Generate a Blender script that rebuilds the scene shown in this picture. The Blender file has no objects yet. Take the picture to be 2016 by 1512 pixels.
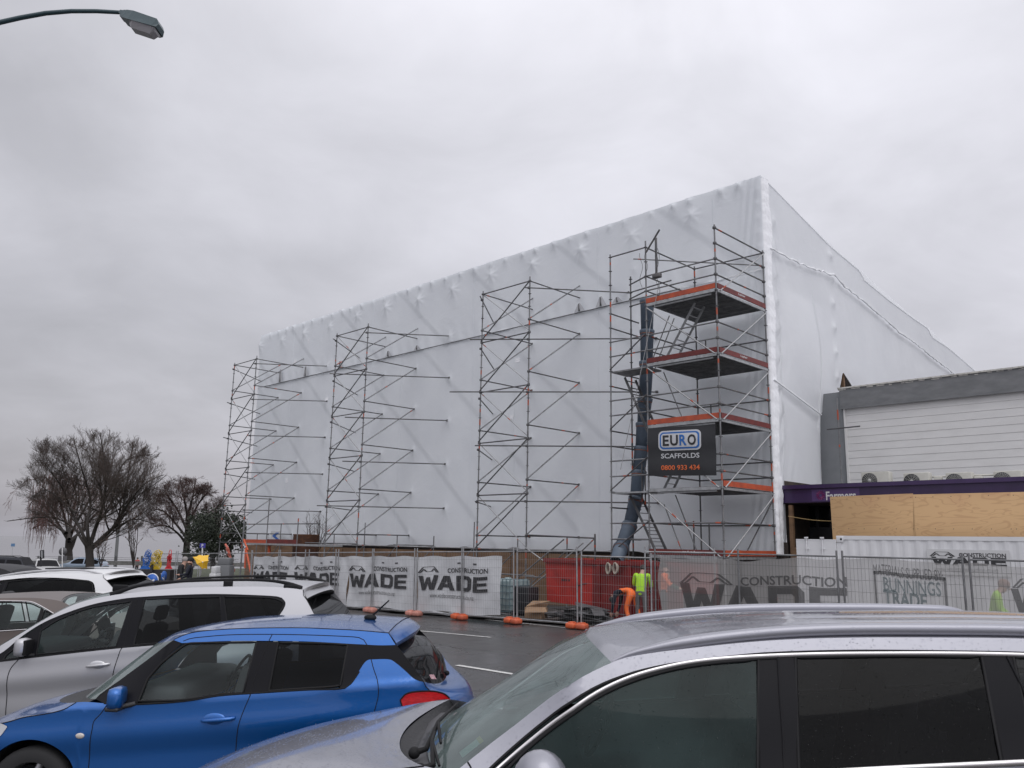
import bpy, bmesh, math, random
from mathutils import Vector, Matrix
R = math.radians
random.seed(7)
scene = bpy.context.scene

# ------------------------------------------------------------------ camera
CAM_H = 2.15
FPX, PITCH, ROLL, YAW = 1623.47, 0.19069, 0.01804, 0.78894
cp, sp, cr, sr = math.cos(PITCH), math.sin(PITCH), math.cos(ROLL), math.sin(ROLL)
cam_data = bpy.data.cameras.new("camera")
cam = bpy.data.objects.new("camera", cam_data)
scene.collection.objects.link(cam)
scene.camera = cam
cam_data.sensor_width = 36.0
cam_data.lens = 36.0 * FPX / 2016.0
cam_data.clip_start = 0.05
cam_data.clip_end = 6000
_r0, _u0, _f0 = Vector((1, 0, 0)), Vector((0, -sp, cp)), Vector((0, cp, sp))
_r = _r0 * cr + _u0 * sr
_u = _u0 * cr - _r0 * sr
m = Matrix((( _r.x, _u.x, -_f0.x, 0), (_r.y, _u.y, -_f0.y, 0), (_r.z, _u.z, -_f0.z, CAM_H), (0, 0, 0, 1)))
cam.matrix_world = m

# ------------------------------------------------------------------ sky and light
world = bpy.data.worlds.new("World")
scene.world = world
world.use_nodes = True
nt = world.node_tree
nt.nodes.clear()
def N(t, typ, **kw):
    n = t.nodes.new(typ)
    for k, v in kw.items():
        if k in n.inputs: n.inputs[k].default_value = v
        else: setattr(n, k, v)
    return n
out = N(nt, 'ShaderNodeOutputWorld'); bg = N(nt, 'ShaderNodeBackground')
sky = N(nt, 'ShaderNodeTexSky', sky_type='NISHITA', sun_disc=False, sun_elevation=R(38), sun_rotation=R(160), air_density=2.0, dust_density=1.0)
tc = N(nt, 'ShaderNodeTexCoord')
sep = N(nt, 'ShaderNodeSeparateXYZ'); nt.links.new(tc.outputs['Generated'], sep.inputs[0])
# cloud sheet: project the direction onto a flat layer overhead
zz = N(nt, 'ShaderNodeMath', operation='ADD'); nt.links.new(sep.outputs['Z'], zz.inputs[0]); zz.inputs[1].default_value = 0.30
dv = N(nt, 'ShaderNodeVectorMath', operation='DIVIDE'); cmb = N(nt, 'ShaderNodeCombineXYZ')
for i in range(3): nt.links.new(zz.outputs[0], cmb.inputs[i])
nt.links.new(tc.outputs['Generated'], dv.inputs[0]); nt.links.new(cmb.outputs[0], dv.inputs[1])
n1 = N(nt, 'ShaderNodeTexNoise', Scale=1.1, Detail=5.0, Roughness=0.5, Distortion=0.25)
nt.links.new(dv.outputs[0], n1.inputs['Vector'])
n2 = N(nt, 'ShaderNodeTexNoise', Scale=3.2, Detail=6.0, Roughness=0.55, Distortion=0.4)
nt.links.new(dv.outputs[0], n2.inputs['Vector'])
# base brightness by elevation (darker, bluer near the lake horizon; bright overcast zenith)
rp = N(nt, 'ShaderNodeValToRGB'); nt.links.new(sep.outputs['Z'], rp.inputs[0])
els = rp.color_ramp.elements
els[0].position = 0.0; els[0].color = (0.40, 0.398, 0.452, 1)
els[1].position = 1.0; els[1].color = (1.30, 1.29, 1.34, 1)
for p_, c_ in ((0.06, (0.455, 0.452, 0.508, 1)), (0.16, (0.56, 0.556, 0.615, 1)), (0.34, (0.665, 0.662, 0.722, 1)), (0.52, (0.735, 0.733, 0.793, 1)), (0.70, (1.10, 1.09, 1.17, 1))):
    e = els.new(p_); e.color = c_
# brighter to the right and behind, darker to the left
lat = N(nt, 'ShaderNodeMath', operation='MULTIPLY_ADD'); nt.links.new(sep.outputs['X'], lat.inputs[0]); lat.inputs[1].default_value = 0.20; lat.inputs[2].default_value = 1.0
mr1 = N(nt, 'ShaderNodeMapRange'); nt.links.new(n1.outputs[0], mr1.inputs[0])
mr1.inputs['From Min'].default_value = 0.3; mr1.inputs['From Max'].default_value = 0.7; mr1.inputs['To Min'].default_value = 0.79; mr1.inputs['To Max'].default_value = 1.13
mr2 = N(nt, 'ShaderNodeMapRange'); nt.links.new(n2.outputs[0], mr2.inputs[0])
mr2.inputs['From Min'].default_value = 0.3; mr2.inputs['From Max'].default_value = 0.7; mr2.inputs['To Min'].default_value = 0.91; mr2.inputs['To Max'].default_value = 1.07
m1 = N(nt, 'ShaderNodeMath', operation='MULTIPLY'); nt.links.new(mr1.outputs[0], m1.inputs[0]); nt.links.new(mr2.outputs[0], m1.inputs[1])
# added boost: unseen sky behind the viewer brightened to light the facade
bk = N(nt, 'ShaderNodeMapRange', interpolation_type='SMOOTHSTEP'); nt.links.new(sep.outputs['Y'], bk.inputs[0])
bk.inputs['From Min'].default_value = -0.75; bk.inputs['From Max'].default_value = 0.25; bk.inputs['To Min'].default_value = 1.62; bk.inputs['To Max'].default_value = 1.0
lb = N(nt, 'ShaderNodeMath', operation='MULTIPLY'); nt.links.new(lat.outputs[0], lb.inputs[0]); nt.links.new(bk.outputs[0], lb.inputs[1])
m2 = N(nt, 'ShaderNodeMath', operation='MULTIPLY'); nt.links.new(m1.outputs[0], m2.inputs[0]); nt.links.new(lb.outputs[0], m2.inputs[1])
sc = N(nt, 'ShaderNodeVectorMath', operation='SCALE'); nt.links.new(rp.outputs[0], sc.inputs[0]); nt.links.new(m2.outputs[0], sc.inputs['Scale'])
ssc = N(nt, 'ShaderNodeVectorMath', operation='SCALE'); nt.links.new(sky.outputs[0], ssc.inputs[0]); ssc.inputs['Scale'].default_value = 0.10
mx = N(nt, 'ShaderNodeMix', data_type='RGBA'); mx.inputs[0].default_value = 0.05
nt.links.new(sc.outputs[0], mx.inputs[6]); nt.links.new(ssc.outputs[0], mx.inputs[7])
nt.links.new(mx.outputs[2], bg.inputs[0]); bg.inputs[1].default_value = 1.0
nt.links.new(bg.outputs[0], out.inputs[0])

sun_d = bpy.data.lights.new("sun", 'SUN'); sun_d.energy = 0.5; sun_d.angle = R(40); sun_d.color = (1.0, 0.98, 0.95)
sun = bpy.data.objects.new("sun", sun_d); scene.collection.objects.link(sun)
sun.rotation_euler = (R(40), 0, R(20)); sun.location = (0, 0, 40)

vs = scene.view_settings
vs.view_transform = 'Standard'; vs.look = 'None'; vs.exposure = 0.0; vs.gamma = 1.0; vs.use_curve_mapping = False

# ------------------------------------------------------------------ geometry of the place
A0 = Vector((6.16622, 24.09818, 0.0))
U = Vector((-math.sin(YAW), math.cos(YAW), 0))      # along the shrouded front, away to the left
NN = Vector((math.cos(YAW), math.sin(YAW), 0))      # into the building, away to the right
FA = math.atan2(-U.y, -U.x)                          # heading of local +X = -U
def W(s, t, z=0.0): return A0 + U * s + NN * t + Vector((0, 0, z))
def gz(s):                                            # the street falls gently toward the lake
    if s < -2: return 0.0
    if s < 4: return -0.024 * (s + 2) ** 2 / 12
    return -0.024 * (s - 1)
def gxy(x, y):
    d = Vector((x, y, 0)) - A0
    return gz(d.dot(U))
def ray(px, py):
    a, b = px - 1008, py - 756
    X = a * cr + b * sr; Y = -a * sr + b * cr
    return Vector((X, FPX * cp + Y * sp, FPX * sp - Y * cp)) / FPX
C0 = Vector((0, 0, CAM_H))
def at_z(px, py, z): d = ray(px, py); return C0 + d * ((z - CAM_H) / d.z)
def at_y(px, py, y): d = ray(px, py); return C0 + d * (y / d.y)
def at_t(px, py, t): d = ray(px, py); return C0 + d * ((A0.dot(NN) + t) / d.dot(NN))
def at_s(px, py, s): d = ray(px, py); return C0 + d * ((A0.dot(U) + s) / d.dot(U))
def st(p): q = p - A0; return q.dot(U), q.dot(NN), p.z

# ------------------------------------------------------------------ object helpers
def tag(o, label=None, cat=None, group=None, kind=None):
    if label: o['label'] = label
    if cat: o['category'] = cat
    if group: o['group'] = group
    if kind: o['kind'] = kind
    return o
def empty(name, loc=(0, 0, 0), label=None, cat=None, group=None, rz=0.0, parent=None):
    o = bpy.data.objects.new(name, None); scene.collection.objects.link(o)
    o.location = loc; o.rotation_euler = (0, 0, rz); o.empty_display_size = 0.1
    if parent is not None: o.parent = parent
    return tag(o, label, cat, group)
def wmat(o):
    M = Matrix.Identity(4); ch = []
    while o is not None: ch.append(o); o = o.parent
    for q in reversed(ch): M = M @ (Matrix.Translation(q.location) @ q.rotation_euler.to_matrix().to_4x4())
    return M
class MB:
    def __init__(s): s.v = []; s.f = []; s.m = []; s.sm = []
    def add(s, vs_, fs, mi=0, smooth=False):
        o = len(s.v); s.v += [Vector(q) for q in vs_]
        for f in fs: s.f.append(tuple(i + o for i in f)); s.m.append(mi); s.sm.append(smooth)
    def quad(s, a, b, c, d, mi=0): s.add([a, b, c, d], [(0, 1, 2, 3)], mi)
    def box(s, c, size, M=None, mi=0):
        x, y, z = size[0] / 2, size[1] / 2, size[2] / 2
        P = [Vector((i * x, j * y, k * z)) for k in (-1, 1) for j in (-1, 1) for i in (-1, 1)]
        if M is not None: P = [M @ q for q in P]
        P = [q + Vector(c) for q in P]
        s.add(P, [(0, 2, 3, 1), (4, 5, 7, 6), (0, 1, 5, 4), (2, 6, 7, 3), (0, 4, 6, 2), (1, 3, 7, 5)], mi)
    def bbox(s, c, size, bev, M=None, mi=0):        # bevelled box
        x, y, z = size[0] / 2, size[1] / 2, size[2] / 2; b = min(bev, x * .95, y * .95, z * .95)
        bm = bmesh.new(); bmesh.ops.create_cube(bm, size=1)
        for q in bm.verts: q.co = Vector((q.co.x * 2 * x, q.co.y * 2 * y, q.co.z * 2 * z))
        bmesh.ops.bevel(bm, geom=list(bm.edges), offset=b, segments=2, profile=0.6, affect='EDGES')
        P = [(M @ q.co if M is not None else q.co.copy()) + Vector(c) for q in bm.verts]
        s.add(P, [tuple(q.index for q in f.verts) for f in bm.faces], mi, True); bm.free()
    def tube(s, p0, p1, r, n=6, mi=0, r1=None, caps=True):
        p0, p1 = Vector(p0), Vector(p1); d = p1 - p0
        if d.length < 1e-6: return
        d.normalize(); a = d.cross(Vector((0, 0, 1)))
        if a.length < 1e-3: a = d.cross(Vector((1, 0, 0)))
        a.normalize(); b = d.cross(a); r1 = r if r1 is None else r1
        P = []
        for p, rr in ((p0, r), (p1, r1)):
            for i in range(n):
                t = 2 * math.pi * i / n; P.append(p + (a * math.cos(t) + b * math.sin(t)) * rr)
        F = [(i, (i + 1) % n, n + (i + 1) % n, n + i) for i in range(n)]
        s.add(P, F, mi, n > 5)
        if caps: s.add(P, [tuple(range(n))[::-1], tuple(range(n, 2 * n))], mi)
    def path(s, pts, r, n=8, mi=0, caps=True, sx=1.0):
        pts = [Vector(p) for p in pts]; rs = r if isinstance(r, (list, tuple)) else [r] * len(pts)
        P = []; a = None
        for i, p in enumerate(pts):
            d = (pts[min(i + 1, len(pts) - 1)] - pts[max(i - 1, 0)])
            if d.length < 1e-9: d = Vector((0, 0, 1))
            d.normalize()
            if a is None:
                a = d.cross(Vector((0, 0, 1)))
                if a.length < 1e-3: a = d.cross(Vector((1, 0, 0)))
            a = a - d * a.dot(d); a.normalize(); b = d.cross(a)
            for k in range(n):
                t = 2 * math.pi * k / n; P.append(p + (a * math.cos(t) * sx + b * math.sin(t)) * rs[i])
        F = []
        for i in range(len(pts) - 1):
            for k in range(n):
                F.append((i * n + k, i * n + (k + 1) % n, (i + 1) * n + (k + 1) % n, (i + 1) * n + k))
        s.add(P, F, mi, True)
        if caps: s.add(P, [tuple(range(n))[::-1], tuple(range((len(pts) - 1) * n, len(pts) * n))], mi)
    def prism(s, poly, d, mi=0, mi_side=None):
        poly = [Vector(p) for p in poly]; d = Vector(d); n = len(poly)
        nrm = Vector((0, 0, 0))
        for i in range(n): nrm += poly[i].cross(poly[(i + 1) % n])
        if nrm.dot(d) > 0: poly = poly[::-1]
        P = poly + [p + d for p in poly]
        s.add(P, [tuple(range(n)), tuple(range(n, 2 * n))[::-1]], mi)
        s.add(P, [(i, i + n, (i + 1) % n + n, (i + 1) % n) for i in range(n)], mi if mi_side is None else mi_side)
    def grid(s, fn, nu, nv, mi=0, smooth=True, flip=False):
        P = [fn(i / nu, j / nv) for j in range(nv + 1) for i in range(nu + 1)]
        F = []
        for j in range(nv):
            for i in range(nu):
                a = j * (nu + 1) + i; q = (a, a + 1, a + nu + 2, a + nu + 1)
                F.append(q[::-1] if flip else q)
        s.add(P, F, mi, smooth)
    def lathe(s, prof, c, M=None, n=20, mi=0):      # profile (r, h) round local z
        P = []
        for r, h in prof:
            for k in range(n):
                t = 2 * math.pi * k / n; q = Vector((r * math.cos(t), r * math.sin(t), h))
                P.append((M @ q if M is not None else q) + Vector(c))
        F = []
        for i in range(len(prof) - 1):
            for k in range(n): F.append((i * n + k, i * n + (k + 1) % n, (i + 1) * n + (k + 1) % n, (i + 1) * n + k))
        s.add(P, F, mi, True)
    def ball(s, c, r, n=8, mi=0, M=None):
        r = Vector((r, r, r)) if not hasattr(r, '__len__') else Vector(r)
        P = []; F = []
        for j in range(n + 1):
            th = math.pi * j / n
            for k in range(n * 2):
                t = math.pi * k / n; q = Vector((r.x * math.sin(th) * math.cos(t), r.y * math.sin(th) * math.sin(t), r.z * math.cos(th)))
                P.append((M @ q if M is not None else q) + Vector(c))
        for j in range(n):
            for k in range(n * 2): F.append((j * 2 * n + k, j * 2 * n + (k + 1) % (2 * n), (j + 1) * 2 * n + (k + 1) % (2 * n), (j + 1) * 2 * n + k))
        s.add(P, F, mi, True)
    def build(s, name, mats, parent=None, world_co=True, weld=False):
        me = bpy.data.meshes.new(name)
        V = s.v
        if parent is not None and world_co:
            Mi = wmat(parent).inverted(); V = [Mi @ q for q in V]
        me.from_pydata([tuple(q) for q in V], [], s.f)
        if not isinstance(mats, (list, tuple)): mats = [mats]
        for q in mats: me.materials.append(q)
        me.polygons.foreach_set('material_index', s.m)
        me.polygons.foreach_set('use_smooth', s.sm)
        if weld:
            bm = bmesh.new(); bm.from_mesh(me); bmesh.ops.remove_doubles(bm, verts=bm.verts, dist=1e-4)
            bmesh.ops.recalc_face_normals(bm, faces=bm.faces); bm.to_mesh(me); bm.free()
        me.update()
        o = bpy.data.objects.new(name, me); scene.collection.objects.link(o)
        if parent is not None: o.parent = parent
        return o
def copy_tree(o, parent=None):
    c = o.copy(); scene.collection.objects.link(c)
    if parent is not None: c.parent = parent
    for ch in [q for q in bpy.data.objects if q.parent == o]: copy_tree(ch, c)
    return c
def rotz(a): return Matrix.Rotation(a, 3, 'Z')
BM = rotz(FA)                                        # building-aligned box matrix: x = -U, y = NN

# ------------------------------------------------------------------ materials
MATS = {}
def mat(name, col, rough=0.6, metal=0.0, spec=0.5, noise=None, bump=None, coat=0.0, emit=None, alpha=None, trans=0.0, coatr=0.05):
    if name in MATS: return MATS[name]
    m_ = bpy.data.materials.new(name); m_.use_nodes = True; t = m_.node_tree
    b = t.nodes['Principled BSDF']
    b.inputs['Base Color'].default_value = (*col, 1); b.inputs['Roughness'].default_value = rough; b.inputs['Metallic'].default_value = metal
    b.inputs['Specular IOR Level'].default_value = spec; b.inputs['Coat Weight'].default_value = coat; b.inputs['Coat Roughness'].default_value = coatr
    if alpha is not None: b.inputs['Alpha'].default_value = alpha
    if noise or bump:
        tcn = N(t, 'ShaderNodeTexCoord')
    if noise:      # (scale, second colour, lo, hi [, stretch])
        sc_, c2, lo, hi = noise[:4]
        src = tcn.outputs['Object']
        if len(noise) > 4:
            mp = N(t, 'ShaderNodeMapping'); mp.inputs['Scale'].default_value = noise[4]; t.links.new(src, mp.inputs[0]); src = mp.outputs[0]
        nz = N(t, 'ShaderNodeTexNoise', Scale=sc_, Detail=6.0, Roughness=0.6); t.links.new(src, nz.inputs['Vector'])
        mr = N(t, 'ShaderNodeMapRange'); mr.inputs['From Min'].default_value = lo; mr.inputs['From Max'].default_value = hi; t.links.new(nz.outputs[0], mr.inputs[0])
        mi_ = N(t, 'ShaderNodeMix', data_type='RGBA'); mi_.inputs[6].default_value = (*col, 1); mi_.inputs[7].default_value = (*c2, 1)
        t.links.new(mr.outputs[0], mi_.inputs[0]); t.links.new(mi_.outputs[2], b.inputs['Base Color'])
    if bump:       # (scale, strength)
        nb = N(t, 'ShaderNodeTexNoise', Scale=bump[0], Detail=4.0); t.links.new(tcn.outputs['Object'], nb.inputs['Vector'])
        bp = N(t, 'ShaderNodeBump', Strength=bump[1], Distance=0.02); t.links.new(nb.outputs[0], bp.inputs['Height']); t.links.new(bp.outputs[0], b.inputs['Normal'])
    MATS[name] = m_; return m_
def paint(name, col, flake=0.0, rough=0.3, metal=0.6, drops=.2, coat=1.0):
    """wet car paint: metallic base, clear coat and beads of rain standing on it"""
    if name in MATS: return MATS[name]
    m_ = bpy.data.materials.new(name); m_.use_nodes = True; t = m_.node_tree; b = t.nodes['Principled BSDF']
    b.inputs['Base Color'].default_value = (*col, 1); b.inputs['Roughness'].default_value = rough; b.inputs['Metallic'].default_value = metal
    b.inputs['Coat Weight'].default_value = coat; b.inputs['Coat Roughness'].default_value = 0.06 if coat > .6 else .2
    tcn = N(t, 'ShaderNodeTexCoord')
    vo = N(t, 'ShaderNodeTexVoronoi', Scale=60.0, Randomness=1.0); t.links.new(tcn.outputs['Object'], vo.inputs['Vector'])
    mr = N(t, 'ShaderNodeMapRange'); mr.inputs['From Min'].default_value = 0.12; mr.inputs['From Max'].default_value = 0.34; mr.inputs['To Min'].default_value = 1.0; mr.inputs['To Max'].default_value = 0.0
    t.links.new(vo.outputs['Distance'], mr.inputs[0])
    nz = N(t, 'ShaderNodeTexNoise', Scale=9.0, Detail=3.0); t.links.new(tcn.outputs['Object'], nz.inputs['Vector'])
    mr2_ = N(t, 'ShaderNodeMapRange'); mr2_.inputs['From Min'].default_value = 0.42; mr2_.inputs['From Max'].default_value = 0.62; t.links.new(nz.outputs[0], mr2_.inputs[0])
    mu = N(t, 'ShaderNodeMath', operation='MULTIPLY'); t.links.new(mr.outputs[0], mu.inputs[0]); t.links.new(mr2_.outputs[0], mu.inputs[1])
    bp = N(t, 'ShaderNodeBump', Strength=drops, Distance=0.004); t.links.new(mu.outputs[0], bp.inputs['Height'])
    t.links.new(bp.outputs[0], b.inputs['Coat Normal'])
    fn = N(t, 'ShaderNodeTexNoise', Scale=900.0, Detail=1.0); t.links.new(tcn.outputs['Object'], fn.inputs['Vector'])
    bf = N(t, 'ShaderNodeBump', Strength=0.12, Distance=0.001); t.links.new(fn.outputs[0], bf.inputs['Height']); t.links.new(bf.outputs[0], b.inputs['Normal'])
    MATS[name] = m_; return m_
def glass(name, tint, fog=0.0, fogcol=(0.35, 0.42, 0.42), refl=1.0):
    """tinted car glass: clear tint, mist and rain beads, mirror-like sheen"""
    if name in MATS: return MATS[name]
    m_ = bpy.data.materials.new(name); m_.use_nodes = True; t = m_.node_tree; t.nodes.clear()
    o = N(t, 'ShaderNodeOutputMaterial'); tr = N(t, 'ShaderNodeBsdfTransparent'); tr.inputs[0].default_value = (*tint, 1)
    df = N(t, 'ShaderNodeBsdfDiffuse'); df.inputs[0].default_value = (*fogcol, 1)
    gl = N(t, 'ShaderNodeBsdfGlossy'); gl.inputs['Roughness'].default_value = 0.03
    fr = N(t, 'ShaderNodeFresnel', IOR=1.5)
    tcn = N(t, 'ShaderNodeTexCoord')
    vo = N(t, 'ShaderNodeTexVoronoi', Scale=110.0); t.links.new(tcn.outputs['Object'], vo.inputs['Vector'])
    mr = N(t, 'ShaderNodeMapRange'); mr.inputs['From Min'].default_value = 0.1; mr.inputs['From Max'].default_value = 0.3; mr.inputs['To Min'].default_value = 1.0; mr.inputs['To Max'].default_value = 0.0
    t.links.new(vo.outputs['Distance'], mr.inputs[0])
    bp = N(t, 'ShaderNodeBump', Strength=0.07, Distance=0.002); t.links.new(mr.outputs[0], bp.inputs['Height'])
    t.links.new(bp.outputs[0], gl.inputs['Normal']); t.links.new(bp.outputs[0], fr.inputs['Normal'])
    nz = N(t, 'ShaderNodeTexNoise', Scale=2.2, Detail=5.0); t.links.new(tcn.outputs['Object'], nz.inputs['Vector'])
    mf = N(t, 'ShaderNodeMapRange'); mf.inputs['From Min'].default_value = 0.3; mf.inputs['From Max'].default_value = 0.7; mf.inputs['To Min'].default_value = fog * 0.5; mf.inputs['To Max'].default_value = min(1, fog * 1.3)
    t.links.new(nz.outputs[0], mf.inputs[0])
    mf2 = N(t, 'ShaderNodeMath', operation='MULTIPLY_ADD'); t.links.new(mr.outputs[0], mf2.inputs[0]); mf2.inputs[1].default_value = 0.035; t.links.new(mf.outputs[0], mf2.inputs[2])
    a = N(t, 'ShaderNodeMixShader'); t.links.new(mf2.outputs[0], a.inputs[0]); t.links.new(tr.outputs[0], a.inputs[1]); t.links.new(df.outputs[0], a.inputs[2])
    fm = N(t, 'ShaderNodeMath', operation='MULTIPLY'); t.links.new(fr.outputs[0], fm.inputs[0]); fm.inputs[1].default_value = refl
    c = N(t, 'ShaderNodeMixShader'); t.links.new(fm.outputs[0], c.inputs[0]); t.links.new(a.outputs[0], c.inputs[1]); t.links.new(gl.outputs[0], c.inputs[2])
    t.links.new(c.outputs[0], o.inputs[0])
    MATS[name] = m_; return m_

STEEL = mat('galvanised steel tube', (0.23, 0.235, 0.24), 0.5, 0.35, noise=(3.0, (0.13, 0.13, 0.135), 0.35, 0.65), bump=(40, 0.15))
STEEL_D = mat('weathered steel tube', (0.085, 0.087, 0.092), 0.55, 0.3, noise=(2.0, (0.16, 0.15, 0.145), 0.45, 0.75))
STEEL_L = mat('bright steel tube', (0.42, 0.425, 0.43), 0.42, 0.4, noise=(3.0, (0.28, 0.28, 0.285), 0.4, 0.7))
ORANGE = mat('orange marking paint', (0.42, 0.075, 0.03), 0.6, noise=(8.0, (0.30, 0.07, 0.04), 0.4, 0.7))
ALU = mat('aluminium', (0.40, 0.41, 0.42), 0.45, 0.5, noise=(6, (0.26, 0.27, 0.27), 0.4, 0.7))

def text_mesh(txt, w, h, bold=0.0, depth=0.0, spacing=1.0):
    """letters fitted into a w x h box with the lower left corner at 0,0 -> verts (x, y), faces"""
    cu = bpy.data.curves.new('lettering', 'FONT'); cu.body = txt; cu.offset = bold; cu.space_character = spacing
    cu.resolution_u = 3
    ob = bpy.data.objects.new('lettering', cu); scene.collection.objects.link(ob)
    me = bpy.data.meshes.new_from_object(ob)
    vs_ = [v.co.copy() for v in me.vertices]; fs = [tuple(p.vertices) for p in me.polygons]
    bpy.data.objects.remove(ob); bpy.data.meshes.remove(me); bpy.data.curves.remove(cu)
    x0 = min(v.x for v in vs_); x1 = max(v.x for v in vs_); y0 = min(v.y for v in vs_); y1 = max(v.y for v in vs_)
    return [((v.x - x0) / (x1 - x0) * w, (v.y - y0) / (y1 - y0) * h) for v in vs_], fs
def put_text(mb, txt, org, ex, ey, w, h, bold=0.0, mi=0, off=None, spacing=1.0, fn=None):
    vs_, fs = text_mesh(txt, w, h, bold, spacing=spacing)
    org, ex, ey = Vector(org), Vector(ex), Vector(ey)
    P = [org + ex * a + ey * b for a, b in vs_]
    if fn: P = [fn(p, a, b) for p, (a, b) in zip(P, vs_)]
    mb.add(P, fs, mi)
# ================================================================== SETTING: ground, road, lake
def wet_asphalt():
    m_ = bpy.data.materials.new('wet asphalt'); m_.use_nodes = True; t = m_.node_tree; b = t.nodes['Principled BSDF']
    tcn = N(t, 'ShaderNodeTexCoord')
    big = N(t, 'ShaderNodeTexNoise', Scale=0.35, Detail=6.0, Roughness=0.6); t.links.new(tcn.outputs['Object'], big.inputs['Vector'])
    fine = N(t, 'ShaderNodeTexNoise', Scale=60.0, Detail=4.0, Roughness=0.7); t.links.new(tcn.outputs['Object'], fine.inputs['Vector'])
    cr_ = N(t, 'ShaderNodeMix', data_type='RGBA'); cr_.inputs[6].default_value = (0.030, 0.029, 0.030, 1); cr_.inputs[7].default_value = (0.060, 0.057, 0.057, 1)
    ad = N(t, 'ShaderNodeMath', operation='MULTIPLY'); t.links.new(big.outputs[0], ad.inputs[0]); t.links.new(fine.outputs[0], ad.inputs[1])
    mr = N(t, 'ShaderNodeMapRange'); mr.inputs['From Min'].default_value = 0.12; mr.inputs['From Max'].default_value = 0.4; t.links.new(ad.outputs[0], mr.inputs[0])
    t.links.new(mr.outputs[0], cr_.inputs[0]); t.links.new(cr_.outputs[2], b.inputs['Base Color'])
    rr = N(t, 'ShaderNodeMapRange'); rr.inputs['From Min'].default_value = 0.35; rr.inputs['From Max'].default_value = 0.65; rr.inputs['To Min'].default_value = 0.16; rr.inputs['To Max'].default_value = 0.42
    t.links.new(big.outputs[0], rr.inputs[0]); t.links.new(rr.outputs[0], b.inputs['Roughness'])
    bp = N(t, 'ShaderNodeBump', Strength=0.35, Distance=0.006); t.links.new(fine.outputs[0], bp.inputs['Height']); t.links.new(bp.outputs[0], b.inputs['Normal'])
    b.inputs['Specular IOR Level'].default_value = 0.45
    return m_
ASPH = wet_asphalt()
LINE = mat('road marking paint', (0.62, 0.62, 0.60), 0.45, noise=(14, (0.36, 0.36, 0.35), 0.45, 0.75))
CONC = mat('wet concrete', (0.24, 0.235, 0.225), 0.5, noise=(3, (0.14, 0.137, 0.13), 0.35, 0.7), bump=(30, 0.2))
GRASS = mat('wet turf', (0.07, 0.085, 0.04), 0.9, noise=(3, (0.045, 0.05, 0.03), 0.3, 0.7), bump=(60, 0.6))
DIRT = mat('wet gravel and dirt', (0.075, 0.068, 0.062), 0.7, noise=(5, (0.035, 0.032, 0.03), 0.35, 0.65), bump=(50, 0.5))
sv = [-60, -30, -10, -2, -1, 0, 1, 2, 3, 4, 8, 20, 60, 110, 122]
tv = [-60, -40, -30, -24, -15.4, -5.5, 0, 20, 60, 120]
mb = MB(); P = [W(s, t, gz(s)) for t in tv for s in sv]
ns = len(sv); F = []
for j in range(len(tv) - 1):
    for i in range(ns - 1):
        a = j * ns + i; F.append((a, a + ns, a + ns + 1, a + 1))
mb.add(P, F, 0, True)
tag(mb.build('ground', ASPH), kind='structure')
mb = MB()
mb.add([W(118, -700, -3.4), W(3000, -3000, -3.4), W(3000, 3000, -3.4), W(118, 2000, -3.4)], [(0, 1, 2, 3)])
WATER = mat('grey lake water', (0.16, 0.165, 0.18), 0.12, spec=0.5, bump=(0.4, 0.35))
tag(mb.build('lake', WATER), kind='structure')
mb = MB()                                                        # lakeside lawn and shore
for s0, s1, t0, t1, dz in ((44, 60, -34, 110, .05), (60, 117, -60, 118, .05)):
    mb.add([W(s0, t0, gz(s0) + dz), W(s0, t1, gz(s0) + dz), W(s1, t1, gz(s1) + dz), W(s1, t0, gz(s1) + dz)], [(0, 1, 2, 3)])
tag(mb.build('lawn', GRASS), kind='structure')
mb = MB(); mb.prism([W(-30, -3.7, 0.0), W(3, -3.7, 0.0), W(3, 3.0, 0.0), W(-30, 3.0, 0.0)], (0, 0, 0.004))
mb.add([W(3, -3.7, .004), W(3, 3.0, .004), W(34.5, 3.0, gz(34.5) + .01), W(34.5, -3.7, gz(34.5) + .01)], [(0, 3, 2, 1)])
tag(mb.build('site_yard', DIRT), kind='structure')
def strip(s0, s1, t0, t1, w, name='road_marking'):
    mb = MB(); n = 8
    for i in range(n):
        a = s0 + (s1 - s0) * i / n; b = s0 + (s1 - s0) * (i + 1) / n
        ta = t0 + (t1 - t0) * i / n; tb = t0 + (t1 - t0) * (i + 1) / n
        mb.quad(W(a, ta - w / 2, gz(a) + .006), W(b, tb - w / 2, gz(b) + .006), W(b, tb + w / 2, gz(b) + .006), W(a, ta + w / 2, gz(a) + .006))
    return tag(mb.build(name, LINE), kind='structure')
def line_px(x0, y0, x1, y1, w):
    a = st(at_z(x0, y0, gz(st(at_z(x0, y0, 0))[0]))); b = st(at_z(x1, y1, gz(st(at_z(x1, y1, 0))[0])))
    strip(a[0], b[0], a[1], b[1], w)
line_px(690, 1189.5, 1150, 1240, 0.07)
line_px(822, 1241, 967, 1255, 0.10)
line_px(900, 1310, 1050, 1334, 0.12)
strip(8.2, 11.0, -8.2, -8.3, 0.10); strip(13, 16, -8.3, -8.3, 0.10)
CRK = mat('tar crack sealer', (0.012, 0.012, 0.013), 0.25)
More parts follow.
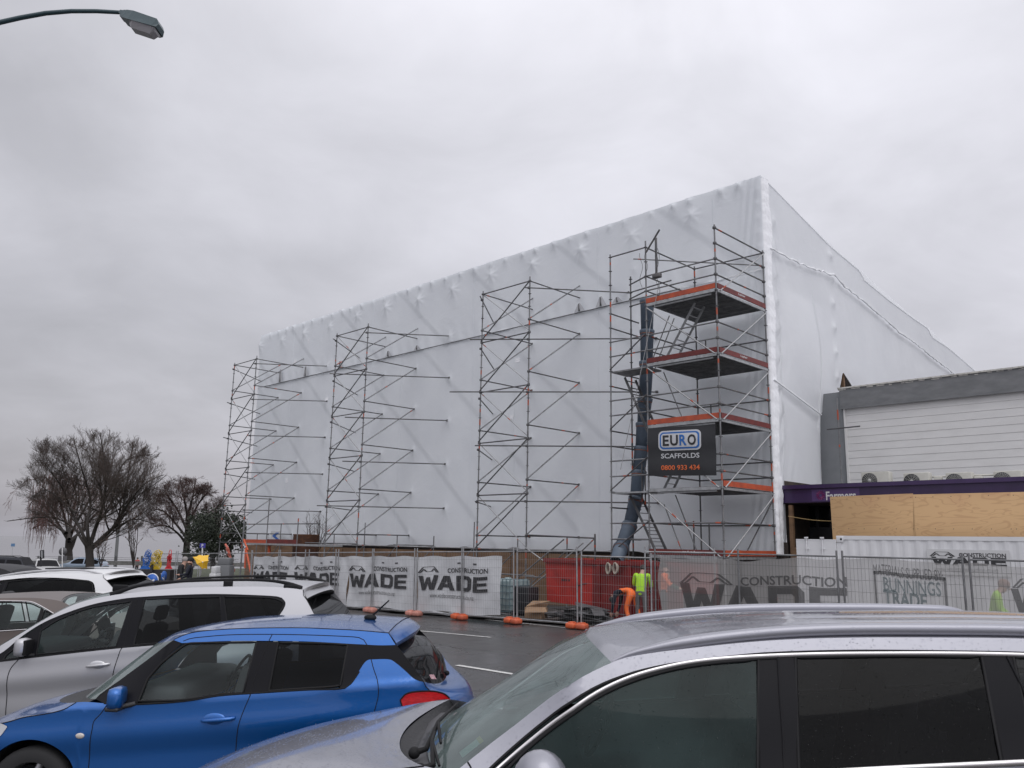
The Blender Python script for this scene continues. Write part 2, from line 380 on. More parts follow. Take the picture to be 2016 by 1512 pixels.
for pts_ in (((-.2, -9.3), (.8, -9.45), (1.7, -9.3), (2.6, -9.5), (3.3, -9.35)), ((.4, -10.6), (1.3, -10.4), (2.0, -10.55)), ((2.2, -6.9), (3.6, -6.7), (5.2, -6.85), (6.8, -6.6)), ((-3.4, -12.6), (-2.2, -12.9), (-1.0, -12.7))):
    mb = MB()
    for (a_, b_), (c_, d_) in zip(pts_, pts_[1:]):
        for i in range(6):
            u, v = i / 6, (i + 1) / 6; s0_, t0_ = a_ + (c_ - a_) * u, b_ + (d_ - b_) * u + .03 * math.sin(a_ * 5 + i * 2.1); s1_, t1_ = a_ + (c_ - a_) * v, b_ + (d_ - b_) * v + .03 * math.sin(a_ * 5 + (i + 1) * 2.1); w2 = .008 + .006 * math.sin(i * 1.7 + a_)
            mb.quad(W(s0_, t0_ - w2, gz(s0_) + .004), W(s1_, t1_ - w2, gz(s1_) + .004), W(s1_, t1_ + w2, gz(s1_) + .004), W(s0_, t0_ + w2, gz(s0_) + .004))
    tag(mb.build('road_crack', CRK), kind='structure')
# car park slab edge
mb = MB(); mb.prism([W(-40, -15.55, 0), W(10, -15.55, 0), W(10, -15.4, 0), W(-40, -15.4, 0)], (0, 0, .02))
tag(mb.build('gutter', CONC), kind='structure')
# ================================================================== the shrouded building
def shrink_wrap(name, a, b, band=0.0):
    """white shrink film: mostly white plastic that lets some daylight through"""
    m_ = bpy.data.materials.new(name); m_.use_nodes = True; t = m_.node_tree; t.nodes.clear()
    o = N(t, 'ShaderNodeOutputMaterial'); b1 = N(t, 'ShaderNodeBsdfPrincipled'); tl = N(t, 'ShaderNodeBsdfTranslucent')
    b1.inputs['Roughness'].default_value = 0.38; b1.inputs['Specular IOR Level'].default_value = 0.35
    tcn = N(t, 'ShaderNodeTexCoord')
    nz = N(t, 'ShaderNodeTexNoise', Scale=0.6, Detail=5.0); t.links.new(tcn.outputs['Object'], nz.inputs['Vector'])
    mr = N(t, 'ShaderNodeMapRange'); mr.inputs['From Min'].default_value = 0.3; mr.inputs['From Max'].default_value = 0.7; t.links.new(nz.outputs[0], mr.inputs[0])
    mi_ = N(t, 'ShaderNodeMix', data_type='RGBA'); mi_.inputs[6].default_value = (*a, 1); mi_.inputs[7].default_value = (*b, 1)
    t.links.new(mr.outputs[0], mi_.inputs[0]); t.links.new(mi_.outputs[2], b1.inputs['Base Color']); t.links.new(mi_.outputs[2], tl.inputs[0])
    nb = N(t, 'ShaderNodeTexNoise', Scale=1.3, Detail=7.0, Roughness=0.62, Distortion=1.2); t.links.new(tcn.outputs['Object'], nb.inputs['Vector'])
    bp = N(t, 'ShaderNodeBump', Strength=0.36, Distance=0.05); t.links.new(nb.outputs[0], bp.inputs['Height']); t.links.new(bp.outputs[0], b1.inputs['Normal'])
    ms = N(t, 'ShaderNodeMixShader'); ms.inputs[0].default_value = 0.32
    t.links.new(b1.outputs[0], ms.inputs[1]); t.links.new(tl.outputs[0], ms.inputs[2]); t.links.new(ms.outputs[0], o.inputs[0])
    return m_
FILM = shrink_wrap('white shrink film', (0.865, 0.89, 0.915), (0.805, 0.83, 0.86))
FILM_E = shrink_wrap('white shrink film gable', (0.875, 0.89, 0.91), (0.82, 0.835, 0.86))
TAPE = mat('heat-welded film seam', (0.84, 0.85, 0.87), 0.4, bump=(9, 0.9))
TF, ZT, ZB, SL = 3.2, 14.68, 1.93, 34.1
CRS, CRP = 0.87, 4.6
ZSEAM = 11.32
shroud = empty('shrouded_building', W(0, TF, 0), 'large building under scaffold wrapped in white shrink film, standing behind the red bin', 'building')
rnd = random.Random(3)
bumps = []
for k in range(13): bumps.append((2.77 + 2.6 * k + rnd.uniform(-.1, .1), 13.95 + rnd.uniform(-.08, .08), rnd.uniform(.12, .20), rnd.uniform(.13, .18)))
for k in range(34): bumps.append((0.7 + k * 0.98 + rnd.uniform(-.2, .2), 14.54, rnd.uniform(.08, .20), rnd.uniform(.06, .095)))
for sp_ in (8.06, 10.64, 18.42, 20.99, 28.86, 31.41):
    for k in range(6): bumps.append((sp_, 11.92 - 1.5 - 2 * k, .08, .12))
for k in range(24): bumps.append((0.14, 14.2 - k * .52, .035, .07))
for k in range(6): bumps.append((5.3, 12.5 - 2 * k, .04, .12)); bumps.append((15.9, 11.6 - 2 * k, .09, .14)); bumps.append((26.2, 11.6 - 2 * k, .09, .14))
BUCK = {}
for b_ in bumps:
    for k in range(int(b_[0] - 1.2), int(b_[0] + 1.2) + 1): BUCK.setdefault(k, []).append(b_)
def tri(x): x = x % 1.0; return x / .93 if x < .93 else (1 - x) / .07
def face_disp(s, z):
    d = 0.0
    for bs, bz, a, r in BUCK.get(int(s), ()):
        ds, dz = s - bs, z - bz
        if abs(ds) < r * 5 and abs(dz) < r * 6:
            q = math.hypot(ds, dz * (0.9 if dz > 0 else 0.55)); an = math.atan2(dz, ds)
            d = max(d, a * math.exp(-(q / r) ** 1.05) * (1 + .28 * math.sin(an * 8 + bs * 7) * min(1, q / r * .7)))
    # taut diagonal facets between the braces behind the sheet, slight sag between the standards
    sag = 0.035 * math.sin(math.pi * ((s % 2.57) / 2.57)) ** 2
    dia = 0.04 * tri((s * CRS - z) / CRP + (.0 if z < ZSEAM else .35))
    fold = 0.012 * math.sin(s * 9.0 + 2.1 * math.sin(z * 1.3)) * math.exp(-((z - ZSEAM - .2) / .5) ** 2)
    fold += .006 * math.sin(s * 3.1 + 1.7 * math.sin(z * .9 + s * .2)) * math.sin(z * 2.3 + 2 * math.sin(s * .7))
    fold += 0.02 * math.sin(s * 23.0 + z * 3) * math.exp(-((s - 0.5) / .35) ** 2)
    return d - sag + dia + fold
def film_sheet(z0, z1, off, nz, wav0=0.0, wav1=0.0):
    mb = MB(); nsx = 540
    def fn(u, v):
        s = SL * u; zb_ = z0 + wav0 * (math.sin(s * 2.3) + .5 * math.sin(s * 6.1)); zt_ = z1 + wav1 * abs(math.sin(math.pi * (s - 0.7) / .98))
        z = zb_ + (zt_ - zb_) * v
        return W(s, TF - off - face_disp(s, z), z)
    mb.grid(fn, nsx, nz, smooth=True, flip=True)
    return mb
a = film_sheet(ZB, ZSEAM, 0.0, 112, .03, 0).build('wall_film', FILM, shroud)
b = film_sheet(ZSEAM, ZT, 0.05, 72, .03, -.018).build('wall_film', FILM, shroud)
# far left end and a plain core behind the film so it is not see-through
mb = MB()
mb.quad(W(SL, TF, ZB), W(SL, TF + 18, ZB), W(SL, TF + 18, ZT), W(SL, TF, ZT))
mb.quad(W(SL + .55, TF + .3, ZB), W(SL + .55, TF + 6, ZB), W(SL + .55, TF + 6, 12.9), W(SL + .55, TF + .3, 12.9))
mb.quad(W(SL + .55, TF + .3, ZB), W(SL + .55, TF + .3, 12.9), W(SL, TF + .3, 12.9), W(SL, TF + .3, ZB))
mb.build('end_film', FILM_E, shroud)
# gable side (faces right): outline in (t, z)
top = [(3.2, 14.68), (3.24, 14.68), (8.42, 13.62), (11.33, 13.30), (11.6, 13.02), (14.29, 12.74), (17.26, 12.52), (18.98, 12.45), (19.50, 12.1), (21.82, 12.0), (23.78, 11.77), (26.37, 11.45), (34, 10.2)]
roofl = [(3.2, 14.68), (5.63, 14.45), (7.17, 14.19), (9.60, 13.86), (12.50, 13.50), (15.39, 13.06), (19.02, 12.66), (20.45, 12.63), (23.11, 12.05), (27.47, 11.59), (34, 10.3)]
seam = [(3.2, 12.06), (3.34, 12.08), (5.51, 12.10), (6.56, 12.20), (8.34, 12.36), (9.37, 12.18), (11.48, 11.93), (13.14, 11.71), (15.07, 11.39), (16.82, 11.29), (19.26, 10.99), (22.53, 10.65), (34, 9.3)]
bot = [(3.2, 1.93), (3.75, 1.93), (3.95, 2.6), (4.02, 4.17), (6.77, 4.30), (6.79, 6.81), (7.9, 7.35), (8.51, 7.75), (9.05, 8.75), (9.5, 8.5), (10.5, 7.9), (34, 7.9)]
def interp(pl, x):
    if x <= pl[0][0]: return pl[0][1]
    for (a0, b0), (a1, b1) in zip(pl, pl[1:]):
        if x <= a1: return b0 + (b1 - b0) * (x - a0) / max(1e-6, a1 - a0)
    return pl[-1][1]
def side_disp(t, z):
    d = 0.0
    for k in range(24):
        q = math.hypot(t - 3.27, z - (14.2 - k * .52)); d = max(d, .03 * math.exp(-(q / .09) ** 1.4))
    for tb in (3.9, 8.45):
        for k in range(9):
            q = math.hypot(t - tb, z - (13.2 - k * .95)); d = max(d, .15 * math.exp(-(q / .13) ** 1.1))
    zs = interp(seam, t)
    d += 0.03 * math.exp(-((z - zs) / .12) ** 2) * (0.6 + 0.5 * math.sin(t * 17) * math.sin(t * 5.3))
    d += 0.22 * math.sin(math.pi * min(1, max(0, (t - 3.9) / 4.5))) * math.sin(math.pi * min(1, max(0, (z - 7) / 4))) 
    d += 0.010 * math.sin(t * 13 + 3 * math.sin(z * 2)) * math.exp(-((t - 4.4) / .5) ** 2) * (.5 + .5 * math.sin(z * 1.7))
    d -= 0.05 * math.exp(-((z - 7.0 + .3 * (t - 5)) / .15) ** 2) if t < 6.8 else 0
    if 9 < t < 20: d += .012 * math.sin((t * 5.0 + z * 2.2) * 2.2) * math.exp(-((z - zs + 1.1) / .8) ** 2)
    return d
mb = MB(); cols = [3.2 + 0.1 * i for i in range(60)] + [9.2 + .2 * i for i in range(1, 40)] + [17.0 + .5 * i for i in range(1, 34)]
nz_ = 80
P = []
for t in cols:
    z0, z1 = interp(bot, t), interp(top, t)
    for j in range(nz_ + 1):
        z = z0 + (z1 - z0) * j / nz_; P.append(W(-.02 - side_disp(t, z) + .05, t, z))
F = [(i * (nz_ + 1) + j, (i + 1) * (nz_ + 1) + j, (i + 1) * (nz_ + 1) + j + 1, i * (nz_ + 1) + j + 1) for i in range(len(cols) - 1) for j in range(nz_)]
mb.add(P, F, 0, True); mb.build('gable_film', FILM_E, shroud)
# roof sheet: from gable edge up to the ridge line behind, then across
mb = MB()
def rf(u, v):
    t = 3.2 + 30.8 * u
    e, r_ = interp(top, t), interp(roofl, t)
    z = e + (r_ - e) * min(1, v * 3) ** .8
    r_ += .16 * min(1, max(0, t - 3.4)); z = e + (r_ - e) * min(1, v * 3) ** .8; s = .0 + .38 * min(1, v * 3) + (SL - .38) * max(0, (v - 1 / 3) * 1.5)
    if v <= 1e-6: z = e - .01
    if v > 1 / 3: z = r_ - (v - 1 / 3) * .3
    if u < 1e-6: z = min(z, ZT - .04)
    return W(s, t, z + .05 * math.sin(u * 50) * v * (1 - v) * 2 * (1 if u > 0.02 else 0))
mb.grid(rf, 120, 12, smooth=True); mb.build('roof_film', FILM_E, shroud)
# weld tape down the corner, crinkled
mb = MB()
def tp(u, v):
    z = 1.93 + (14.60 - 1.93) * v
    wd = .42 + .07 * math.sin(z * 2.1) - .06 * (1 - v)
    t = 3.2 - .03 + wd * u; s = -0.072 - .005 * math.sin(z * 31 + u * 9) - .008 * math.sin(u * 9 + z * 4.3) - .006 * math.sin(z * 13.7) 
    return W(s + (0.12 if u < .02 else 0), t, z)
mb.grid(tp, 8, 260); mb.build('corner_tape', TAPE, shroud)
mb = MB()                                                     # crumpled horizontal weld on the gable
rs_ = random.Random(5)
pts = []
t = 3.4
while t < 27:
    z = interp(seam, t) + rs_.uniform(-.03, .03); pts.append(W(-.09 - side_disp(t, z) + rs_.uniform(-.02, .02), t, z)); t += rs_.uniform(.10, .28)
mb.path(pts, [rs_.uniform(.014, .045) for _ in pts], n=5); mb.build('seam_weld', TAPE, shroud)
mb = MB()
pts = []
for i in range(14): pts.append(W(-.09, 3.3 + 3.4 * i / 13, 7.55 - .75 * i / 13))
mb.path(pts, .03, n=6); mb.build('seam_weld', TAPE, shroud)
# dark ledger showing through along the front seam
mb = MB(); pts = [W(SL - .9 - (SL - 4.2) * i / 40, TF - .085, ZSEAM - .02) for i in range(41)]
mb.path(pts, .022, n=6); mb.build('seam_rail', STEEL, shroud)
for k, s_ in enumerate((1.9, 6.3, 7.1, 11.7, 14.4, 19.6, 22.2, 25.3, 30.1)):      # faint vertical weld lines and pasted patches
    mb = MB(); pts = [W(s_ + .015 * math.sin(z_ * 3), TF - (.05 if z_ > ZSEAM else 0) - face_disp(s_, z_) - .004, z_) for z_ in [ZB + .1 + (9.2 if k % 2 else 12.4) * i / 60 for i in range(61)]]
    mb.path(pts, .008, 4, caps=False); mb.build('weld_line', FILM, shroud)
for k in range(16):
    s_, z_ = rnd.uniform(1, 32), rnd.uniform(3, 13.4); w_, h_ = rnd.uniform(.1, .3), rnd.uniform(.1, .3); mb = MB()
    mb.grid(lambda u, v: W(s_ + w_ * u, TF - (.05 if z_ > ZSEAM else 0) - face_disp(s_ + w_ * u, z_ + h_ * v) - .012, z_ + h_ * v), 2, 2, flip=True); mb.build('repair_patch', TAPE, shroud)
# gaps in the upper sheet where a truss shows: dark void patch + chords
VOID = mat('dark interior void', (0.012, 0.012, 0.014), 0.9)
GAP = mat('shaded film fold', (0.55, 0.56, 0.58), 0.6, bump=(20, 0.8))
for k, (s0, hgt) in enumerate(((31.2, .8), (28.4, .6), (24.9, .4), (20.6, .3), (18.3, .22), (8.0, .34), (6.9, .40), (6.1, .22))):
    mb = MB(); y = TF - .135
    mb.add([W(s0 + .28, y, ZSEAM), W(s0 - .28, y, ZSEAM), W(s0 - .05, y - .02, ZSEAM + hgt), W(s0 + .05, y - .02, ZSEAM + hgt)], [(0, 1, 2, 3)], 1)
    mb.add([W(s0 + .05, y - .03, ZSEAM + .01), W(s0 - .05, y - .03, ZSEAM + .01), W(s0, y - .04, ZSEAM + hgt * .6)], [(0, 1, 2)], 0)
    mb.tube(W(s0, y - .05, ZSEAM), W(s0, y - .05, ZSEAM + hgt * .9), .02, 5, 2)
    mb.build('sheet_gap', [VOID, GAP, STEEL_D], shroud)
# ground floor under the film: dark timber and shadow
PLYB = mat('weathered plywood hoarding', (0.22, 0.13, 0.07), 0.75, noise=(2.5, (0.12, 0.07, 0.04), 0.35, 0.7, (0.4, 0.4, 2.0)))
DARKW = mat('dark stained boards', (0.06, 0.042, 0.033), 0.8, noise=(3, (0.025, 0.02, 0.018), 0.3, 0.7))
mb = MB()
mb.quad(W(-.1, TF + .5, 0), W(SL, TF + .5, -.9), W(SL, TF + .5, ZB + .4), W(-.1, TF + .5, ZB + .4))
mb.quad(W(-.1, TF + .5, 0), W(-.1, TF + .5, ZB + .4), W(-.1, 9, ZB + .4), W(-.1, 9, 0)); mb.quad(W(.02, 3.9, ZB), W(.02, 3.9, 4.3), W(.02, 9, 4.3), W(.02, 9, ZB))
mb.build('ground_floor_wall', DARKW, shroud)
mb = MB(); mb.box(W(.9, 9.4, 8.1), (1.2, 3.2, 1.7), BM); mb.box(W(.15, 9.3, 8.0), (.1, .12, 1.6), BM, 1); mb.build('dark_fill_and_board', [DARKW, PLYB], shroud)  # solid dark block stands in for the unlit opening; the brown board is timber
hb = MB()
for k in range(14):
    s0 = 5.4 + k * 2.0
    hb.prism([W(s0 + .02, TF - .35, gz(s0) - .05), W(s0 + 1.96, TF - .35, gz(s0 + 2) - .05), W(s0 + 1.96, TF - .35, 1.78), W(s0 + .02, TF - .35, 1.78)], NN * .03)
tag(hb.build('plywood_hoarding', PLYB), 'brown plywood hoarding running along the foot of the shrouded building', 'hoarding')

# ================================================================== SCAFFOLDS
ZA = 11.337; ZTW = 11.918
rs = random.Random(11)
def tubeobj(name, p, q, parent, r=.0242, mats=None, bands=True, n=8):
    """a scaffold tube with an orange painted end or band here and there"""
    mb = MB(); p, q = Vector(p), Vector(q); L = (q - p).length
    mb.tube(p, q, r, n, 0)
    if bands:
        d = (q - p).normalized()
        for _ in range(2 if L > 3 else 1):
            if rs.random() < .38:
                c = rs.choice([rs.uniform(.02, .12), rs.uniform(.88, .98), rs.uniform(.3, .7)]) * L; h = rs.uniform(.03, .12)
                mb.tube(p + d * max(0, c - h), p + d * min(L, c + h), r * 1.06, n, 1)
    return mb.build(name, [mats or STEEL_D, ORANGE], parent)
def wedge(mb, c, r=.055, mi=0):
    mb.tube(Vector(c) - Vector((0, 0, .006)), Vector(c) + Vector((0, 0, .006)), r, 10, mi)
def standard(parent, s, t, z0, z1, zref, mats=STEEL):
    mb = MB(); mb.tube(W(s, t, z0), W(s, t, z1), .0262, 8, 0)
    z = zref
    while z > z0 + .1:
        wedge(mb, W(s, t, z), .062, 0)
        if rs.random() < .3: mb.tube(W(s, t, z - .28), W(s, t, z - .28 + rs.uniform(.08, .25)), .0275, 8, 1)
        z -= .5
    z = z1 - 2
    while z > z0:
        mb.tube(W(s, t, z - .1), W(s, t, z + .1), .032, 8, 0); z -= 2.0
    # spindle jack and base plate
    mb.tube(W(s, t, z0), W(s, t, z0 + .25), .035, 8, 0); mb.box(W(s, t, z0 + .005), (.15, .15, .01), BM, 0)
    return mb.build('standard', [mats, ORANGE], parent)
_cmb = MB(); _cmb.bbox((0, 0, 0), (.09, .09, .09), .02); _co = _cmb.build('coupler', STEEL_D); COUPLER = _co.data; bpy.data.objects.remove(_co)
def couple(parent, p):
    o = bpy.data.objects.new('coupler', COUPLER); scene.collection.objects.link(o); o.parent = parent; o.location = Vector(p) - parent.location; o.rotation_euler = (0, 0, FA)
def buttress(sL, sR, label, ties, tieL):
    root = empty('scaffold_tower', W((sL + sR) / 2, .23, gz(sR)), label, 'scaffold', 'buttress scaffold towers along the shrouded front')
    T0, T1 = .23, TF - .02
    for s_, ex in ((sL, .13), (sR, .17)): standard(root, s_, T0, gz(s_), ZTW + ex, ZTW)
    cb = root
    for k in range(6):
        z = ZTW - 2 * k
        if z < .4: z = .3
        tubeobj('ledger', W(sL, T0, z), W(sR, T0, z), root)
        if k < 5:
            zn = max(z - 2, .1)
            tubeobj('brace', W(sR, T0 - .06, z - .05), W(sL, T0 - .06, zn + .05), root, .0242, STEEL_D)
            tubeobj('brace', W(sL, T0 + .06, z - .05), W(sR, T0 + .06, zn + .05), root, .018, STEEL_L)
        for s_ in (sL, sR):
            if k == 0: tubeobj('transom', W(s_, T0, z), W(s_, T1, z), root)
            zt = ZTW - 1.5 - 2 * k
            if k < 5:
                tubeobj('transom', W(s_, T0, zt), W(s_, T1, zt), root)
                tubeobj('brace', W(s_, T0, zt + .03), W(s_, T1, zt + 2.0 + .03), root, .0242, STEEL)
                couple(cb, W(s_, T1 - .03, zt)); couple(cb, W(s_, T0, zt))
        couple(cb, W(sR, T0, z)); couple(cb, W(sL, T0, z))
    # long raking ties to the wall, clamped just under the top of each lift
    for k, (s0x, s1x) in enumerate(ties):
        z = ZTW - .28 - 2 * k
        q0, q1 = W(s0x, T1, z), W(sR, T0 - .05, z); d = (q1 - q0).normalized()
        tubeobj('tie_tube', q0, q1 + d * s1x, root, .0242, STEEL_D, False); couple(cb, q1); couple(cb, q0 + NN * -.04)
        z2 = ZTW - .25 - 2 * k
        q0, q1 = W(tieL, T1, z2), W(sL, T0 - .05, z2); d = (q1 - q0).normalized()
        tubeobj('tie_tube', q0, q1 + d * rs.choice([.05, .1, .5, .4]), root, .0242, STEEL_D, False); couple(cb, q1)
    return root
buttress(10.64, 8.06, 'bare steel scaffold tower tied to the white film, nearest to the corner stair scaffold', [(5.6, .15), (4.4, 2.2), (4.4, 2.9), (4.4, 1.9), (4.4, 1.8)], 13.0)
buttress(20.99, 18.42, 'bare steel scaffold tower in the middle of the wrapped front, second of the three', [(15.9, .1), (15.9, 1.6), (15.95, .8), (16.0, .8), (16.0, 1.8)], 23.3)
buttress(31.41, 28.86, 'bare steel scaffold tower at the far lake end of the wrapped front', [(26.3, .1), (26.1, .1), (26.1, .1), (26.1, .1), (26.1, .1)], 33.6)

# --- corner loading tower with decks
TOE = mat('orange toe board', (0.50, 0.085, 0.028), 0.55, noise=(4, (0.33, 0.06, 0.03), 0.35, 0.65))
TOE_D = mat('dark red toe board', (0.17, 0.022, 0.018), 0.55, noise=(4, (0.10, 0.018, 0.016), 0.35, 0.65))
DECK = mat('steel deck underside', (0.26, 0.265, 0.27), 0.6, 0.2, noise=(4, (0.15, 0.152, 0.155), 0.35, 0.65))
WHT = mat('white lettering', (0.7, 0.7, 0.7), 0.5)
SC, SB_, TD = 2.58, 4.05, 3.05
ct = empty('scaffold_platform_tower', W(1.3, 0, 0), 'tall corner scaffold with four red-edged decks, a black sign and stairs', 'scaffold')
TE = [W(s, t, 0) for s, t in ((0, 0), (SC, 0), (SB_, 0))]
standard(ct, 0, 0, 0, ZA + .60, ZA + .5); standard(ct, SC, 0, 0, ZA + .72, ZA + .5); standard(ct, SB_, 0, gz(4), ZA + .6, ZA + .5)
standard(ct, 0, TD, 0, ZA + .6, ZA + .5); standard(ct, SC, TD - .1, 0, ZA + .6, ZA + .5, STEEL_D); standard(ct, SB_, 1.15, 0, ZA + .1, ZA, STEEL_D)
cb = ct
for i in (-1, 0, 1, 2, 5, 6, 9, 10, 13, 14, 17):
    z = ZA - .5 * i
    tubeobj('guard_rail', W(0, .02, z), W(0, TD, z), ct, .0242, STEEL_D)
    if i > 0 or i == -1:
        if i != -1: tubeobj('guard_rail', W(0, 0, z), W(SC, 0, z), ct, .0242, STEEL)
    couple(cb, W(0, TD - .02, z)); couple(cb, W(0, 0, z))
for i in (-1, 5, 6, 9, 10, 13, 14, 17, 18):
    z = ZA - .5 * i; tubeobj('ledger', W(SC, 0, z), W(SB_, 0, z), ct, .0242, STEEL if i != -1 else STEEL_D)
for i in (-1, 1, 2, 5, 6, 9, 10, 13, 14, 17): tubeobj('ledger', W(SC, 0, ZA - .5 * i), W(SC, TD - .1, ZA - .5 * i), ct, .0242, STEEL_D)
for i in (-1, 5, 9, 13, 14, 17): tubeobj('ledger', W(SC, TD - .1, ZA - .5 * i), W(0, TD, ZA - .5 * i), ct, .0242, STEEL_D)
for i in (3, 4, 7, 8, 11, 12, 15, 16, 18): tubeobj('ledger', W(SB_, 0, ZA - .5 * i), W(SB_, 1.6, ZA - .5 * i), ct, .0242, STEEL_D)
for i in (1, 2): tubeobj('guard_rail', W(SC, 0, ZA - .5 * i), W(SB_ - .5, .4, ZA - .5 * i), ct, .0242, STEEL_D); tubeobj('guard_rail', W(SB_, 1.1, ZA - .5 * i), W(2.2, .9, ZA - .5 * i), ct, .0242, STEEL_D)
for k in range(4):
    z = ZA - 1.5 - 2 * k
    if k < 4:
        tubeobj('brace', W(SC - .05, -.05, z - .1), W(0.08, -.05, z - 1.98), ct, .022, STEEL_L)
        tubeobj('brace', W(-.05, TD - .05, z - .1), W(-.05, .1, z - 1.98), ct, .022, STEEL_L)
    tubeobj('brace', W(SB_, -.05, z - 2.0 + .05), W(SC, -.05, z - 1.0 + .05), ct, .022, STEEL_D)
tubeobj('brace', W(-.05, TD - .05, ZA + .45), W(-.05, .15, ZA - 1.5), ct, .022, STEEL_L)
tubeobj('brace', W(2.0, -.1, ZA - .9), W(3.6, -.1, ZA - 6.8), ct, .010, STEEL_L, False)
tubeobj('brace', W(SC - .05, -.05, ZA - 9.5 - .1), W(0.3, -1.6, .3), ct, .022, STEEL_L)
tubeobj('brace', W(0, TD, ZA - 7.7), W(1.2, 1.6, .3), ct, .022, STEEL_D)
tubeobj('tie_tube', W(3.3, .3, ZA + .35), W(-.1, 2.9, ZA - .0), ct, .022, STEEL)
for k in range(5):
    z = ZA - 1.5 - 2 * k
    mb = MB(); n = 8                                           # steel planks: ribbed undersides, perforated ends
    for i in range(n):
        t0 = .03 + (TD - .08) * i / n; t1 = .03 + (TD - .08) * (i + 1) / n - .025
        mb.box(W(SC / 2, (t0 + t1) / 2, z + .035), (SC - .06, t1 - t0, .05), BM)
        for q in (.18, .5, .82):
            mb.box(W(SC / 2, t0 + (t1 - t0) * q, z + .0), (SC - .2, .02, .03), BM)
    mb.build('deck', DECK, ct)
    mb = MB(); mb.box(W(SC / 2, -.02, z - .0), (SC - .06, .045, .09), BM); mb.box(W(SC / 2 - .05, .05, z - .075), (SC - .5, .05, .05), BM)
    mb.box(W(-.01, TD / 2, z - .01), (.045, TD - .06, .07), BM); mb.build('deck_beam', ALU, ct)
    if k in (0, 1, 2, 4):
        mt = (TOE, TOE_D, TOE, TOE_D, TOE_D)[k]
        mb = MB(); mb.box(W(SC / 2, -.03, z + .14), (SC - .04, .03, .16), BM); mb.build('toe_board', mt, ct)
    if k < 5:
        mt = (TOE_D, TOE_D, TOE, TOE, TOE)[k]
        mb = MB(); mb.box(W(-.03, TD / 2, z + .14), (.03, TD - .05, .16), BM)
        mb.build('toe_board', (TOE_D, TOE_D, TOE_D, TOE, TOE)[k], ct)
mb = MB(); put_text(mb, 'Layher', W(.95, -.052, ZA - 9.5 + .10), U, (0, 0, 1), .42, .09, .01); mb.build('lettering', WHT, ct)
for k in (0, 1):
    mb = MB(); put_text(mb, 'Layher', W(-.052, 1.25, ZA - 1.5 - 2 * k + .10), NN, (0, 0, 1), .42, .09, .01); mb.build('lettering', WHT, ct)
# stairs: bay behind B..C, flights of ladders
def ladder(p0, p1, side, parent, w=.45, mats=ALU, n=8):
    p0, p1 = Vector(p0), Vector(p1); sd = Vector(side).normalized() * w / 2
    mb = MB(); dr = (p1 - p0).normalized()
    for sg in (-1, 1):
        a = p0 + sd * sg; b_ = p1 + sd * sg; nrm = sd.cross(p1 - p0).normalized()
        for off in (-.03, .0, .03): mb.tube(a + nrm * off, b_ + nrm * off, .016, 4)
    for i in range(n):
        c = p0 + (p1 - p0) * (i + .5) / n; mb.box(c, (.05, w, .02) if abs(sd.normalized().dot(NN)) > .5 else (w, .10, .025), BM)
    return mb.build('stair_flight', mats, parent)
ladder(W(2.35, .75, ZA - 3.5), W(1.05, .75, ZA - 1.6), NN, ct, .55)
ladder(W(3.7, .6, ZA - 3.7), W(2.8, .6, ZA - 5.6), NN, ct, .6, STEEL_D)
ladder(W(2.4, .75, ZA - 7.5), W(1.6, .75, ZA - 6.2), NN, ct, .5)
ladder(W(3.6, .7, ZA - 7.6), W(2.6, .7, ZA - 9.4), NN, ct, .6, STEEL_D)
ladder(W(2.9, .5, ZA - 8.6), W(1.9, .5, ZA - 10.5), NN, ct, .6, STEEL_D)
for k in (1, 3):
    z = ZA - 1.5 - 2 * k
    mb = MB(); mb.box(W(3.33, .45, z - .03), (1.4, .85, .05), BM); mb.build('landing', DECK if k == 1 else ALU, ct)
for (a_, b_) in (((2.6, .3, -3.3), (1.9, .3, -1.9)), ((2.55, .35, -3.6), (1.75, .35, -2.0)), ((2.5, .7, -7.9), (1.5, .7, -10.2)), ((2.2, .9, -7.6), (1.1, .9, -10.2)), ((2.5, .8, -3.6), (1.6, .8, -5.7))):
    tubeobj('handrail', W(a_[0], a_[1], ZA + a_[2]), W(b_[0], b_[1], ZA + b_[2]), ct, .018, STEEL)
for (s_, t_, za, zb_) in ((3.0, .4, -6.7, -7.9), (3.12, .4, -6.6, -7.9), (1.75, 2.2, -2.4, -3.4), (1.75, 1.2, -8.4, -10), (1.2, 1.2, -8.5, -10.2), (1.5, 2, -4.6, -5.3)):
    tubeobj('handrail', W(s_, t_, ZA + za), W(s_, t_, ZA + zb_), ct, .024, STEEL_D)
# gin wheel arm with ropes near the top of C
mb = MB(); c = W(SC - .05, -.05, 0)
mb.tube(c + Vector((0, 0, ZA + .3)), c - U * .55 + Vector((0, 0, ZA + .95)), .03, 8); mb.tube(c - U * .4 + Vector((0, 0, ZA - .55)), c - U * .4 + Vector((0, 0, ZA + .7)), .04, 8)
mb.bbox(c - U * .42 + Vector((0, 0, ZA - .6)), (.3, .16, .16), .04, BM); mb.build('hoist_arm', STEEL_D, ct)
ROPE = mat('dark rope', (0.05, 0.05, 0.05), 0.9)
for k in range(4):
    x = (.1, -.1, .5, .56)[k]; mb = MB(); pts = []
    for i in range(13):
        q = i / 12; pts.append(W(SC - x + .06 * math.sin(q * 9 + k), -.12, ZA + .3 - q * (1.0 + .2 * k)))
    mb.path(pts, .007, 5); mb.build('rope', ROPE, ct)

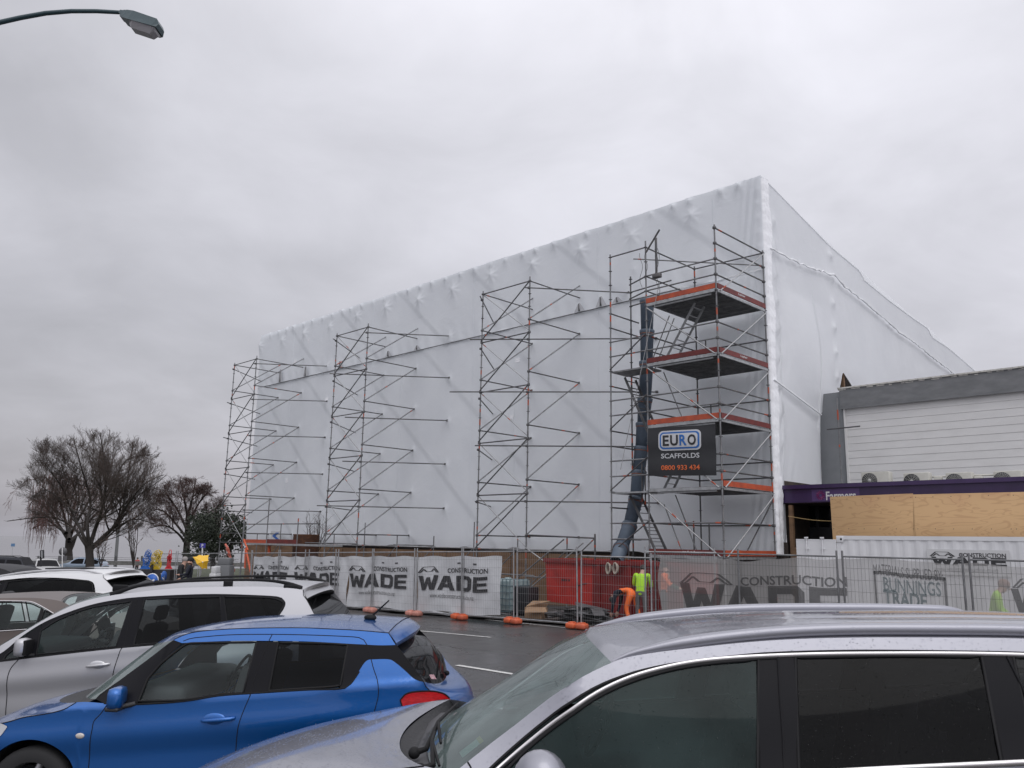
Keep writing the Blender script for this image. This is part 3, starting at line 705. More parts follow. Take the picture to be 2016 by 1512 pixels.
# black sign sheet hung on the scaffold
VINYL = mat('black banner vinyl', (0.018, 0.019, 0.022), 0.45, bump=(3, 0.5))
BLUE = mat('sign blue', (0.02, 0.13, 0.42), 0.5); SILV = mat('sign silver', (0.55, 0.56, 0.58), 0.5); LORG = mat('sign orange', (0.62, 0.13, 0.035), 0.5)
sg = empty('scaffold_sign', W(1.3, -.09, ZA - 7.6), 'black banner reading EURO SCAFFOLDS with an orange phone number, hung on the corner scaffold', 'banner')
pa, pb, pc, pd = [st(at_t(x, y, -.09)) for x, y in ((1275.5, 843), (1408, 836), (1411, 936), (1277, 937))]
def sgn(u, v, off=0.0):
    a = Vector((pa[0], pa[2])) * (1 - u) + Vector((pb[0], pb[2])) * u; b = Vector((pd[0], pd[2])) * (1 - u) + Vector((pc[0], pc[2])) * u
    q = b * (1 - v) + a * v
    return W(q.x, -.09 - off - .012 * math.sin(u * 9 + v * 3) - .01 * math.sin(v * 11), q.y)
mb = MB(); mb.grid(lambda u, v: sgn(u, v), 24, 16); mb.build('banner_sheet', VINYL, sg)
def tess(polys, cuts=4):
    bm = bmesh.new()
    for pl in polys: bm.faces.new([bm.verts.new((a, b, 0)) for a, b in pl])
    bm.normal_update(); bmesh.ops.triangulate(bm, faces=list(bm.faces)); bmesh.ops.subdivide_edges(bm, edges=list(bm.edges), cuts=cuts, use_grid_fill=True); bmesh.ops.triangulate(bm, faces=list(bm.faces)); bm.verts.index_update()
    r = [(v.co.x, v.co.y) for v in bm.verts], [tuple(v.index for v in f.verts) for f in bm.faces]; bm.free(); return r
def sg_text(txt, u0, u1, v0, v1, bold, mi_mat, name='lettering', off=.012):
    vs_, fs = text_mesh(txt, 1, 1, bold); mb = MB(); mb.add([sgn(u0 + (u1 - u0) * a, v0 + (v1 - v0) * b, off) for a, b in vs_], fs); mb.build(name, mi_mat, sg)
def rrect(u0, u1, v0, v1, r, asp, n=5):
    P = []
    for cx, cy, a0 in ((u1 - r, v1 - r * asp, 0), (u0 + r, v1 - r * asp, 90), (u0 + r, v0 + r * asp, 180), (u1 - r, v0 + r * asp, 270)):
        for i in range(n + 1):
            t = R(a0 + 90 * i / n); P.append((cx + r * math.cos(t), cy + r * asp * math.sin(t)))
    return P
for (d_, mt, off) in ((0, SILV, .010), (.022, BLUE, .018), (.045, SILV, .026)):
    mb = MB(); tv_, tf_ = tess([rrect(.165 + d_, .80 - d_, .515 + d_ * 1.4, .925 - d_ * 1.4, .07 - d_ * .6, 1.35)], 9); mb.add([sgn(a, b, off) for a, b in tv_], tf_); mb.build('logo_panel', mt, sg)
for ch, u0, u1, mt in (('E', .235, .33, VINYL), ('U', .35, .47, VINYL), ('R', .49, .60, BLUE), ('O', .615, .735, VINYL)):
    sg_text(ch, u0, u1, .61, .83, .028, mt, off=.036)
sg_text('SCAFFOLDS', .20, .77, .355, .455, .012, SILV); sg_text('0800 933 434', .205, .775, .115, .215, .02, LORG)

# blue debris chute in tapered overlapping sections
CH = mat('blue chute plastic', (0.115, 0.15, 0.195), 0.5, noise=(3, (0.08, 0.108, 0.145), 0.35, 0.7)); CHR = mat('rusty chute hoop', (0.23, 0.09, 0.05), 0.7)
ch = empty('debris_chute', W(5.0, 1.6, 1.2), 'long blue plastic debris chute in sections hanging behind the corner scaffold', 'rubbish chute')
path = [st(at_t(x, y, t)) for x, y, t in ((1274, 590, 1.55), (1273.8, 650, 1.55), (1273, 712, 1.55), (1270, 784, 1.5), (1266.7, 833, 1.5), (1263, 880, 1.45), (1258, 927, 1.35), (1252.8, 980, 1.2), (1240, 1033, .9), (1223, 1078, .3), (1214, 1104, -.3))]
for i in range(len(path) - 1):
    p, q = W(*path[i]), W(*path[i + 1]); d = (q - p).normalized()
    mb = MB(); M_ = d.to_track_quat('Z', 'Y').to_matrix(); L = (q - p).length
    mb.lathe([(.25, 0), (.265, .02), (.26, .10), (.235, .14), (.205, L + .1), (.195, L + .1), (.22, .12), (.24, .0)], p, M_, 20)
    mb.lathe([(.245, .125), (.252, .14), (.245, .155)], p, M_, 20, 1)
    mb.build('chute_section', [CH, CHR], ch)
# ================================================================== FENCING
WIRE = mat('fence wire', (0.26, 0.265, 0.27), 0.5, 0.4)
FTUBE = mat('fence tube', (0.36, 0.365, 0.375), 0.45, 0.4, noise=(6, (0.24, 0.245, 0.25), 0.4, 0.7))
FPL = mat('orange fence block plastic', (0.62, 0.115, 0.035), 0.5, noise=(5, (0.42, 0.10, 0.06), 0.4, 0.7)); FPK = mat('faded pink fence block plastic', (0.56, 0.25, 0.20), 0.6, noise=(6, (0.40, 0.17, 0.13), 0.4, 0.7))
def make_panel(w=2.36, h=2.0, pitch=.075, dark=False):
    root = empty('temporary_fence', (0, 0, 0))
    mb = MB()
    for x in (0, w): mb.tube((x, 0, .06), (x, 0, h + .12), .021, 6)
    for z in (.14, h): mb.tube((0, 0, z), (w, 0, z), .020, 6)
    mb.build('frame', STEEL if dark else FTUBE, root)
    mb = MB(); n = int(w / pitch)
    for i in range(1, n): mb.tube((w * i / n, -.012, .14), (w * i / n, -.012, h), .0028, 3, caps=False)
    for i in range(1, 8): mb.tube((0, -.016, .14 + (h - .14) * i / 8), (w, -.016, .14 + (h - .14) * i / 8), .0028, 3, caps=False)
    mb.build('wire_mesh', STEEL_D if dark else WIRE, root)
    return root
TFN = -4.2
pn = make_panel(2.22); pdk = make_panel(2.28, 2.0, .075, True)
first = {0: True, 1: True}
def place_panel(s_left, label, dark=0, z=None, t=TFN, rz=0.0, w=None):
    src = pdk if dark else pn
    o = src if first[dark] else copy_tree(src); first[dark] = False
    o.location = W(s_left, t, gz(s_left) if z is None else z)
    slope = 0.0
    o.rotation_euler = (0, (math.atan2(gz(s_left) - gz(s_left - 2.3), 2.3) if z is None else 0), FA + rz)
    return tag(o, label, 'fence panel', 'temporary fence panels along the road')
posts = [28.9, 26.5, 24.1, 21.7, 19.4, 17.3, 15.35, 13.3, 11.0, 8.65, 6.5, 4.15]
wh = ['farthest wire fence panel, by the lake end scaffold tower', 'wire fence panel in front of the far orange strut, no banner', 'bare wire fence panel just left of the first printed banner',
      'wire fence panel over the leftmost, mostly hidden banner', 'wire fence panel over the small far banner', 'wire fence panel across the far half of the third banner from the red bin', 'wire fence panel across the near half of the third banner from the red bin',
      'wire fence panel behind the silver wagon spoiler', 'wire fence panel over the left part of the second banner from the red bin', 'wire fence panel crossing the W of the nearest left banner', 'wire fence panel over the right end of the nearest left banner', 'wire fence panel in front of the red bin and cardboard box']
for s_, l_ in zip(posts, wh): place_panel(s_, l_)
place_panel(1.72, 'wire fence panel in front of the two workers', 0, gz(1.7) - .12, -4.3)
for s_, l_ in zip((-.55, -2.82, -5.22, -7.62), ('fence panel over the large WADE letters of the grey scrim', 'dark fence panel over the last letters of CONSTRUCTION on the scrim', 'dark fence panel over the MATERIALS SUPPLIED BY text', 'dark fence panel in front of the worker behind the scrim')):
    place_panel(s_, l_, 1)
place_panel(-.25, 'short fence return panel angled back beside the grey scrim edge', 0, 0, TFN, R(72))
# plastic feet
def make_block():
    mb = MB()
    for x in (-.16, .16): mb.bbox((x, 0, .09), (.27, .26, .15), .05)
    mb.bbox((0, 0, .08), (.30, .16, .11), .03)
    mb.bbox((-.16, 0, .17), (.14, .16, .04), .02); mb.bbox((.16, 0, .17), (.14, .16, .04), .02)
    for x in (-.05, .05): mb.tube((x, 0, .12), (x, 0, .18), .03, 8)
    return mb.build('fence_block', FPL)
fb = make_block(); fb2 = make_block(); fb2.data.materials[0] = FPK
lab = {1.85: ('bright orange fence foot nearest the silver car windscreen', 0), 4.2: ('orange fence foot below the cardboard box', 0), 6.45: ('orange fence foot under the nearest left banner', 0), 8.6: ('pale pinkish fence foot beside the car aerial tip', 1), 10.95: ('pale pinkish fence foot left of the blue car aerial', 1), 13.3: ('small orange fence foot just right of the silver wagon rear glass', 0)}
usedb = {0: False, 1: False}
for s_, (l_, k) in lab.items():
    src = (fb, fb2)[k]; o = src if not usedb[k] else copy_tree(src); usedb[k] = True
    o.location = W(s_, TFN - .12, gz(s_)); o.rotation_euler = (0, 0, FA + rs.uniform(-.2, .2)); tag(o, l_, 'fence foot', 'plastic fence feet along the road')
# ------------------------------------------------------------------ printed banners
BAN = mat('white printed banner cloth', (0.68, 0.69, 0.705), 0.6, noise=(2.5, (0.60, 0.61, 0.625), 0.35, 0.65), bump=(2.2, 0.7))
INK = mat('black printing ink', (0.035, 0.035, 0.038), 0.6)
INKG = mat('grey printing ink', (0.16, 0.16, 0.165), 0.6)
def mountain(mb, f, u0, u1, v0, v1, wd, mi=0, off=.012):
    def seg(a, b):
        a = Vector(a); b = Vector(b); d = (b - a); q = Vector((-d.y * 1, d.x * 1)).normalized() * wd
        A_ = lambda p: f(u0 + (u1 - u0) * p.x, v0 + (v1 - v0) * p.y, off)
        n = 3
        for i in range(n):
            p, r_ = a + d * i / n, a + d * (i + 1) / n
            mb.quad(A_(p - q), A_(r_ - q), A_(r_ + q), A_(p + q), mi)
    seg((0, .08), (.22, .95)); seg((.22, .95), (.74, .95)); seg((.74, .95), (1, .05))
    seg((0, .08), (.10, .08)); seg((.10, .08), (.25, .62)); seg((.25, .62), (.38, .15)); seg((.38, .15), (.62, .15)); seg((.62, .15), (.74, .62)); seg((.74, .62), (.90, .05)); seg((.9, .05), (1, .05))

GLY = {'W': [[(0, 1), (.22, 1), (.31, .42), (.41, .86), (.59, .86), (.69, .42), (.78, 1), (1, 1), (.82, 0), (.60, 0), (.50, .44), (.40, 0), (.18, 0)]],
       'A': [[(0, 0), (.25, 0), (.33, .2), (.5, .2), (.5, .42), (.42, .42), (.5, .68), (.5, 1), (.33, 1)], [(1, 0), (.67, 1), (.5, 1), (.5, .68), (.58, .42), (.5, .42), (.5, .2), (.67, .2), (.75, 0)]],
       'D': [[(0, .5), (.27, .5), (.27, .77), (.66, .77), (.73, .70), (.73, .5), (1, .5), (1, .82), (.82, 1), (0, 1)], [(0, .5), (0, 0), (.82, 0), (1, .18), (1, .5), (.73, .5), (.73, .30), (.66, .23), (.27, .23), (.27, .5)]],
       'E': [[(0, 0), (1, 0), (1, .21), (.30, .21), (.30, .40), (.93, .40), (.93, .60), (.30, .60), (.30, .79), (1, .79), (1, 1), (0, 1)]]}
def wade(name, f, u0, u1, v0, v1, off, m_, parent):
    """heavy squared capitals"""
    mb = MB(); bm = bmesh.new(); xs_ = {'W': (0, .30), 'A': (.285, .545), 'D': (.565, .775), 'E': (.80, 1.0)}
    for k, (a, b) in xs_.items():
        for pl in GLY[k]: bm.faces.new([bm.verts.new((a + (b - a) * x, y, 0)) for x, y in pl])
    bm.normal_update(); bmesh.ops.triangulate(bm, faces=list(bm.faces)); bmesh.ops.subdivide_edges(bm, edges=list(bm.edges), cuts=3, use_grid_fill=True); bmesh.ops.triangulate(bm, faces=list(bm.faces)); bm.verts.index_update()
    mb.add([f(u0 + (u1 - u0) * v.co.x, v0 + (v1 - v0) * v.co.y, off) for v in bm.verts], [tuple(v.index for v in q.verts) for q in bm.faces]); bm.free(); mb.build(name, m_, parent)
def banner(s0, width, label, z0=.18, z1=1.86, seed=0):
    rb = random.Random(seed); ph = [rb.uniform(0, 6) for _ in range(4)]
    root = empty('fence_banner', W(s0 - width / 2, TFN + .03, gz(s0) + z0), label, 'banner', 'white company banners on the left fence')
    def f(u, v, off=0.0):
        s = s0 - width * u; g_ = gz(s); z = g_ + z0 + (z1 - z0) * v + .02 * math.sin(u * 17 + ph[2]) * v - .03 * math.sin(u * 9 + ph[3]) * (1 - v)
        w_ = .022 * math.sin((u * 9 + v * 5) + ph[0]) + .014 * math.sin(u * 23 - v * 9 + ph[1]) + .02 * abs(math.sin(u * 6.3 + v * 3.1 + ph[2])) ** 6
        return W(s, TFN + .05 - off + w_, z)
    mb = MB(); mb.grid(f, 60, 20, flip=False); mb.build('banner_cloth', BAN, root)
    def tx(txt, u0, u1, v0, v1, bold, m_=INK, sp_=1.0):
        vs_, fs = text_mesh(txt, 1, 1, bold, spacing=sp_); q = MB(); q.add([f(u0 + (u1 - u0) * a, v0 + (v1 - v0) * b, .02) for a, b in vs_], fs); q.build('lettering', m_, root)
    wade('lettering', f, .02, .86, .385, .65, .022, INK, root); tx('CONSTRUCTION', .375, .865, .705, .79, .018); tx('www.wadeconstruction.co.nz', .17, .70, .245, .325, 0, INKG)
    q = MB(); mountain(q, f, .02, .27, .70, .81, .035, off=.02); q.build('emblem', INK, root)
    q = MB()
    for u in (.50, .69): q.quad(f(u, .86, .02), f(u + .04, .86, .02), f(u + .04, .885, .02), f(u, .885, .02))
    q.build('clip', INK, root)
banner(st(at_t(822, 1130, TFN + .03))[0], st(at_t(822, 1130, TFN + .03))[0] - st(at_t(985, 1130, TFN + .03))[0], 'nearest left white banner, reading WADE CONSTRUCTION in full beside the red bin', seed=1)
banner(st(at_t(685, 1130, TFN + .03))[0], st(at_t(685, 1130, TFN + .03))[0] - st(at_t(821, 1130, TFN + .03))[0], 'second white WADE banner from the red bin, right above the blue car aerial', seed=2)
banner(st(at_t(578, 1130, TFN + .03))[0], st(at_t(578, 1130, TFN + .03))[0] - st(at_t(684, 1130, TFN + .03))[0], 'third white WADE banner from the red bin, partly behind the silver wagon rails', seed=3)
banner(st(at_t(497, 1130, TFN + .03))[0], st(at_t(497, 1130, TFN + .03))[0] - st(at_t(577, 1130, TFN + .03))[0], 'fourth and leftmost white WADE banner, by the orange strut', seed=4)
# ------------------------------------------------------------------ grey see-through scrim on the right
def scrim_mat(name, col, op):
    m_ = bpy.data.materials.new(name); m_.use_nodes = True; t = m_.node_tree; t.nodes.clear()
    o = N(t, 'ShaderNodeOutputMaterial'); d_ = N(t, 'ShaderNodeBsdfDiffuse'); d_.inputs[0].default_value = (*col, 1); tr = N(t, 'ShaderNodeBsdfTransparent'); tl = N(t, 'ShaderNodeBsdfTranslucent'); tl.inputs[0].default_value = (*col, 1)
    a = N(t, 'ShaderNodeMixShader'); a.inputs[0].default_value = .3; t.links.new(d_.outputs[0], a.inputs[1]); t.links.new(tl.outputs[0], a.inputs[2])
    b = N(t, 'ShaderNodeMixShader'); b.inputs[0].default_value = op; t.links.new(tr.outputs[0], b.inputs[1]); t.links.new(a.outputs[0], b.inputs[2]); t.links.new(b.outputs[0], o.inputs[0])
    return m_
SCR = scrim_mat('grey fence scrim', (0.54, 0.53, 0.52), .60); SCRI = scrim_mat('printing on scrim', (0.07, 0.07, 0.072), .64); SCRG = scrim_mat('teal printing on scrim', (0.13, 0.19, 0.20), .62)
root = empty('fence_scrim', W(-4.6, TFN + .06, .2), 'long grey see-through mesh scrim printed WADE CONSTRUCTION and BUNNINGS TRADE on the right fence', 'banner')
S0, S1 = -.62, -10.2
def scf(u, v, off=0.0):
    s = S0 + (S1 - S0) * u; ztop = 1.90 - .05 * math.sin(u * 9) - .025 * math.sin(u * 31) + .012 * math.sin(u * 70) + .04 * u
    z = .12 + (ztop - .12) * v
    if u < .03: s -= .06 * math.sin(v * 7) * (1 - u / .03)
    return W(s, TFN + .07 - off + .02 * math.sin(u * 26 + v * 3) + .012 * math.sin(u * 61 - v * 5), z)
mb = MB(); mb.grid(scf, 150, 16); mb.build('scrim_cloth', SCR, root)
def sc_uv(px, py):
    s, _, z = st(at_t(px, py, TFN + .07)); u = (s - S0) / (S1 - S0); ztop = 1.90 - .05 * math.sin(u * 9) - .025 * math.sin(u * 31) + .04 * u
    return u, (z - .12) / (ztop - .12)
def sc_text(txt, p0, p1, bold, m_, name='lettering'):
    (u0, v0), (u1, v1) = sc_uv(*p0), sc_uv(*p1)
    vs_, fs = text_mesh(txt, 1, 1, bold); q = MB(); q.add([scf(u0 + (u1 - u0) * a, v0 + (v1 - v0) * b, .025) for a, b in vs_], fs); q.build(name, m_, root)
(u0, v0), (u1, v1) = sc_uv(1341, 1208), sc_uv(1667, 1158); wade('lettering', scf, u0, u1, v0, v1, .028, SCRI, root); sc_text('CONSTRUCTION', (1459, 1152), (1667, 1136), .02, SCRI)
sc_text('MATERIALS SUPPLIED BY:', (1722, 1133), (1856, 1123), .0, SCRI); sc_text('BUNNINGS', (1742, 1164), (1852, 1147), .015, SCRG); sc_text('TRADE', (1742, 1190), (1826, 1170), .03, SCRG)
(u0, v0), (u1, v1) = sc_uv(1342, 1148), sc_uv(1440, 1131)
q = MB(); mountain(q, scf, u0, u1, v0, v1, .03, off=.025); q.build('emblem', SCRI, root)
a0, b0 = sc_uv(1726, 1200); a1, b1 = sc_uv(1862, 1136)
q = MB(); dw = .0045
for (x0, x1, y0, y1) in ((a0, a0 + dw, b0, b1), (a1 - dw, a1, b0, b1), (a0, a1, b1 - .035, b1)):
    for i in range(6): q.quad(scf(x0 + (x1 - x0) * i / 6, y0, .025), scf(x0 + (x1 - x0) * (i + 1) / 6, y0, .025), scf(x0 + (x1 - x0) * (i + 1) / 6, y1, .025), scf(x0 + (x1 - x0) * i / 6, y1, .025))
q.build('printed_frame', SCRI, root)
(u0, v0), (u1, v1) = sc_uv(1995, 1206), sc_uv(2240, 1166); wade('lettering', scf, u0, min(u1, .998), v0, v1, .028, SCRI, root)
(u0, v0), (u1, v1) = sc_uv(1996, 1158), sc_uv(2080, 1144); q = MB(); mountain(q, scf, u0, min(u1, .99), v0, v1, .03, off=.025); q.build('emblem', SCRI, root)

# ================================================================== RIGHT: neighbouring shop
CLAD = mat('white painted cladding boards', (0.68, 0.675, 0.665), 0.5, noise=(1.2, (0.62, 0.615, 0.605), 0.35, 0.7, (1, 1, 3)))
PARA = mat('weathered grey parapet sheet', (0.19, 0.195, 0.20), 0.55, noise=(1.8, (0.14, 0.145, 0.15), 0.35, 0.65, (1, 1, 3)))
PANELG = mat('flat grey wall sheet', (0.23, 0.24, 0.25), 0.6, noise=(1.0, (0.19, 0.20, 0.21), 0.35, 0.65))
CAPW = mat('chalky capping', (0.55, 0.54, 0.50), 0.7, noise=(9, (0.28, 0.27, 0.25), 0.45, 0.7))
PURP = mat('dark purple fascia paint', (0.045, 0.022, 0.085), 0.35, noise=(3, (0.035, 0.017, 0.065), 0.35, 0.65)); PURL = mat('purple sign panel', (0.085, 0.045, 0.15), 0.4)
shop = empty('shop_building', W(-4.5, 7, 0), 'low shop building with white board cladding, grey parapet and purple canopy', 'building')
TC = 7.0
mb = MB(); n = 12; zb_, zt_ = 4.0, 6.97
for i in range(n):
    a = zb_ + (zt_ - zb_) * i / n; b = zb_ + (zt_ - zb_) * (i + 1) / n
    mb.add([W(-.78, TC - .014, a + .005), W(-.78, TC - .003, b), W(-14, TC - .003, b), W(-14, TC - .014, a + .005)], [(0, 3, 2, 1)])
    mb.add([W(-.78, TC - .014, a + .005), W(-.78, TC, a), W(-14, TC, a), W(-14, TC - .014, a + .005)], [(0, 1, 2, 3)])
mb.box(W(-.81, TC - .03, (zb_ + zt_) / 2), (.07, .05, zt_ - zb_), BM)
mb.build('cladding', CLAD, shop)
mb = MB(); mb.prism([W(1.2, TC + .12, 3.6), W(-.76, TC + .02, 3.6), W(-.76, TC + .02, 7.6), W(1.2, TC + .12, 7.6)], NN * .2); mb.build('side_wall', PANELG, shop)
mb = MB(); mb.prism([W(-.70, TC - .10, 6.96), W(-14, TC - .10, 6.96), W(-14, TC - .10, 7.66), W(-.70, TC - .10, 7.68)], NN * .5)
mb.box(W(-7.4, TC - .14, 6.97), (13.2, .05, .05), BM); mb.build('parapet', PARA, shop)
mb = MB(); mb.box(W(-7.4, TC + .1, 7.70), (13.5, .5, .05), BM)
for i in range(40): mb.box(W(-.8 - i * .33 + rs.uniform(-.1, .1), TC - .11, 7.66 - rs.uniform(0, .03)), (rs.uniform(.05, .3), .01, rs.uniform(.02, .06)), BM)
mb.build('capping', CAPW, shop)
mb = MB(); mb.box(W(-6.0, 10, 5.5), (14, 5.5, 3.9), BM); mb.build('rear_volume', PANELG, shop)
TP = 3.65
mb = MB(); mb.box(W(-7.0, TP + .06, 3.79), (14.1, .10, .44), BM); mb.box(W(-7.0, TP - .01, 4.06), (14.1, .16, .12), BM); mb.build('fascia', PURP, shop)
mb = MB(); mb.prism([W(.1, TP + .1, 4.0), W(-14, TP + .1, 4.0), W(-14, TC, 4.0), W(.1, TC, 4.0)], (0, 0, .04)); mb.build('canopy_roof', PARA, shop)
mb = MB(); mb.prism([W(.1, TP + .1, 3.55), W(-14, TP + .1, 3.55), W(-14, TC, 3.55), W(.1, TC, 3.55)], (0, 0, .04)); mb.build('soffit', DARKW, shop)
sa, sb = st(at_t(1598, 972, TP)), st(at_t(1692, 968, TP))
mb = MB(); mb.quad(W(sa[0], TP - .002, 3.60), W(sb[0], TP - .002, 3.60), W(sb[0], TP - .002, 3.97), W(sa[0], TP - .002, 3.97)); mb.build('sign_panel', PURL, shop)
fa, fb_ = st(at_t(1627, 985, TP)), st(at_t(1686, 985, TP))
mb = MB(); put_text(mb, 'Farmers', W(fa[0], TP - .012, 3.62), -U, (0, 0, 1), fa[0] - fb_[0], .27, .02); mb.build('lettering', WHT, shop)
PINK = mat('magenta emblem', (0.22, 0.02, 0.12), 0.5)
mb = MB(); fc = st(at_t(1616, 979, TP))
for i in range(14):
    a = 2 * math.pi * i / 14; mb.tube(W(fc[0] - .05 * math.cos(a), TP - .01, 3.78 + .05 * math.sin(a)), W(fc[0] - .14 * math.cos(a), TP - .01, 3.78 + .14 * math.sin(a)), .008, 4, r1=.016)
mb.build('emblem', PINK, shop)
SHOPG = mat('dark shop window', (0.008, 0.009, 0.011), 0.1, spec=0.5)
mb = MB(); mb.box(W(-7, 5.6, 1.77), (14, .1, 3.54), BM); mb.build('shop_front', SHOPG, shop)
mb = MB()
for x in (-.3, -1.6, -3): mb.box(W(x, 5.5, 1.77), (.08, .06, 3.5), BM)
mb.box(W(-7, 5.5, 2.6), (14, .06, .5), BM); mb.build('shop_frame', VINYL, shop)
mb = MB(); mb.box(W(-.25, 3.75, 1.75), (.12, .12, 3.5), BM); mb.box(W(-1.0, 3.5, 2.0), (1.3, .06, .35), BM); mb.build('timber_post', PLYB, shop)
CABLE = mat('yellow cable', (0.38, 0.27, 0.12), 0.6)
mb = MB(); mb.path([W(-.2 - 2.2 * i / 10, 3.62, 3.15 - .16 * math.sin(math.pi * i / 10 * .8)) for i in range(11)], .012, 5); tag(mb.build('cable', CABLE), 'thin yellowish cable sagging across the dark shop entrance', 'cable')
# plywood sheets screwed over the canopy
def ply_mat():
    m_ = bpy.data.materials.new('new pine plywood'); m_.use_nodes = True; t = m_.node_tree; b = t.nodes['Principled BSDF']; b.inputs['Roughness'].default_value = .6
    tcn = N(t, 'ShaderNodeTexCoord'); mp = N(t, 'ShaderNodeMapping'); mp.inputs['Scale'].default_value = (0.6, 1, 2.2); t.links.new(tcn.outputs['Object'], mp.inputs[0])
    nz = N(t, 'ShaderNodeTexNoise', Scale=1.5, Detail=1.2, Roughness=.4, Distortion=1.4); t.links.new(mp.outputs[0], nz.inputs['Vector'])
    w1 = N(t, 'ShaderNodeMath', operation='MULTIPLY'); t.links.new(nz.outputs[0], w1.inputs[0]); w1.inputs[1].default_value = 34.0
    sn = N(t, 'ShaderNodeMath', operation='SINE'); t.links.new(w1.outputs[0], sn.inputs[0])
    mr = N(t, 'ShaderNodeMapRange'); mr.inputs['From Min'].default_value = .55; mr.inputs['From Max'].default_value = 1.0; mr.inputs['To Max'].default_value = .75; t.links.new(sn.outputs[0], mr.inputs[0])
    n2_ = N(t, 'ShaderNodeTexNoise', Scale=.9, Detail=3.0); t.links.new(mp.outputs[0], n2_.inputs['Vector'])
    c1 = N(t, 'ShaderNodeMix', data_type='RGBA'); c1.inputs[6].default_value = (.60, .39, .20, 1); c1.inputs[7].default_value = (.49, .30, .15, 1); t.links.new(mr.outputs[0], c1.inputs[0])
    c2 = N(t, 'ShaderNodeMix', data_type='RGBA', blend_type='MULTIPLY'); c2.inputs[0].default_value = .35; t.links.new(c1.outputs[2], c2.inputs[6]); t.links.new(n2_.outputs[1], c2.inputs[7])
    c3 = N(t, 'ShaderNodeMix', data_type='RGBA'); mr3 = N(t, 'ShaderNodeMapRange'); mr3.inputs['From Min'].default_value = .55; mr3.inputs['From Max'].default_value = .8; mr3.inputs['To Max'].default_value = .6; t.links.new(n2_.outputs[0], mr3.inputs[0])
    t.links.new(mr3.outputs[0], c3.inputs[0]); t.links.new(c1.outputs[2], c3.inputs[6]); c3.inputs[7].default_value = (.47, .25, .14, 1)
    t.links.new(c3.outputs[2], b.inputs['Base Color']); return m_
PLY = ply_mat()
TPL = 3.42
xs = [(1634, 978, 1797, 971.5, 1640, 'plywood sheet nearest the shop entrance, its left edge over the sign'), (1797.6, 973.5, 1989, 969, 1797.6, 'wide plywood sheet in the middle of the boarded canopy'), (1989.2, 969, 2150, 965, 1989.2, 'plywood sheet at the right edge of the picture')]
for x0, y0, x1, y1, xb, l_ in xs:
    a, b = st(at_t(x0, y0, TPL)), st(at_t(x1, y1, TPL)); c = st(at_t(xb, 1065, TPL))
    mb = MB(); mb.prism([W(a[0], TPL, a[2]), W(b[0], TPL, b[2]), W(b[0], TPL, 2.35), W(c[0], TPL, 2.35)], NN * .018)
    for q_ in range(6):
        for zz_ in (2.75, a[2] - .08): mb.tube(W(a[0] - .06 - (a[0] - b[0] - .12) * q_ / 5, TPL - .003, zz_), W(a[0] - .06 - (a[0] - b[0] - .12) * q_ / 5, TPL, zz_), .012, 6, 1)
    o = empty('plywood_sheet', W(a[0], TPL, 2.35), rz=FA); me_ = mb.build('plywood_sheet', [PLY, mat('dark screw head', (.05, .045, .04), .6)], o)
    me_.parent = None; me_.location = o.location; me_.rotation_euler = o.rotation_euler; bpy.data.objects.remove(o)
    tag(me_, l_, 'plywood sheet', 'plywood sheets boarding the canopy')
SCRW = mat('dark screw head', (.05, .045, .04), .6)
# air conditioning units on the canopy
ACW = mat('weathered beige casing', (0.56, 0.55, 0.50), 0.55, noise=(4, (0.46, 0.45, 0.40), 0.35, 0.7)); ACD = mat('black fan grille', (0.02, 0.02, 0.022), 0.5)
FANL = mat('pale fan hub', (0.40, 0.40, 0.38), 0.5)
def acunit(x0, x1, ytop, fx, label, blades):
    ta = 4.9; a, b = st(at_t(x0, ytop, ta)), st(at_t(x1, ytop, ta)); s0, s1, zt = a[0], b[0], a[2]; h = .62; zb2 = zt - h
    root = empty('air_conditioner', W((s0 + s1) / 2, ta, zb2), label, 'air conditioner', 'air conditioning units on the canopy')
    mb = MB(); mb.bbox(W((s0 + s1) / 2, ta + .15, (zt + zb2) / 2), (abs(s1 - s0), .3, h), .02, BM); mb.build('casing', ACW, root)
    fs = st(at_t(fx, ytop + 14, ta))[0]; c = W(fs, ta - .012, zt - .265); r = .235
    M_ = (-NN).to_track_quat('Z', 'Y').to_matrix()
    mb = MB(); mb.lathe([(0, 0), (r, 0), (r, -.02), (0, -.02)], c, M_, 24); mb.build('fan_recess', ACD, root)
    mb = MB()
    for i in range(blades):
        a_ = 2 * math.pi * i / blades; d_ = U * math.cos(a_) + Vector((0, 0, 1)) * math.sin(a_); mb.tube(c - NN * .02 + d_ * .06, c - NN * .02 + d_ * .22, .004, 4)
    for rr in (.10, .15, .19, .23):
        pts = [c - NN * .02 + (U * math.cos(q * .2618) + Vector((0, 0, 1)) * math.sin(q * .2618)) * rr for q in range(25)]; mb.path(pts, .0028, 4, caps=False)
    mb.lathe([(0, .02), (.055, .015), (.06, 0)], c - NN * .01, M_, 14); mb.build('fan_guard', FANL, root)
    mb = MB(); mb.box(W(s1 - .03, ta + .1, zb2 + .2), (.1, .2, .18), BM); mb.tube(W(s1 - .1, ta, zb2 + .1), W(s1 - .35, ta + .2, zb2 + .05), .02, 6); mb.build('pipe_cover', ACW, root)
acunit(1695, 1750, 930, 1712, 'air conditioner nearest the shrouded building, with a ridged side', 18)
acunit(1778, 1828, 931.5, 1795, 'air conditioner second from the left with a dark fan', 12)
acunit(1861, 1912, 931, 1879, 'air conditioner third from the left with bright fan blades', 26)
acunit(1955, 2010, 928, 1973, 'air conditioner at the right edge with bright fan blades', 26)
mb = MB()
for x0 in (1845, 1925): a = st(at_t(x0, 940, 5)); mb.bbox(W(a[0], 5.1, a[2] - .1), (.22, .15, .3), .02, BM)
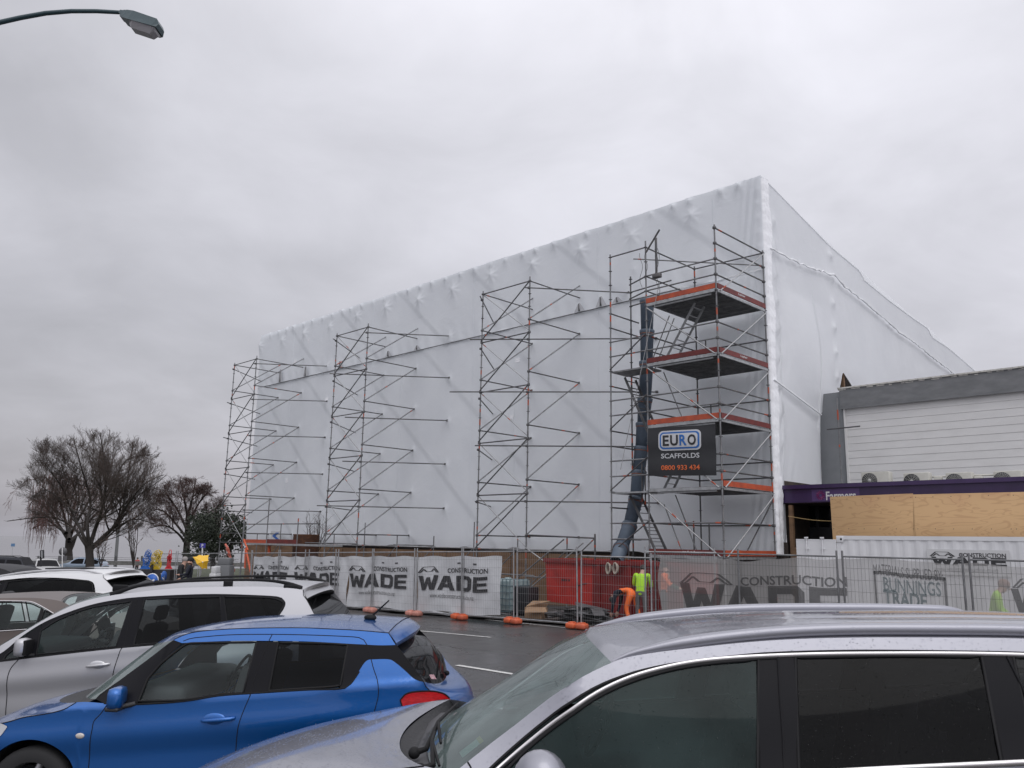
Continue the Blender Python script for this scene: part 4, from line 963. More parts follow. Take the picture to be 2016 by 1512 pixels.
mb.tube(W(-3.4, 5.3, 4.35), W(-6.5, 5.3, 4.33), .03, 6); tag(mb.build('pipe_duct', ACW), 'pale pipe duct with boxes running between the air conditioners', 'duct')
# single pole beside the cladding
pr = empty('scaffold_pole', W(-.75, 6.7, 4), 'lone scaffold pole with a cross tube standing against the white cladding edge', 'pole')
tubeobj('standard', W(-.72, 6.6, 4.04), W(-.72, 6.6, 7.3), pr, .026, STEEL); tubeobj('ledger', W(-.3, 6.62, 6.25), W(-1.5, 6.5, 6.25), pr, .024, STEEL_D)
mb = MB(); mb.tube(W(-.72, 6.6, 6.55), W(-.72, 6.6, 6.9), .028, 8); mb.build('paint_band', ORANGE, pr)
# ------------------------------------------------------------------ site container
CW = mat('white container paint', (0.74, 0.745, 0.76), 0.4, noise=(1.5, (0.67, 0.675, 0.69), 0.35, 0.7))
co = empty('shipping_container', W(-5.9, 1.7, 0), 'white shipping container behind the grey scrim, below the plywood sheets', 'container')
CT, CS0, CS1, CZ = .5, -3.08, -9.14, 2.50
mb = MB(); prof = []; s = CS0 - .12
while s > CS1 + .15:
    for ds, dt in ((0, .0), (.07, .016), (.14, .016), (.21, 0)): prof.append((s - ds, CT + .01 + dt))
    s -= .28
P = [W(a, b, .16) for a, b in prof] + [W(a, b, CZ - .10) for a, b in prof]; n = len(prof)
mb.add(P, [(i, i + 1, n + i + 1, n + i) for i in range(n - 1)]); mb.build('corrugated_side', CW, co)
mb = MB()
for s_ in (CS0 - .06, CS1 + .06):
    for t_ in (CT + .06, CT + 2.38): mb.box(W(s_, t_, CZ / 2), (.13, .13, CZ), BM)
for z_ in (.08, CZ - .05):
    mb.box(W((CS0 + CS1) / 2, CT + .04, z_), (abs(CS1 - CS0), .08, .10 if z_ > 1 else .16), BM)
    mb.box(W((CS0 + CS1) / 2, CT + 2.4, z_), (abs(CS1 - CS0), .08, .10), BM)
mb.build('frame', CW, co)
mb = MB(); mb.box(W((CS0 + CS1) / 2, CT + 1.22, CZ - .04), (6.0, 2.3, .03), BM); mb.box(W((CS0 + CS1) / 2, CT + 2.38, 1.25), (6.0, .04, 2.3), BM); mb.box(W(CS1 + .05, CT + 1.2, 1.25), (.05, 2.3, 2.3), BM); mb.build('roof', CW, co)
mb = MB(); mb.bbox(W(CS0 - .09, CT - .012, CZ - .09), (.18, .03, .17), .01, BM); mb.build('corner_casting', CW, co)
mb = MB(); mb.lathe([(0, .004), (.028, .004), (.03, 0)], W(CS0 - .13, CT - .03, CZ - .09), (-NN).to_track_quat('Z', 'Y').to_matrix(), 12); mb.build('casting_hole', VOID, co)
mb = MB(); mb.box(W(-2.52, CT - .03, 1.24), (1.1, .05, 2.32), BM); mb.box(W(-2.52, CT - .05, 2.38), (1.06, .02, .02), BM); dr_ = mb.build('door', CW, co)
mb = MB()
for s_ in (-2.28, -2.72): mb.tube(W(s_, CT - .09, .3), W(s_, CT - .09, 2.46), .016, 6); mb.box(W(s_, CT - .09, 2.44), (.09, .05, .04), BM); mb.box(W(s_, CT - .07, 2.15), (.10, .04, .03), BM)
mb.build('locking_bar', CW, dr_)
SGN = mat('white sign board', (0.60, 0.605, 0.61), 0.4)
q0, q1, q2 = st(at_t(1824, 1081, CT - .03)), st(at_t(1987, 1083, CT - .03)), st(at_t(1824, 1130, CT - .03))
csg = empty('container_sign', W(q0[0], CT - .02, q2[2]), 'white sign board reading WADE CONSTRUCTION fixed to the container side', 'sign')
mb = MB(); mb.prism([W(q0[0], CT - .03, q2[2]), W(q1[0], CT - .03, q2[2]), W(q1[0], CT - .03, q0[2]), W(q0[0], CT - .03, q0[2])], NN * .01); mb.build('sign_board', SGN, csg)
def cst(txt, x0, y0, x1, y1, bold, m_=INK):
    a, b = st(at_t(x0, y0, CT - .04)), st(at_t(x1, y1, CT - .04)); mb = MB()
    put_text(mb, txt, W(a[0], CT - .036, a[2]), -U, (0, 0, 1), a[0] - b[0], b[2] - a[2], bold); mb.build('lettering', m_, csg)
cst('CONSTRUCTION', 1888, 1096.5, 1980, 1090, .02); _a, _b = st(at_t(1834, 1111, CT - .04)), st(at_t(1981, 1099, CT - .04)); wade('lettering', lambda u, v, o=0: W(u, CT - .036, v), _a[0], _b[0], _a[2], _b[2], 0, INK, csg); cst('www.wadeconstruction.co.nz', 1840, 1124, 1965, 1118, 0, INKG)
a, b = st(at_t(1832, 1095, CT - .04)), st(at_t(1878, 1086.5, CT - .04))
def cmf(u, v, off=0): return W(u, CT - .037, v)
q = MB(); mountain(q, cmf, a[0], b[0], a[2], b[2], .035); q.build('emblem', INK, csg)

# ================================================================== SITE CLUTTER between fence and building
BINR = mat('red skip paint', (0.42, 0.028, 0.020), 0.45, noise=(3, (0.27, 0.020, 0.016), 0.4, 0.7)); BIND = mat('mesh-dimmed skip red', (0.20, 0.014, 0.013), 0.5, noise=(3, (0.12, 0.011, 0.011), 0.4, 0.7))  # second red is the same paint, darkened to imitate the mesh in front
bn = empty('skip_bin', W(3, -1, 0), 'big bright red steel skip bin behind the fence under the debris chute', 'skip bin')
TB = -1.6
mb = MB()
pf = [W(5.34, TB, .38), W(3.4, TB, .30), W(3.0, TB, .02), W(.4, TB, .02), W(.4, TB, 1.70), W(5.44, TB, 1.70)]
mb.prism(pf, NN * .03); mb.prism([p + NN * 1.9 for p in pf], NN * .03)
mb.prism([W(5.44, TB, 1.70), W(5.34, TB, .38), W(5.34, TB + 1.9, .38), W(5.44, TB + 1.9, 1.70)], U * .03); mb.build('bin_body', BINR, bn)
mb = MB()
for s_ in (.55, 1.3, 2.1, 3.25): mb.box(W(s_, TB - .04, .9), (.10, .08, 1.5), BM)
mb.box(W(2.92, TB - .05, 1.64), (5.1, .10, .12), BM); mb.build('rib', BIND, bn)
mb = MB(); mb.box(W(1.97, TB - .015, .87), (3.12, .02, 1.66), BM); mb.build('mesh_dimmed_plate', BIND, bn)  # added plate carrying the darkening of overlapping fence mesh in its colour
mb = MB(); mb.box(W(2.6, TB + .9, .6), (4.2, 1.7, .4), BM); mb.build('bin_load', DIRT, bn)
a, b = st(at_t(1106, 1144, TB)), st(at_t(1121, 1141, TB)); mb = MB(); put_text(mb, 'BIN 8', W(a[0], TB - .008, a[2]), -U, (0, 0, 1), .34, .07, .03); mb.build('lettering', INK, bn)
mb = MB(); mb.path([W(4.1, TB - .004, .92), W(3.9, TB - .004, .97), W(3.75, TB - .004, .99)], .014, 4); mb.build('scratch', INK, bn)
COIL = mat('pale hose', (0.36, 0.31, 0.26), 0.7)
for k, (x, l_) in enumerate(((1201, 'left pale hose coil hanging on the red skip'), (1215, 'right pale hose coil hanging on the red skip'))):
    a = st(at_t(x, 1119, TB - .1)); c = W(a[0], TB - .14, a[2]); mb = MB()
    for j in range(4):
        pts = [c - NN * .02 * j + (U * math.cos(q * .3927) * .072 + Vector((0, 0, 1)) * math.sin(q * .3927) * (.12 + .012 * j)) for q in range(17)]; mb.path(pts, .024, 6, caps=False)
    tag(mb.build('hose_coil', COIL), l_, 'hose coil', 'hose coils on the red skip')
# water tanks in cages
TNK = mat('milky tank plastic', (0.33, 0.40, 0.40), 0.4, noise=(2, (0.24, 0.32, 0.33), 0.35, 0.65)); CAGE = mat('blue-grey cage tube', (0.09, 0.15, 0.18), 0.5, 0.3)
def ibc(s0, t0, label):
    root = empty('caged_tank', W(s0, t0, gz(s0)), label, 'water tank', 'caged water tanks by the fence'); g_ = gz(s0)
    mb = MB(); mb.bbox(W(s0, t0, g_ + .65), (1.12, .95, .98), .07, BM); mb.lathe([(.11, 0), (.11, .06), (0, .07)], W(s0, t0, g_ + 1.13), None, 14); mb.build('tank', TNK, root)
    mb = MB()
    for i in range(8): x = -.58 + 1.16 * i / 7; mb.tube(W(s0 + x, t0 - .5, g_ + .15), W(s0 + x, t0 - .5, g_ + 1.16), .011, 5)
    for i in range(6): z = g_ + .16 + i * .2; mb.tube(W(s0 - .58, t0 - .51, z), W(s0 + .58, t0 - .51, z), .011, 5); mb.tube(W(s0 - .58, t0 - .51, z), W(s0 - .58, t0 + .5, z), .011, 5)
    for i in range(6): y = -.5 + i / 5; mb.tube(W(s0 - .59, t0 + y, g_ + .15), W(s0 - .59, t0 + y, g_ + 1.16), .011, 5)
    mb.build('cage', CAGE, root)
    mb = MB(); mb.box(W(s0, t0, g_ + .12), (1.2, 1.0, .03), BM)
    for x in (-.5, 0, .5): mb.box(W(s0 + x, t0, g_ + .05), (.12, 1.0, .10), BM)
    mb.build('pallet', DARKW, root)
ibc(8.05, -1.9, 'pale caged water tank at the end of the nearest left banner'); ibc(6.82, -1.9, 'pale caged water tank next to the red skip')
mb = MB(); mb.bbox(W(5.9, -2.0, .42), (.62, .5, .78), .03, BM); mb.box(W(5.9, -2.0, .03), (.7, .55, .06), BM); tag(mb.build('switch_box', VINYL), 'dark upright cabinet between the caged tank and the red skip', 'cabinet')
CARD = mat('wet cardboard', (0.30, 0.19, 0.11), 0.8, noise=(4, (0.20, 0.12, 0.07), 0.4, 0.7))
mb = MB(); c = W(4.35, -3.2, 0)
mb.box(c + Vector((0, 0, .17)), (.55, .40, .30), BM @ rotz(.3)); mb.prism([c + Vector((-.3, -.2, .32)), c + Vector((.25, -.25, .34)), c + Vector((.3, -.45, .22)), c + Vector((-.34, -.42, .2))], (0, 0, .008)); mb.prism([c + Vector((-.3, .2, .32)), c + Vector((.3, .2, .32)), c + Vector((.42, .1, .5)), c + Vector((-.1, .3, .48))], (0, 0, .008))
tag(mb.build('cardboard_box', CARD), 'crushed open cardboard box just behind the fence foot', 'box')
SLAB = mat('grey broken sheet', (0.10, 0.10, 0.105), 0.6, noise=(5, (0.05, 0.05, 0.053), 0.35, 0.7))
mb = MB()
for i in range(110):
    q = rs.random(); s_ = 3.9 - 2.6 * q + rs.uniform(-.4, .4); t_ = -2.6 + rs.uniform(-.7, .55); hz = max(.02, .42 * (1 - abs(q - .35) * 1.5)) * rs.random() + .02
    M_ = BM @ rotz(rs.uniform(-.8, .8)) @ Matrix.Rotation(rs.uniform(-.25, .25), 3, 'X') @ Matrix.Rotation(rs.uniform(-.25, .25), 3, 'Y')
    mb.box(W(s_, t_, hz), (rs.uniform(.25, .9), rs.uniform(.08, .4), .02), M_)
tag(mb.build('rubble', SLAB), kind='stuff')
mb = MB()
for i in range(46):
    s_ = rs.uniform(6, 24); M_ = BM @ rotz(rs.uniform(-.3, .3)) @ Matrix.Rotation(rs.uniform(-.1, .1), 3, 'Y'); mb.box(W(s_, -3.6 + rs.uniform(-.3, .6), gz(s_) + rs.uniform(.03, .16)), (rs.uniform(.4, 1.6), rs.uniform(.05, .3), .03), M_, rs.randrange(2))
tag(mb.build('debris', [SLAB, CW]), kind='stuff')
# base lift scaffold between fence and building
bs = empty('low_scaffold', W(12, 1.6, -.2), 'low scaffold bays of rails and diagonals along the foot of the wrapped front', 'scaffold')
sp_list = [5.2, 8.06, 10.64, 13.2, 15.8, 18.42, 20.99, 23.6, 26.2, 28.86, 31.41]
for i, s_ in enumerate(sp_list):
    tubeobj('standard', W(s_, TF - .75, gz(s_)), W(s_, TF - .75, 2.4 if i % 3 else 3.0), bs, .026, STEEL, True)
    if i < len(sp_list) - 1:
        s2 = sp_list[i + 1]
        tubeobj('ledger', W(s_, TF - .75, 1.92), W(s2, TF - .75, 1.92), bs, .024, STEEL_L)
        tubeobj('brace', W(s_, TF - .8, 1.9), W(s2, TF - .8, gz(s2) + .3), bs, .022, STEEL)
        if i in (3, 5, 6, 8): tubeobj('ledger', W(s_, .25, 2.0), W(s2, .25, 2.0), bs, .024, STEEL)
for (s_, a_, b_) in ((5.3, 2.3, .4), (6.6, 1.1, 1.1)): tubeobj('ledger', W(s_, -.9, a_), W(s_ + 3, -.9, b_), bs, .024, STEEL)
tubeobj('ledger', W(8.06, .23, 1.0), W(4.9, .23, 1.0), bs, .024, STEEL); tubeobj('brace', W(8.06, .2, 2.0), W(5.0, .2, .5), bs, .022, STEEL_L); tubeobj('brace', W(5.4, .2, 2.2), W(8.3, .2, .3), bs, .022, STEEL_L)
tubeobj('ledger', W(8.06, .2, 2.45), W(4.9, .2, 2.36), bs, .026, STEEL_D); tubeobj('brace', W(4.9, .2, 2.36), W(6.3, .2, 1.3), bs, .022, STEEL)
tubeobj('standard', W(4.9, .2, 1.4), W(4.9, .2, 2.5), bs, .03, STEEL_D)
# lake-end platform with orange board, rusty tank, strut and small sign
lp = empty('scaffold_walkway', W(27, -1, 1.6), 'low walkway with orange and dark boards beside the rusty tank', 'scaffold')
def bpx(x0, y0, x1, y1, t, th, name, m_, parent):
    a, b = st(at_t(x0, y0, t)), st(at_t(x1, y0, t)); c = st(at_t((x0 + x1) / 2, y1, t)); d = st(at_t((x0 + x1) / 2, y0, t))
    mb = MB(); mb.prism([W(a[0], t, c[2]), W(b[0], t, c[2]), W(b[0], t, d[2]), W(a[0], t, d[2])], NN * th); return mb.build(name, m_, parent)
bpx(479, 1062, 525, 1070, -1.2, .05, 'toe_board', TOE, lp); bpx(525, 1062, 585, 1070.5, -1.2, .05, 'toe_board', TOE_D, lp); bpx(478, 1070.5, 640, 1074, -1.25, .9, 'deck', ALU, lp)
for x in (479, 525, 585, 640): a = st(at_t(x, 1060, -1.2)); tubeobj('standard', W(a[0], -1.2, gz(a[0])), W(a[0], -1.2, a[2] + (.9 if x != 525 else 1.9)), lp, .026, STEEL)
a, b = st(at_t(479, 1050, -1.2)), st(at_t(525, 1051, -1.2)); tubeobj('guard_rail', W(a[0], -1.2, a[2]), W(b[0], -1.2, a[2]), lp, .024, STEEL)
a, b = st(at_t(479, 1032, -1.2)), st(at_t(630, 1034, -1.2)); tubeobj('guard_rail', W(a[0], -1.2, a[2]), W(b[0], -1.2, a[2]), lp, .024, STEEL_D)
RUST = mat('rusty brown steel', (0.085, 0.04, 0.025), 0.75, noise=(4, (0.16, 0.07, 0.035), 0.45, 0.7, (1, 1, 2.5)), bump=(12, .5))
a, b = st(at_t(578, 1060, -.2)), st(at_t(628, 1060, -.2)); c = W((a[0] + b[0]) / 2, .6, 0); rr = (c - at_t(603, 1060, -.2)).length * 0 + .62
zt = st(at_t(603, 1052, .6))[2] - gz(22) - .05
mb = MB(); mb.lathe([(rr, 0), (rr, zt - .05), (rr * 1.03, zt - .03), (rr * 1.03, zt), (rr * .92, zt), (rr * .9, .5)], W(st(at_t(603, 1060, .6))[0], .6, gz(22) + .05), None, 28); tag(mb.build('rusty_tank', RUST), 'round rusty brown steel tank behind the low walkway', 'tank')
OSTR = mat('orange painted steel', (0.60, 0.10, 0.03), 0.5)
mb = MB(); p = [at_t(x, y, -2.0) for x, y in ((484, 1080), (482, 1118), (494, 1128), (488, 1083), (480, 1062))]
mb.tube(p[0], p[1], .05, 8); mb.tube(p[0], p[2], .05, 8); mb.tube(p[3], p[4], .035, 8); tag(mb.build('orange_strut', OSTR), 'orange A-shaped strut standing behind the far fence panels', 'strut')
mb = MB(); p = [at_t(x, y, -1.0) for x, y in ((530, 1074), (530, 1090), (572, 1086), (538, 1080))]
mb.tube(p[0], p[1], .07, 8); tag(mb.build('orange_post', OSTR), 'short orange post under the low walkway', 'post')
BLS = mat('blue arrow sign', (0.03, 0.12, 0.42), 0.4)
sgn2 = empty('arrow_sign', at_t(543, 1062, TF - .3), 'small white sign with a blue arrowhead pointing left, in front of the film', 'sign')
def pp(x, y, t): return at_t(x, y, t)
mb = MB(); mb.prism([pp(533, 1046, TF - .4), pp(551, 1046, TF - .4), pp(551, 1063, TF - .4), pp(533, 1063, TF - .4)], NN * .02); mb.build('sign_board', SGN, sgn2)
mb = MB(); mb.prism([pp(535.5, 1055, TF - .43), pp(543, 1048.5, TF - .43), pp(549, 1048.5, TF - .43), pp(541.5, 1055, TF - .43), pp(549, 1061.5, TF - .43), pp(543, 1061.5, TF - .43)], NN * .01); mb.build('arrow', BLS, sgn2)
# ================================================================== TREES
BARK = mat('wet dark bark', (0.042, 0.035, 0.031), 0.85, noise=(4, (0.030, 0.026, 0.023), 0.35, 0.65)); TWIG = mat('bare twigs', (0.078, 0.060, 0.052), 0.9)
TWIGR = mat('reddish bare twigs', (0.115, 0.062, 0.056), 0.9); LEAFD = mat('dark evergreen leaves', (0.022, 0.030, 0.020), 0.8, noise=(1.5, (0.045, 0.055, 0.032), 0.45, 0.7)); LEAFB = mat('dry brown leaves', (0.09, 0.05, 0.035), 0.8)
ENV = None
def env(cx, cy, rx, rz, Y):
    c = at_y(cx, cy, Y); k = Y / FPX; return (c.x, c.z, rx * k, rz * k)
def grow(tw, tr, p, d, L, r, lvl, rt, up=.15, droop=0.0, spread=.7, maxl=4, thick=.02, dens=1.0):
    """one branch: a bent path with children; stout wood goes to tr, twigs to tw"""
    if ENV and lvl > 0:
        for _ in range(5):
            e = p + d * L + Vector((0, 0, up * L * .6)); q_ = ((e.x - ENV[0]) / ENV[2]) ** 2 + ((e.z - ENV[1]) / ENV[3]) ** 2
            if q_ <= 1.05 + rt.uniform(-.35, .12): break
            L *= .72
        if L < .12: return
    n = 5 if lvl < maxl else 4; pts = [p.copy()]; q = p.copy(); dd = d.copy()
    for i in range(n):
        dd = (dd + Vector((rt.uniform(-1, 1), rt.uniform(-1, 1), rt.uniform(-1, 1))) * .17 + Vector((0, 0, up - droop * (i + 1) / n))).normalized(); q = q + dd * L / n; pts.append(q.copy())
    rs_ = [max(thick * .6, r * (1 - .62 * i / n)) for i in range(n + 1)]
    (tr if r > .055 else tw).path(pts, rs_, 6 if r > .08 else 3, caps=False)
    if lvl >= maxl: return
    nc = int((5, 6, 6, 5)[min(lvl, 3)] * dens)
    for k in range(nc):
        u = .22 + .78 * (k + rt.random()) / nc; i = min(n - 1, int(u * n)); c = pts[i].lerp(pts[i + 1], u * n - i); ax = (pts[i + 1] - pts[i]).normalized()
        side = Vector((rt.uniform(-1, 1), rt.uniform(-1, 1), rt.uniform(-.6, 1))); side = (side - ax * side.dot(ax)).normalized(); an = rt.uniform(.5, 1.0) * spread
        grow(tw, tr, c, (ax * math.cos(an) + side * math.sin(an)).normalized(), L * rt.uniform(.42, .66) * (1.05 - .25 * u), r * .48 * (1 - .3 * u), lvl + 1, rt, up, droop, spread, maxl, thick, dens)
def limb(tw, tr, pts, r0, r1, rt, **kw):
    pts = [Vector(p) for p in pts]; P = []
    for i in range(len(pts) - 1):
        for k in range(4):
            t = k / 4; p0 = pts[max(0, i - 1)]; p3 = pts[min(len(pts) - 1, i + 2)]; a, b = pts[i], pts[i + 1]
            P.append(.5 * ((2 * a) + (b - p0) * t + (2 * p0 - 5 * a + 4 * b - p3) * t * t + (3 * a - p0 - 3 * b + p3) * t ** 3))
    P.append(pts[-1]); n = len(P)
    tr.path(P, [r0 + (r1 - r0) * (i / (n - 1)) ** .8 for i in range(n)], 7, caps=False)
    tot = sum((P[i + 1] - P[i]).length for i in range(n - 1)); m_ = kw.pop('kids', 12); Lk = kw.pop('klen', .42)
    for k in range(m_):
        u = .28 + .72 * (k + rt.random()) / m_; i = min(n - 2, int(u * (n - 1))); c = P[i].lerp(P[i + 1], u * (n - 1) - i); ax = (P[i + 1] - P[i]).normalized()
        side = Vector((rt.uniform(-1, 1), rt.uniform(-1, 1), rt.uniform(-.5, .8))); side = (side - ax * side.dot(ax)).normalized(); an = rt.uniform(.4, .95)
        grow(tw, tr, c, (ax * math.cos(an) + side * math.sin(an)).normalized(), tot * Lk * rt.uniform(.55, 1) * (1.15 - .5 * u), (r0 + (r1 - r0) * u) * .5, 1, rt, **kw)
def T(x, y, Y, dy=0):
    return at_y(x, y, Y + dy)
# --- big bare tree
rt = random.Random(21); Y = 78; ENV = env(176, 962, 156, 116, Y)
root = empty('bare_tree', at_y(177, 1122, Y), 'largest bare leafless tree with a broad fan of upright limbs, by the lake', 'tree')
tr, tw = MB(), MB(); tr.path([T(177, 1130, Y), T(177, 1105, Y), T(176, 1088, Y), T(176, 1074, Y)], [.42, .36, .34, .42], 10, caps=False)
for px_, r0, kids in (([(176, 1084), (160, 1060), (140, 1035), (95, 1018), (14, 1026)], .17, 13), ([(176, 1080), (160, 1045), (140, 1005), (122, 960), (88, 912)], .19, 14), ([(176, 1078), (172, 1030), (178, 985), (160, 920), (145, 866)], .2, 14),
                      ([(176, 1078), (188, 1040), (204, 990), (208, 930), (197, 852)], .24, 15), ([(178, 1082), (205, 1055), (236, 1022), (248, 965), (262, 868)], .24, 15), ([(178, 1078), (215, 1048), (240, 1010), (282, 955), (322, 935)], .19, 14),
                      ([(178, 1082), (200, 1068), (232, 1040), (265, 1022), (298, 1030)], .13, 9), ([(204, 990), (225, 950), (250, 905), (300, 895)], .13, 10), ([(150, 1010), (120, 985), (90, 965), (62, 980)], .12, 9)):
    dy = [0, rt.uniform(-1, 1), rt.uniform(-2.5, 2.5), rt.uniform(-4, 4), rt.uniform(-5, 5)]
    limb(tw, tr, [T(x, y, Y, dy[i]) for i, (x, y) in enumerate(px_)], r0, .035, rt, kids=kids + 3, klen=.40, up=.07, spread=.8, maxl=4, thick=.010, dens=1.22)
tr.build('trunk', BARK, root); tw.build('crown', TWIG, root)
# --- weeping tree behind it, to the left
rt = random.Random(5); Y = 98; ENV = env(135, 990, 92, 68, Y)
root = empty('weeping_tree', at_y(134, 1116, Y), 'reddish leafless weeping tree with hanging twigs behind the left of the largest tree', 'tree')
tr, tw = MB(), MB(); tr.path([T(136, 1125, Y), T(135, 1085, Y), T(136, 1060, Y)], [.55, .42, .36], 9, caps=False); tr.path([T(136, 1085, Y), T(143, 1072, Y), T(150, 1055, Y)], [.3, .22, .15], 7)
for px_ in ([(136, 1066), (120, 1040), (100, 1010), (70, 985), (55, 1000)], [(136, 1066), (130, 1030), (115, 980), (90, 940), (66, 945)], [(136, 1062), (140, 1020), (150, 970), (130, 930)], [(136, 1062), (150, 1030), (175, 985), (185, 950)], [(136, 1066), (160, 1045), (190, 1010), (215, 1000)], [(130, 1050), (110, 1035), (85, 1020), (62, 1030)]):
    limb(tw, tr, [T(x, y, Y, rt.uniform(-3, 3)) for x, y in px_], .22, .04, rt, kids=11, klen=.42, up=.06, droop=.45, spread=.9, maxl=3, thick=.02)
for k in range(330):                                      # curtains of hanging twigs
    x = rt.triangular(50, 225, 90); ytop = 925 + ((x - 125) / 95) ** 2 * 60 + rt.uniform(0, 75); c = T(x, ytop, Y, rt.uniform(-5, 5)); L = rt.uniform(1.5, 4.2) * (1.25 if x < 125 else .8); pts = [c]
    for i in range(5): c = c + Vector((rt.uniform(-.12, .12), rt.uniform(-.12, .12), -L / 5)); pts.append(c)
    tw.path(pts, [.022, .02, .018, .016, .014, .012], 3, caps=False)
tr.build('trunk', BARK, root); tw.build('crown', TWIGR, root)
# --- second bare tree
rt = random.Random(9); Y = 84; ENV = env(366, 1000, 77, 63, Y)
root = empty('bare_tree', at_y(366, 1120, Y), 'smaller rounded bare tree with reddish twigs right of the coloured cut-outs', 'tree')
tr, tw = MB(), MB(); tr.path([T(366, 1126, Y), T(367, 1085, Y), T(369, 1050, Y), T(370, 1010, Y)], [.42, .33, .28, .2], 9, caps=False)
for px_ in ([(367, 1072), (350, 1050), (325, 1035), (292, 1040)], [(368, 1060), (345, 1030), (320, 1005), (298, 1005)], [(369, 1045), (350, 1005), (330, 975), (322, 965)], [(370, 1020), (362, 980), (355, 945)], [(370, 1015), (380, 975), (385, 942)], [(370, 1030), (392, 990), (415, 962)], [(369, 1050), (395, 1020), (428, 1000)], [(368, 1060), (390, 1045), (420, 1035)]):
    limb(tw, tr, [T(x, y, Y, rt.uniform(-3, 3)) for x, y in px_], .15, .035, rt, kids=12, klen=.42, up=.08, droop=.12, spread=.85, maxl=4, thick=.011, dens=1.25)
tr.build('trunk', BARK, root); tw.build('crown', mat('brown bare twigs', (0.085, 0.052, 0.047), 0.9), root)
# --- dark evergreen
rt = random.Random(14); Y = 66
root = empty('evergreen_tree', at_y(425, 1112, Y), 'dark dense evergreen tree behind the far scaffold tower', 'tree')
tr, tw = MB(), MB()
for px_ in ([(420, 1120), (418, 1085), (425, 1050), (440, 1020)], [(420, 1095), (440, 1070), (462, 1045)], [(419, 1090), (400, 1060), (392, 1035)], [(455, 1118), (452, 1085), (458, 1060)]):
    tr.path([T(x, y, Y) for x, y in px_], [.22, .17, .12, .07][:len(px_)], 6)
cl = []
for k in range(74):
    x = rt.uniform(376, 482); yt = 1006 + 20 * abs((x - 425) / 55) ** 2; y = rt.uniform(yt, 1080 if 390 < x < 470 else 1070); cl.append((T(x, y, Y, rt.uniform(-2.5, 2.5)), rt.uniform(.35, .9)))
for k in range(22): cl.append((T(rt.uniform(362, 478), rt.uniform(1072, 1100), Y, rt.uniform(-2, 2)), rt.uniform(.2, .5)))
for c, r_ in cl:
    for k in range(int(130 * r_)):
        v = Vector((rt.gauss(0, .5), rt.gauss(0, .5), rt.gauss(0, .42))) * r_; a = Vector((rt.uniform(-1, 1), rt.uniform(-1, 1), rt.uniform(-1, 1))).normalized() * rt.uniform(.06, .13); b = a.cross(Vector((rt.uniform(-1, 1), rt.uniform(-1, 1), rt.uniform(-1, 1)))).normalized() * .07
        p = c + v; tw.add([p - a, p + b, p + a, p - b], [(0, 1, 2, 3)])
tr.build('trunk', BARK, root); tw.build('crown', LEAFD, root)
# --- saplings and shrubs
def sapling(name, x, ybase, ytop, Y, wpx, stems, seed, label, leaves=60, r=.03, rng=None):
    rt = random.Random(seed); root = empty(name, at_y(x, ybase, Y), label, 'young tree'); tr, tw = MB(), MB(); lf = MB()
    for k in range(stems):
        xt = x + rt.uniform(-.5, .5) * wpx; ym = (ybase + ytop) / 2; p = [T(x + rt.uniform(-1, 1), ybase, Y), T(x + (xt - x) * .9 + rt.uniform(-2, 2), ym + rt.uniform(-5, 12), Y, rt.uniform(-.4, .4)), T(xt, ytop + rt.uniform(0, (ybase - ytop) * .35), Y, rt.uniform(-.5, .5))]
        tr.path([p[0], p[0].lerp(p[1], .5) + Vector((rt.uniform(-.06, .06), 0, 0)), p[1], p[1].lerp(p[2], .5), p[2]], [r, r * .85, r * .65, r * .45, r * .25], 5)
        for i in range(9):
            u = rt.uniform(.25, 1); c = p[0].lerp(p[1], u * 2) if u < .5 else p[1].lerp(p[2], u * 2 - 1); q = c + Vector((rt.uniform(-.4, .4), rt.uniform(-.3, .3), rt.uniform(.15, .5))); tw.path([c, (c + q) / 2 + Vector((0, 0, .03)), q], [r * .35, r * .28, r * .2], 3)
            for j in range(max(1, leaves // (stems * 9))):
                cc = c.lerp(q, rt.random()); a = Vector((rt.uniform(-1, 1), rt.uniform(-1, 1), rt.uniform(-1, 1))).normalized() * .05; b = a.cross(Vector((0, .3, 1))).normalized() * .035; lf.add([cc - a, cc + b, cc + a, cc - b], [(0, 1, 2, 3)])
    tr.build('trunk', BARK, root); tw.build('twigs', TWIG, root)
    if leaves: lf.build('leaves', LEAFB, root)
sapling('sapling', 263, 1118, 998, 46, 38, 7, 3, 'thin multi-stemmed sapling with a few dead leaves in front of the lamp post', 190)
sapling('sapling', 199, 1116, 1052, 48, 28, 7, 4, 'short twiggy sapling beside the largest tree trunk', 140, .022)
sapling('shrub', 622, 1092, 1008, at_t(622, 1088, 1.4).y, 46, 12, 6, 'leafless upright shrub behind the rusty round tank', 0, .022)

# ================================================================== LAKESIDE BACKGROUND
def signpost(name, px_, Y, label, zlo, cat='sign', pole=WHT, r=.035):
    root = empty(name, at_y(px_[0], px_[2], Y), label, cat); mb = MB(); mb.tube(at_y(px_[0], px_[2], Y), at_y(px_[0] + .3, px_[1], Y), r, 8); mb.build('pole', pole, root); return root
DKS = mat('dark sign back', (0.10, 0.10, 0.105), 0.5)
r1 = signpost('round_sign', (122.5, 1078, 1122), 52, 'round dark sign with a small plate under it on a white pole, seen from behind', 0)
c = at_y(123, 1085.6, 52) + Vector((0, .06, 0)); mb = MB(); mb.lathe([(0, 0), (.25, 0), (.25, .02), (0, .02)], c, Matrix.Rotation(R(90), 3, 'X'), 24); mb.build('disc', DKS, r1)
mb = MB(); c2 = at_y(122, 1099.5, 52) + Vector((0, .06, 0)); mb.box(c2, (.54, .02, .32)); mb.build('plate', DKS, r1)
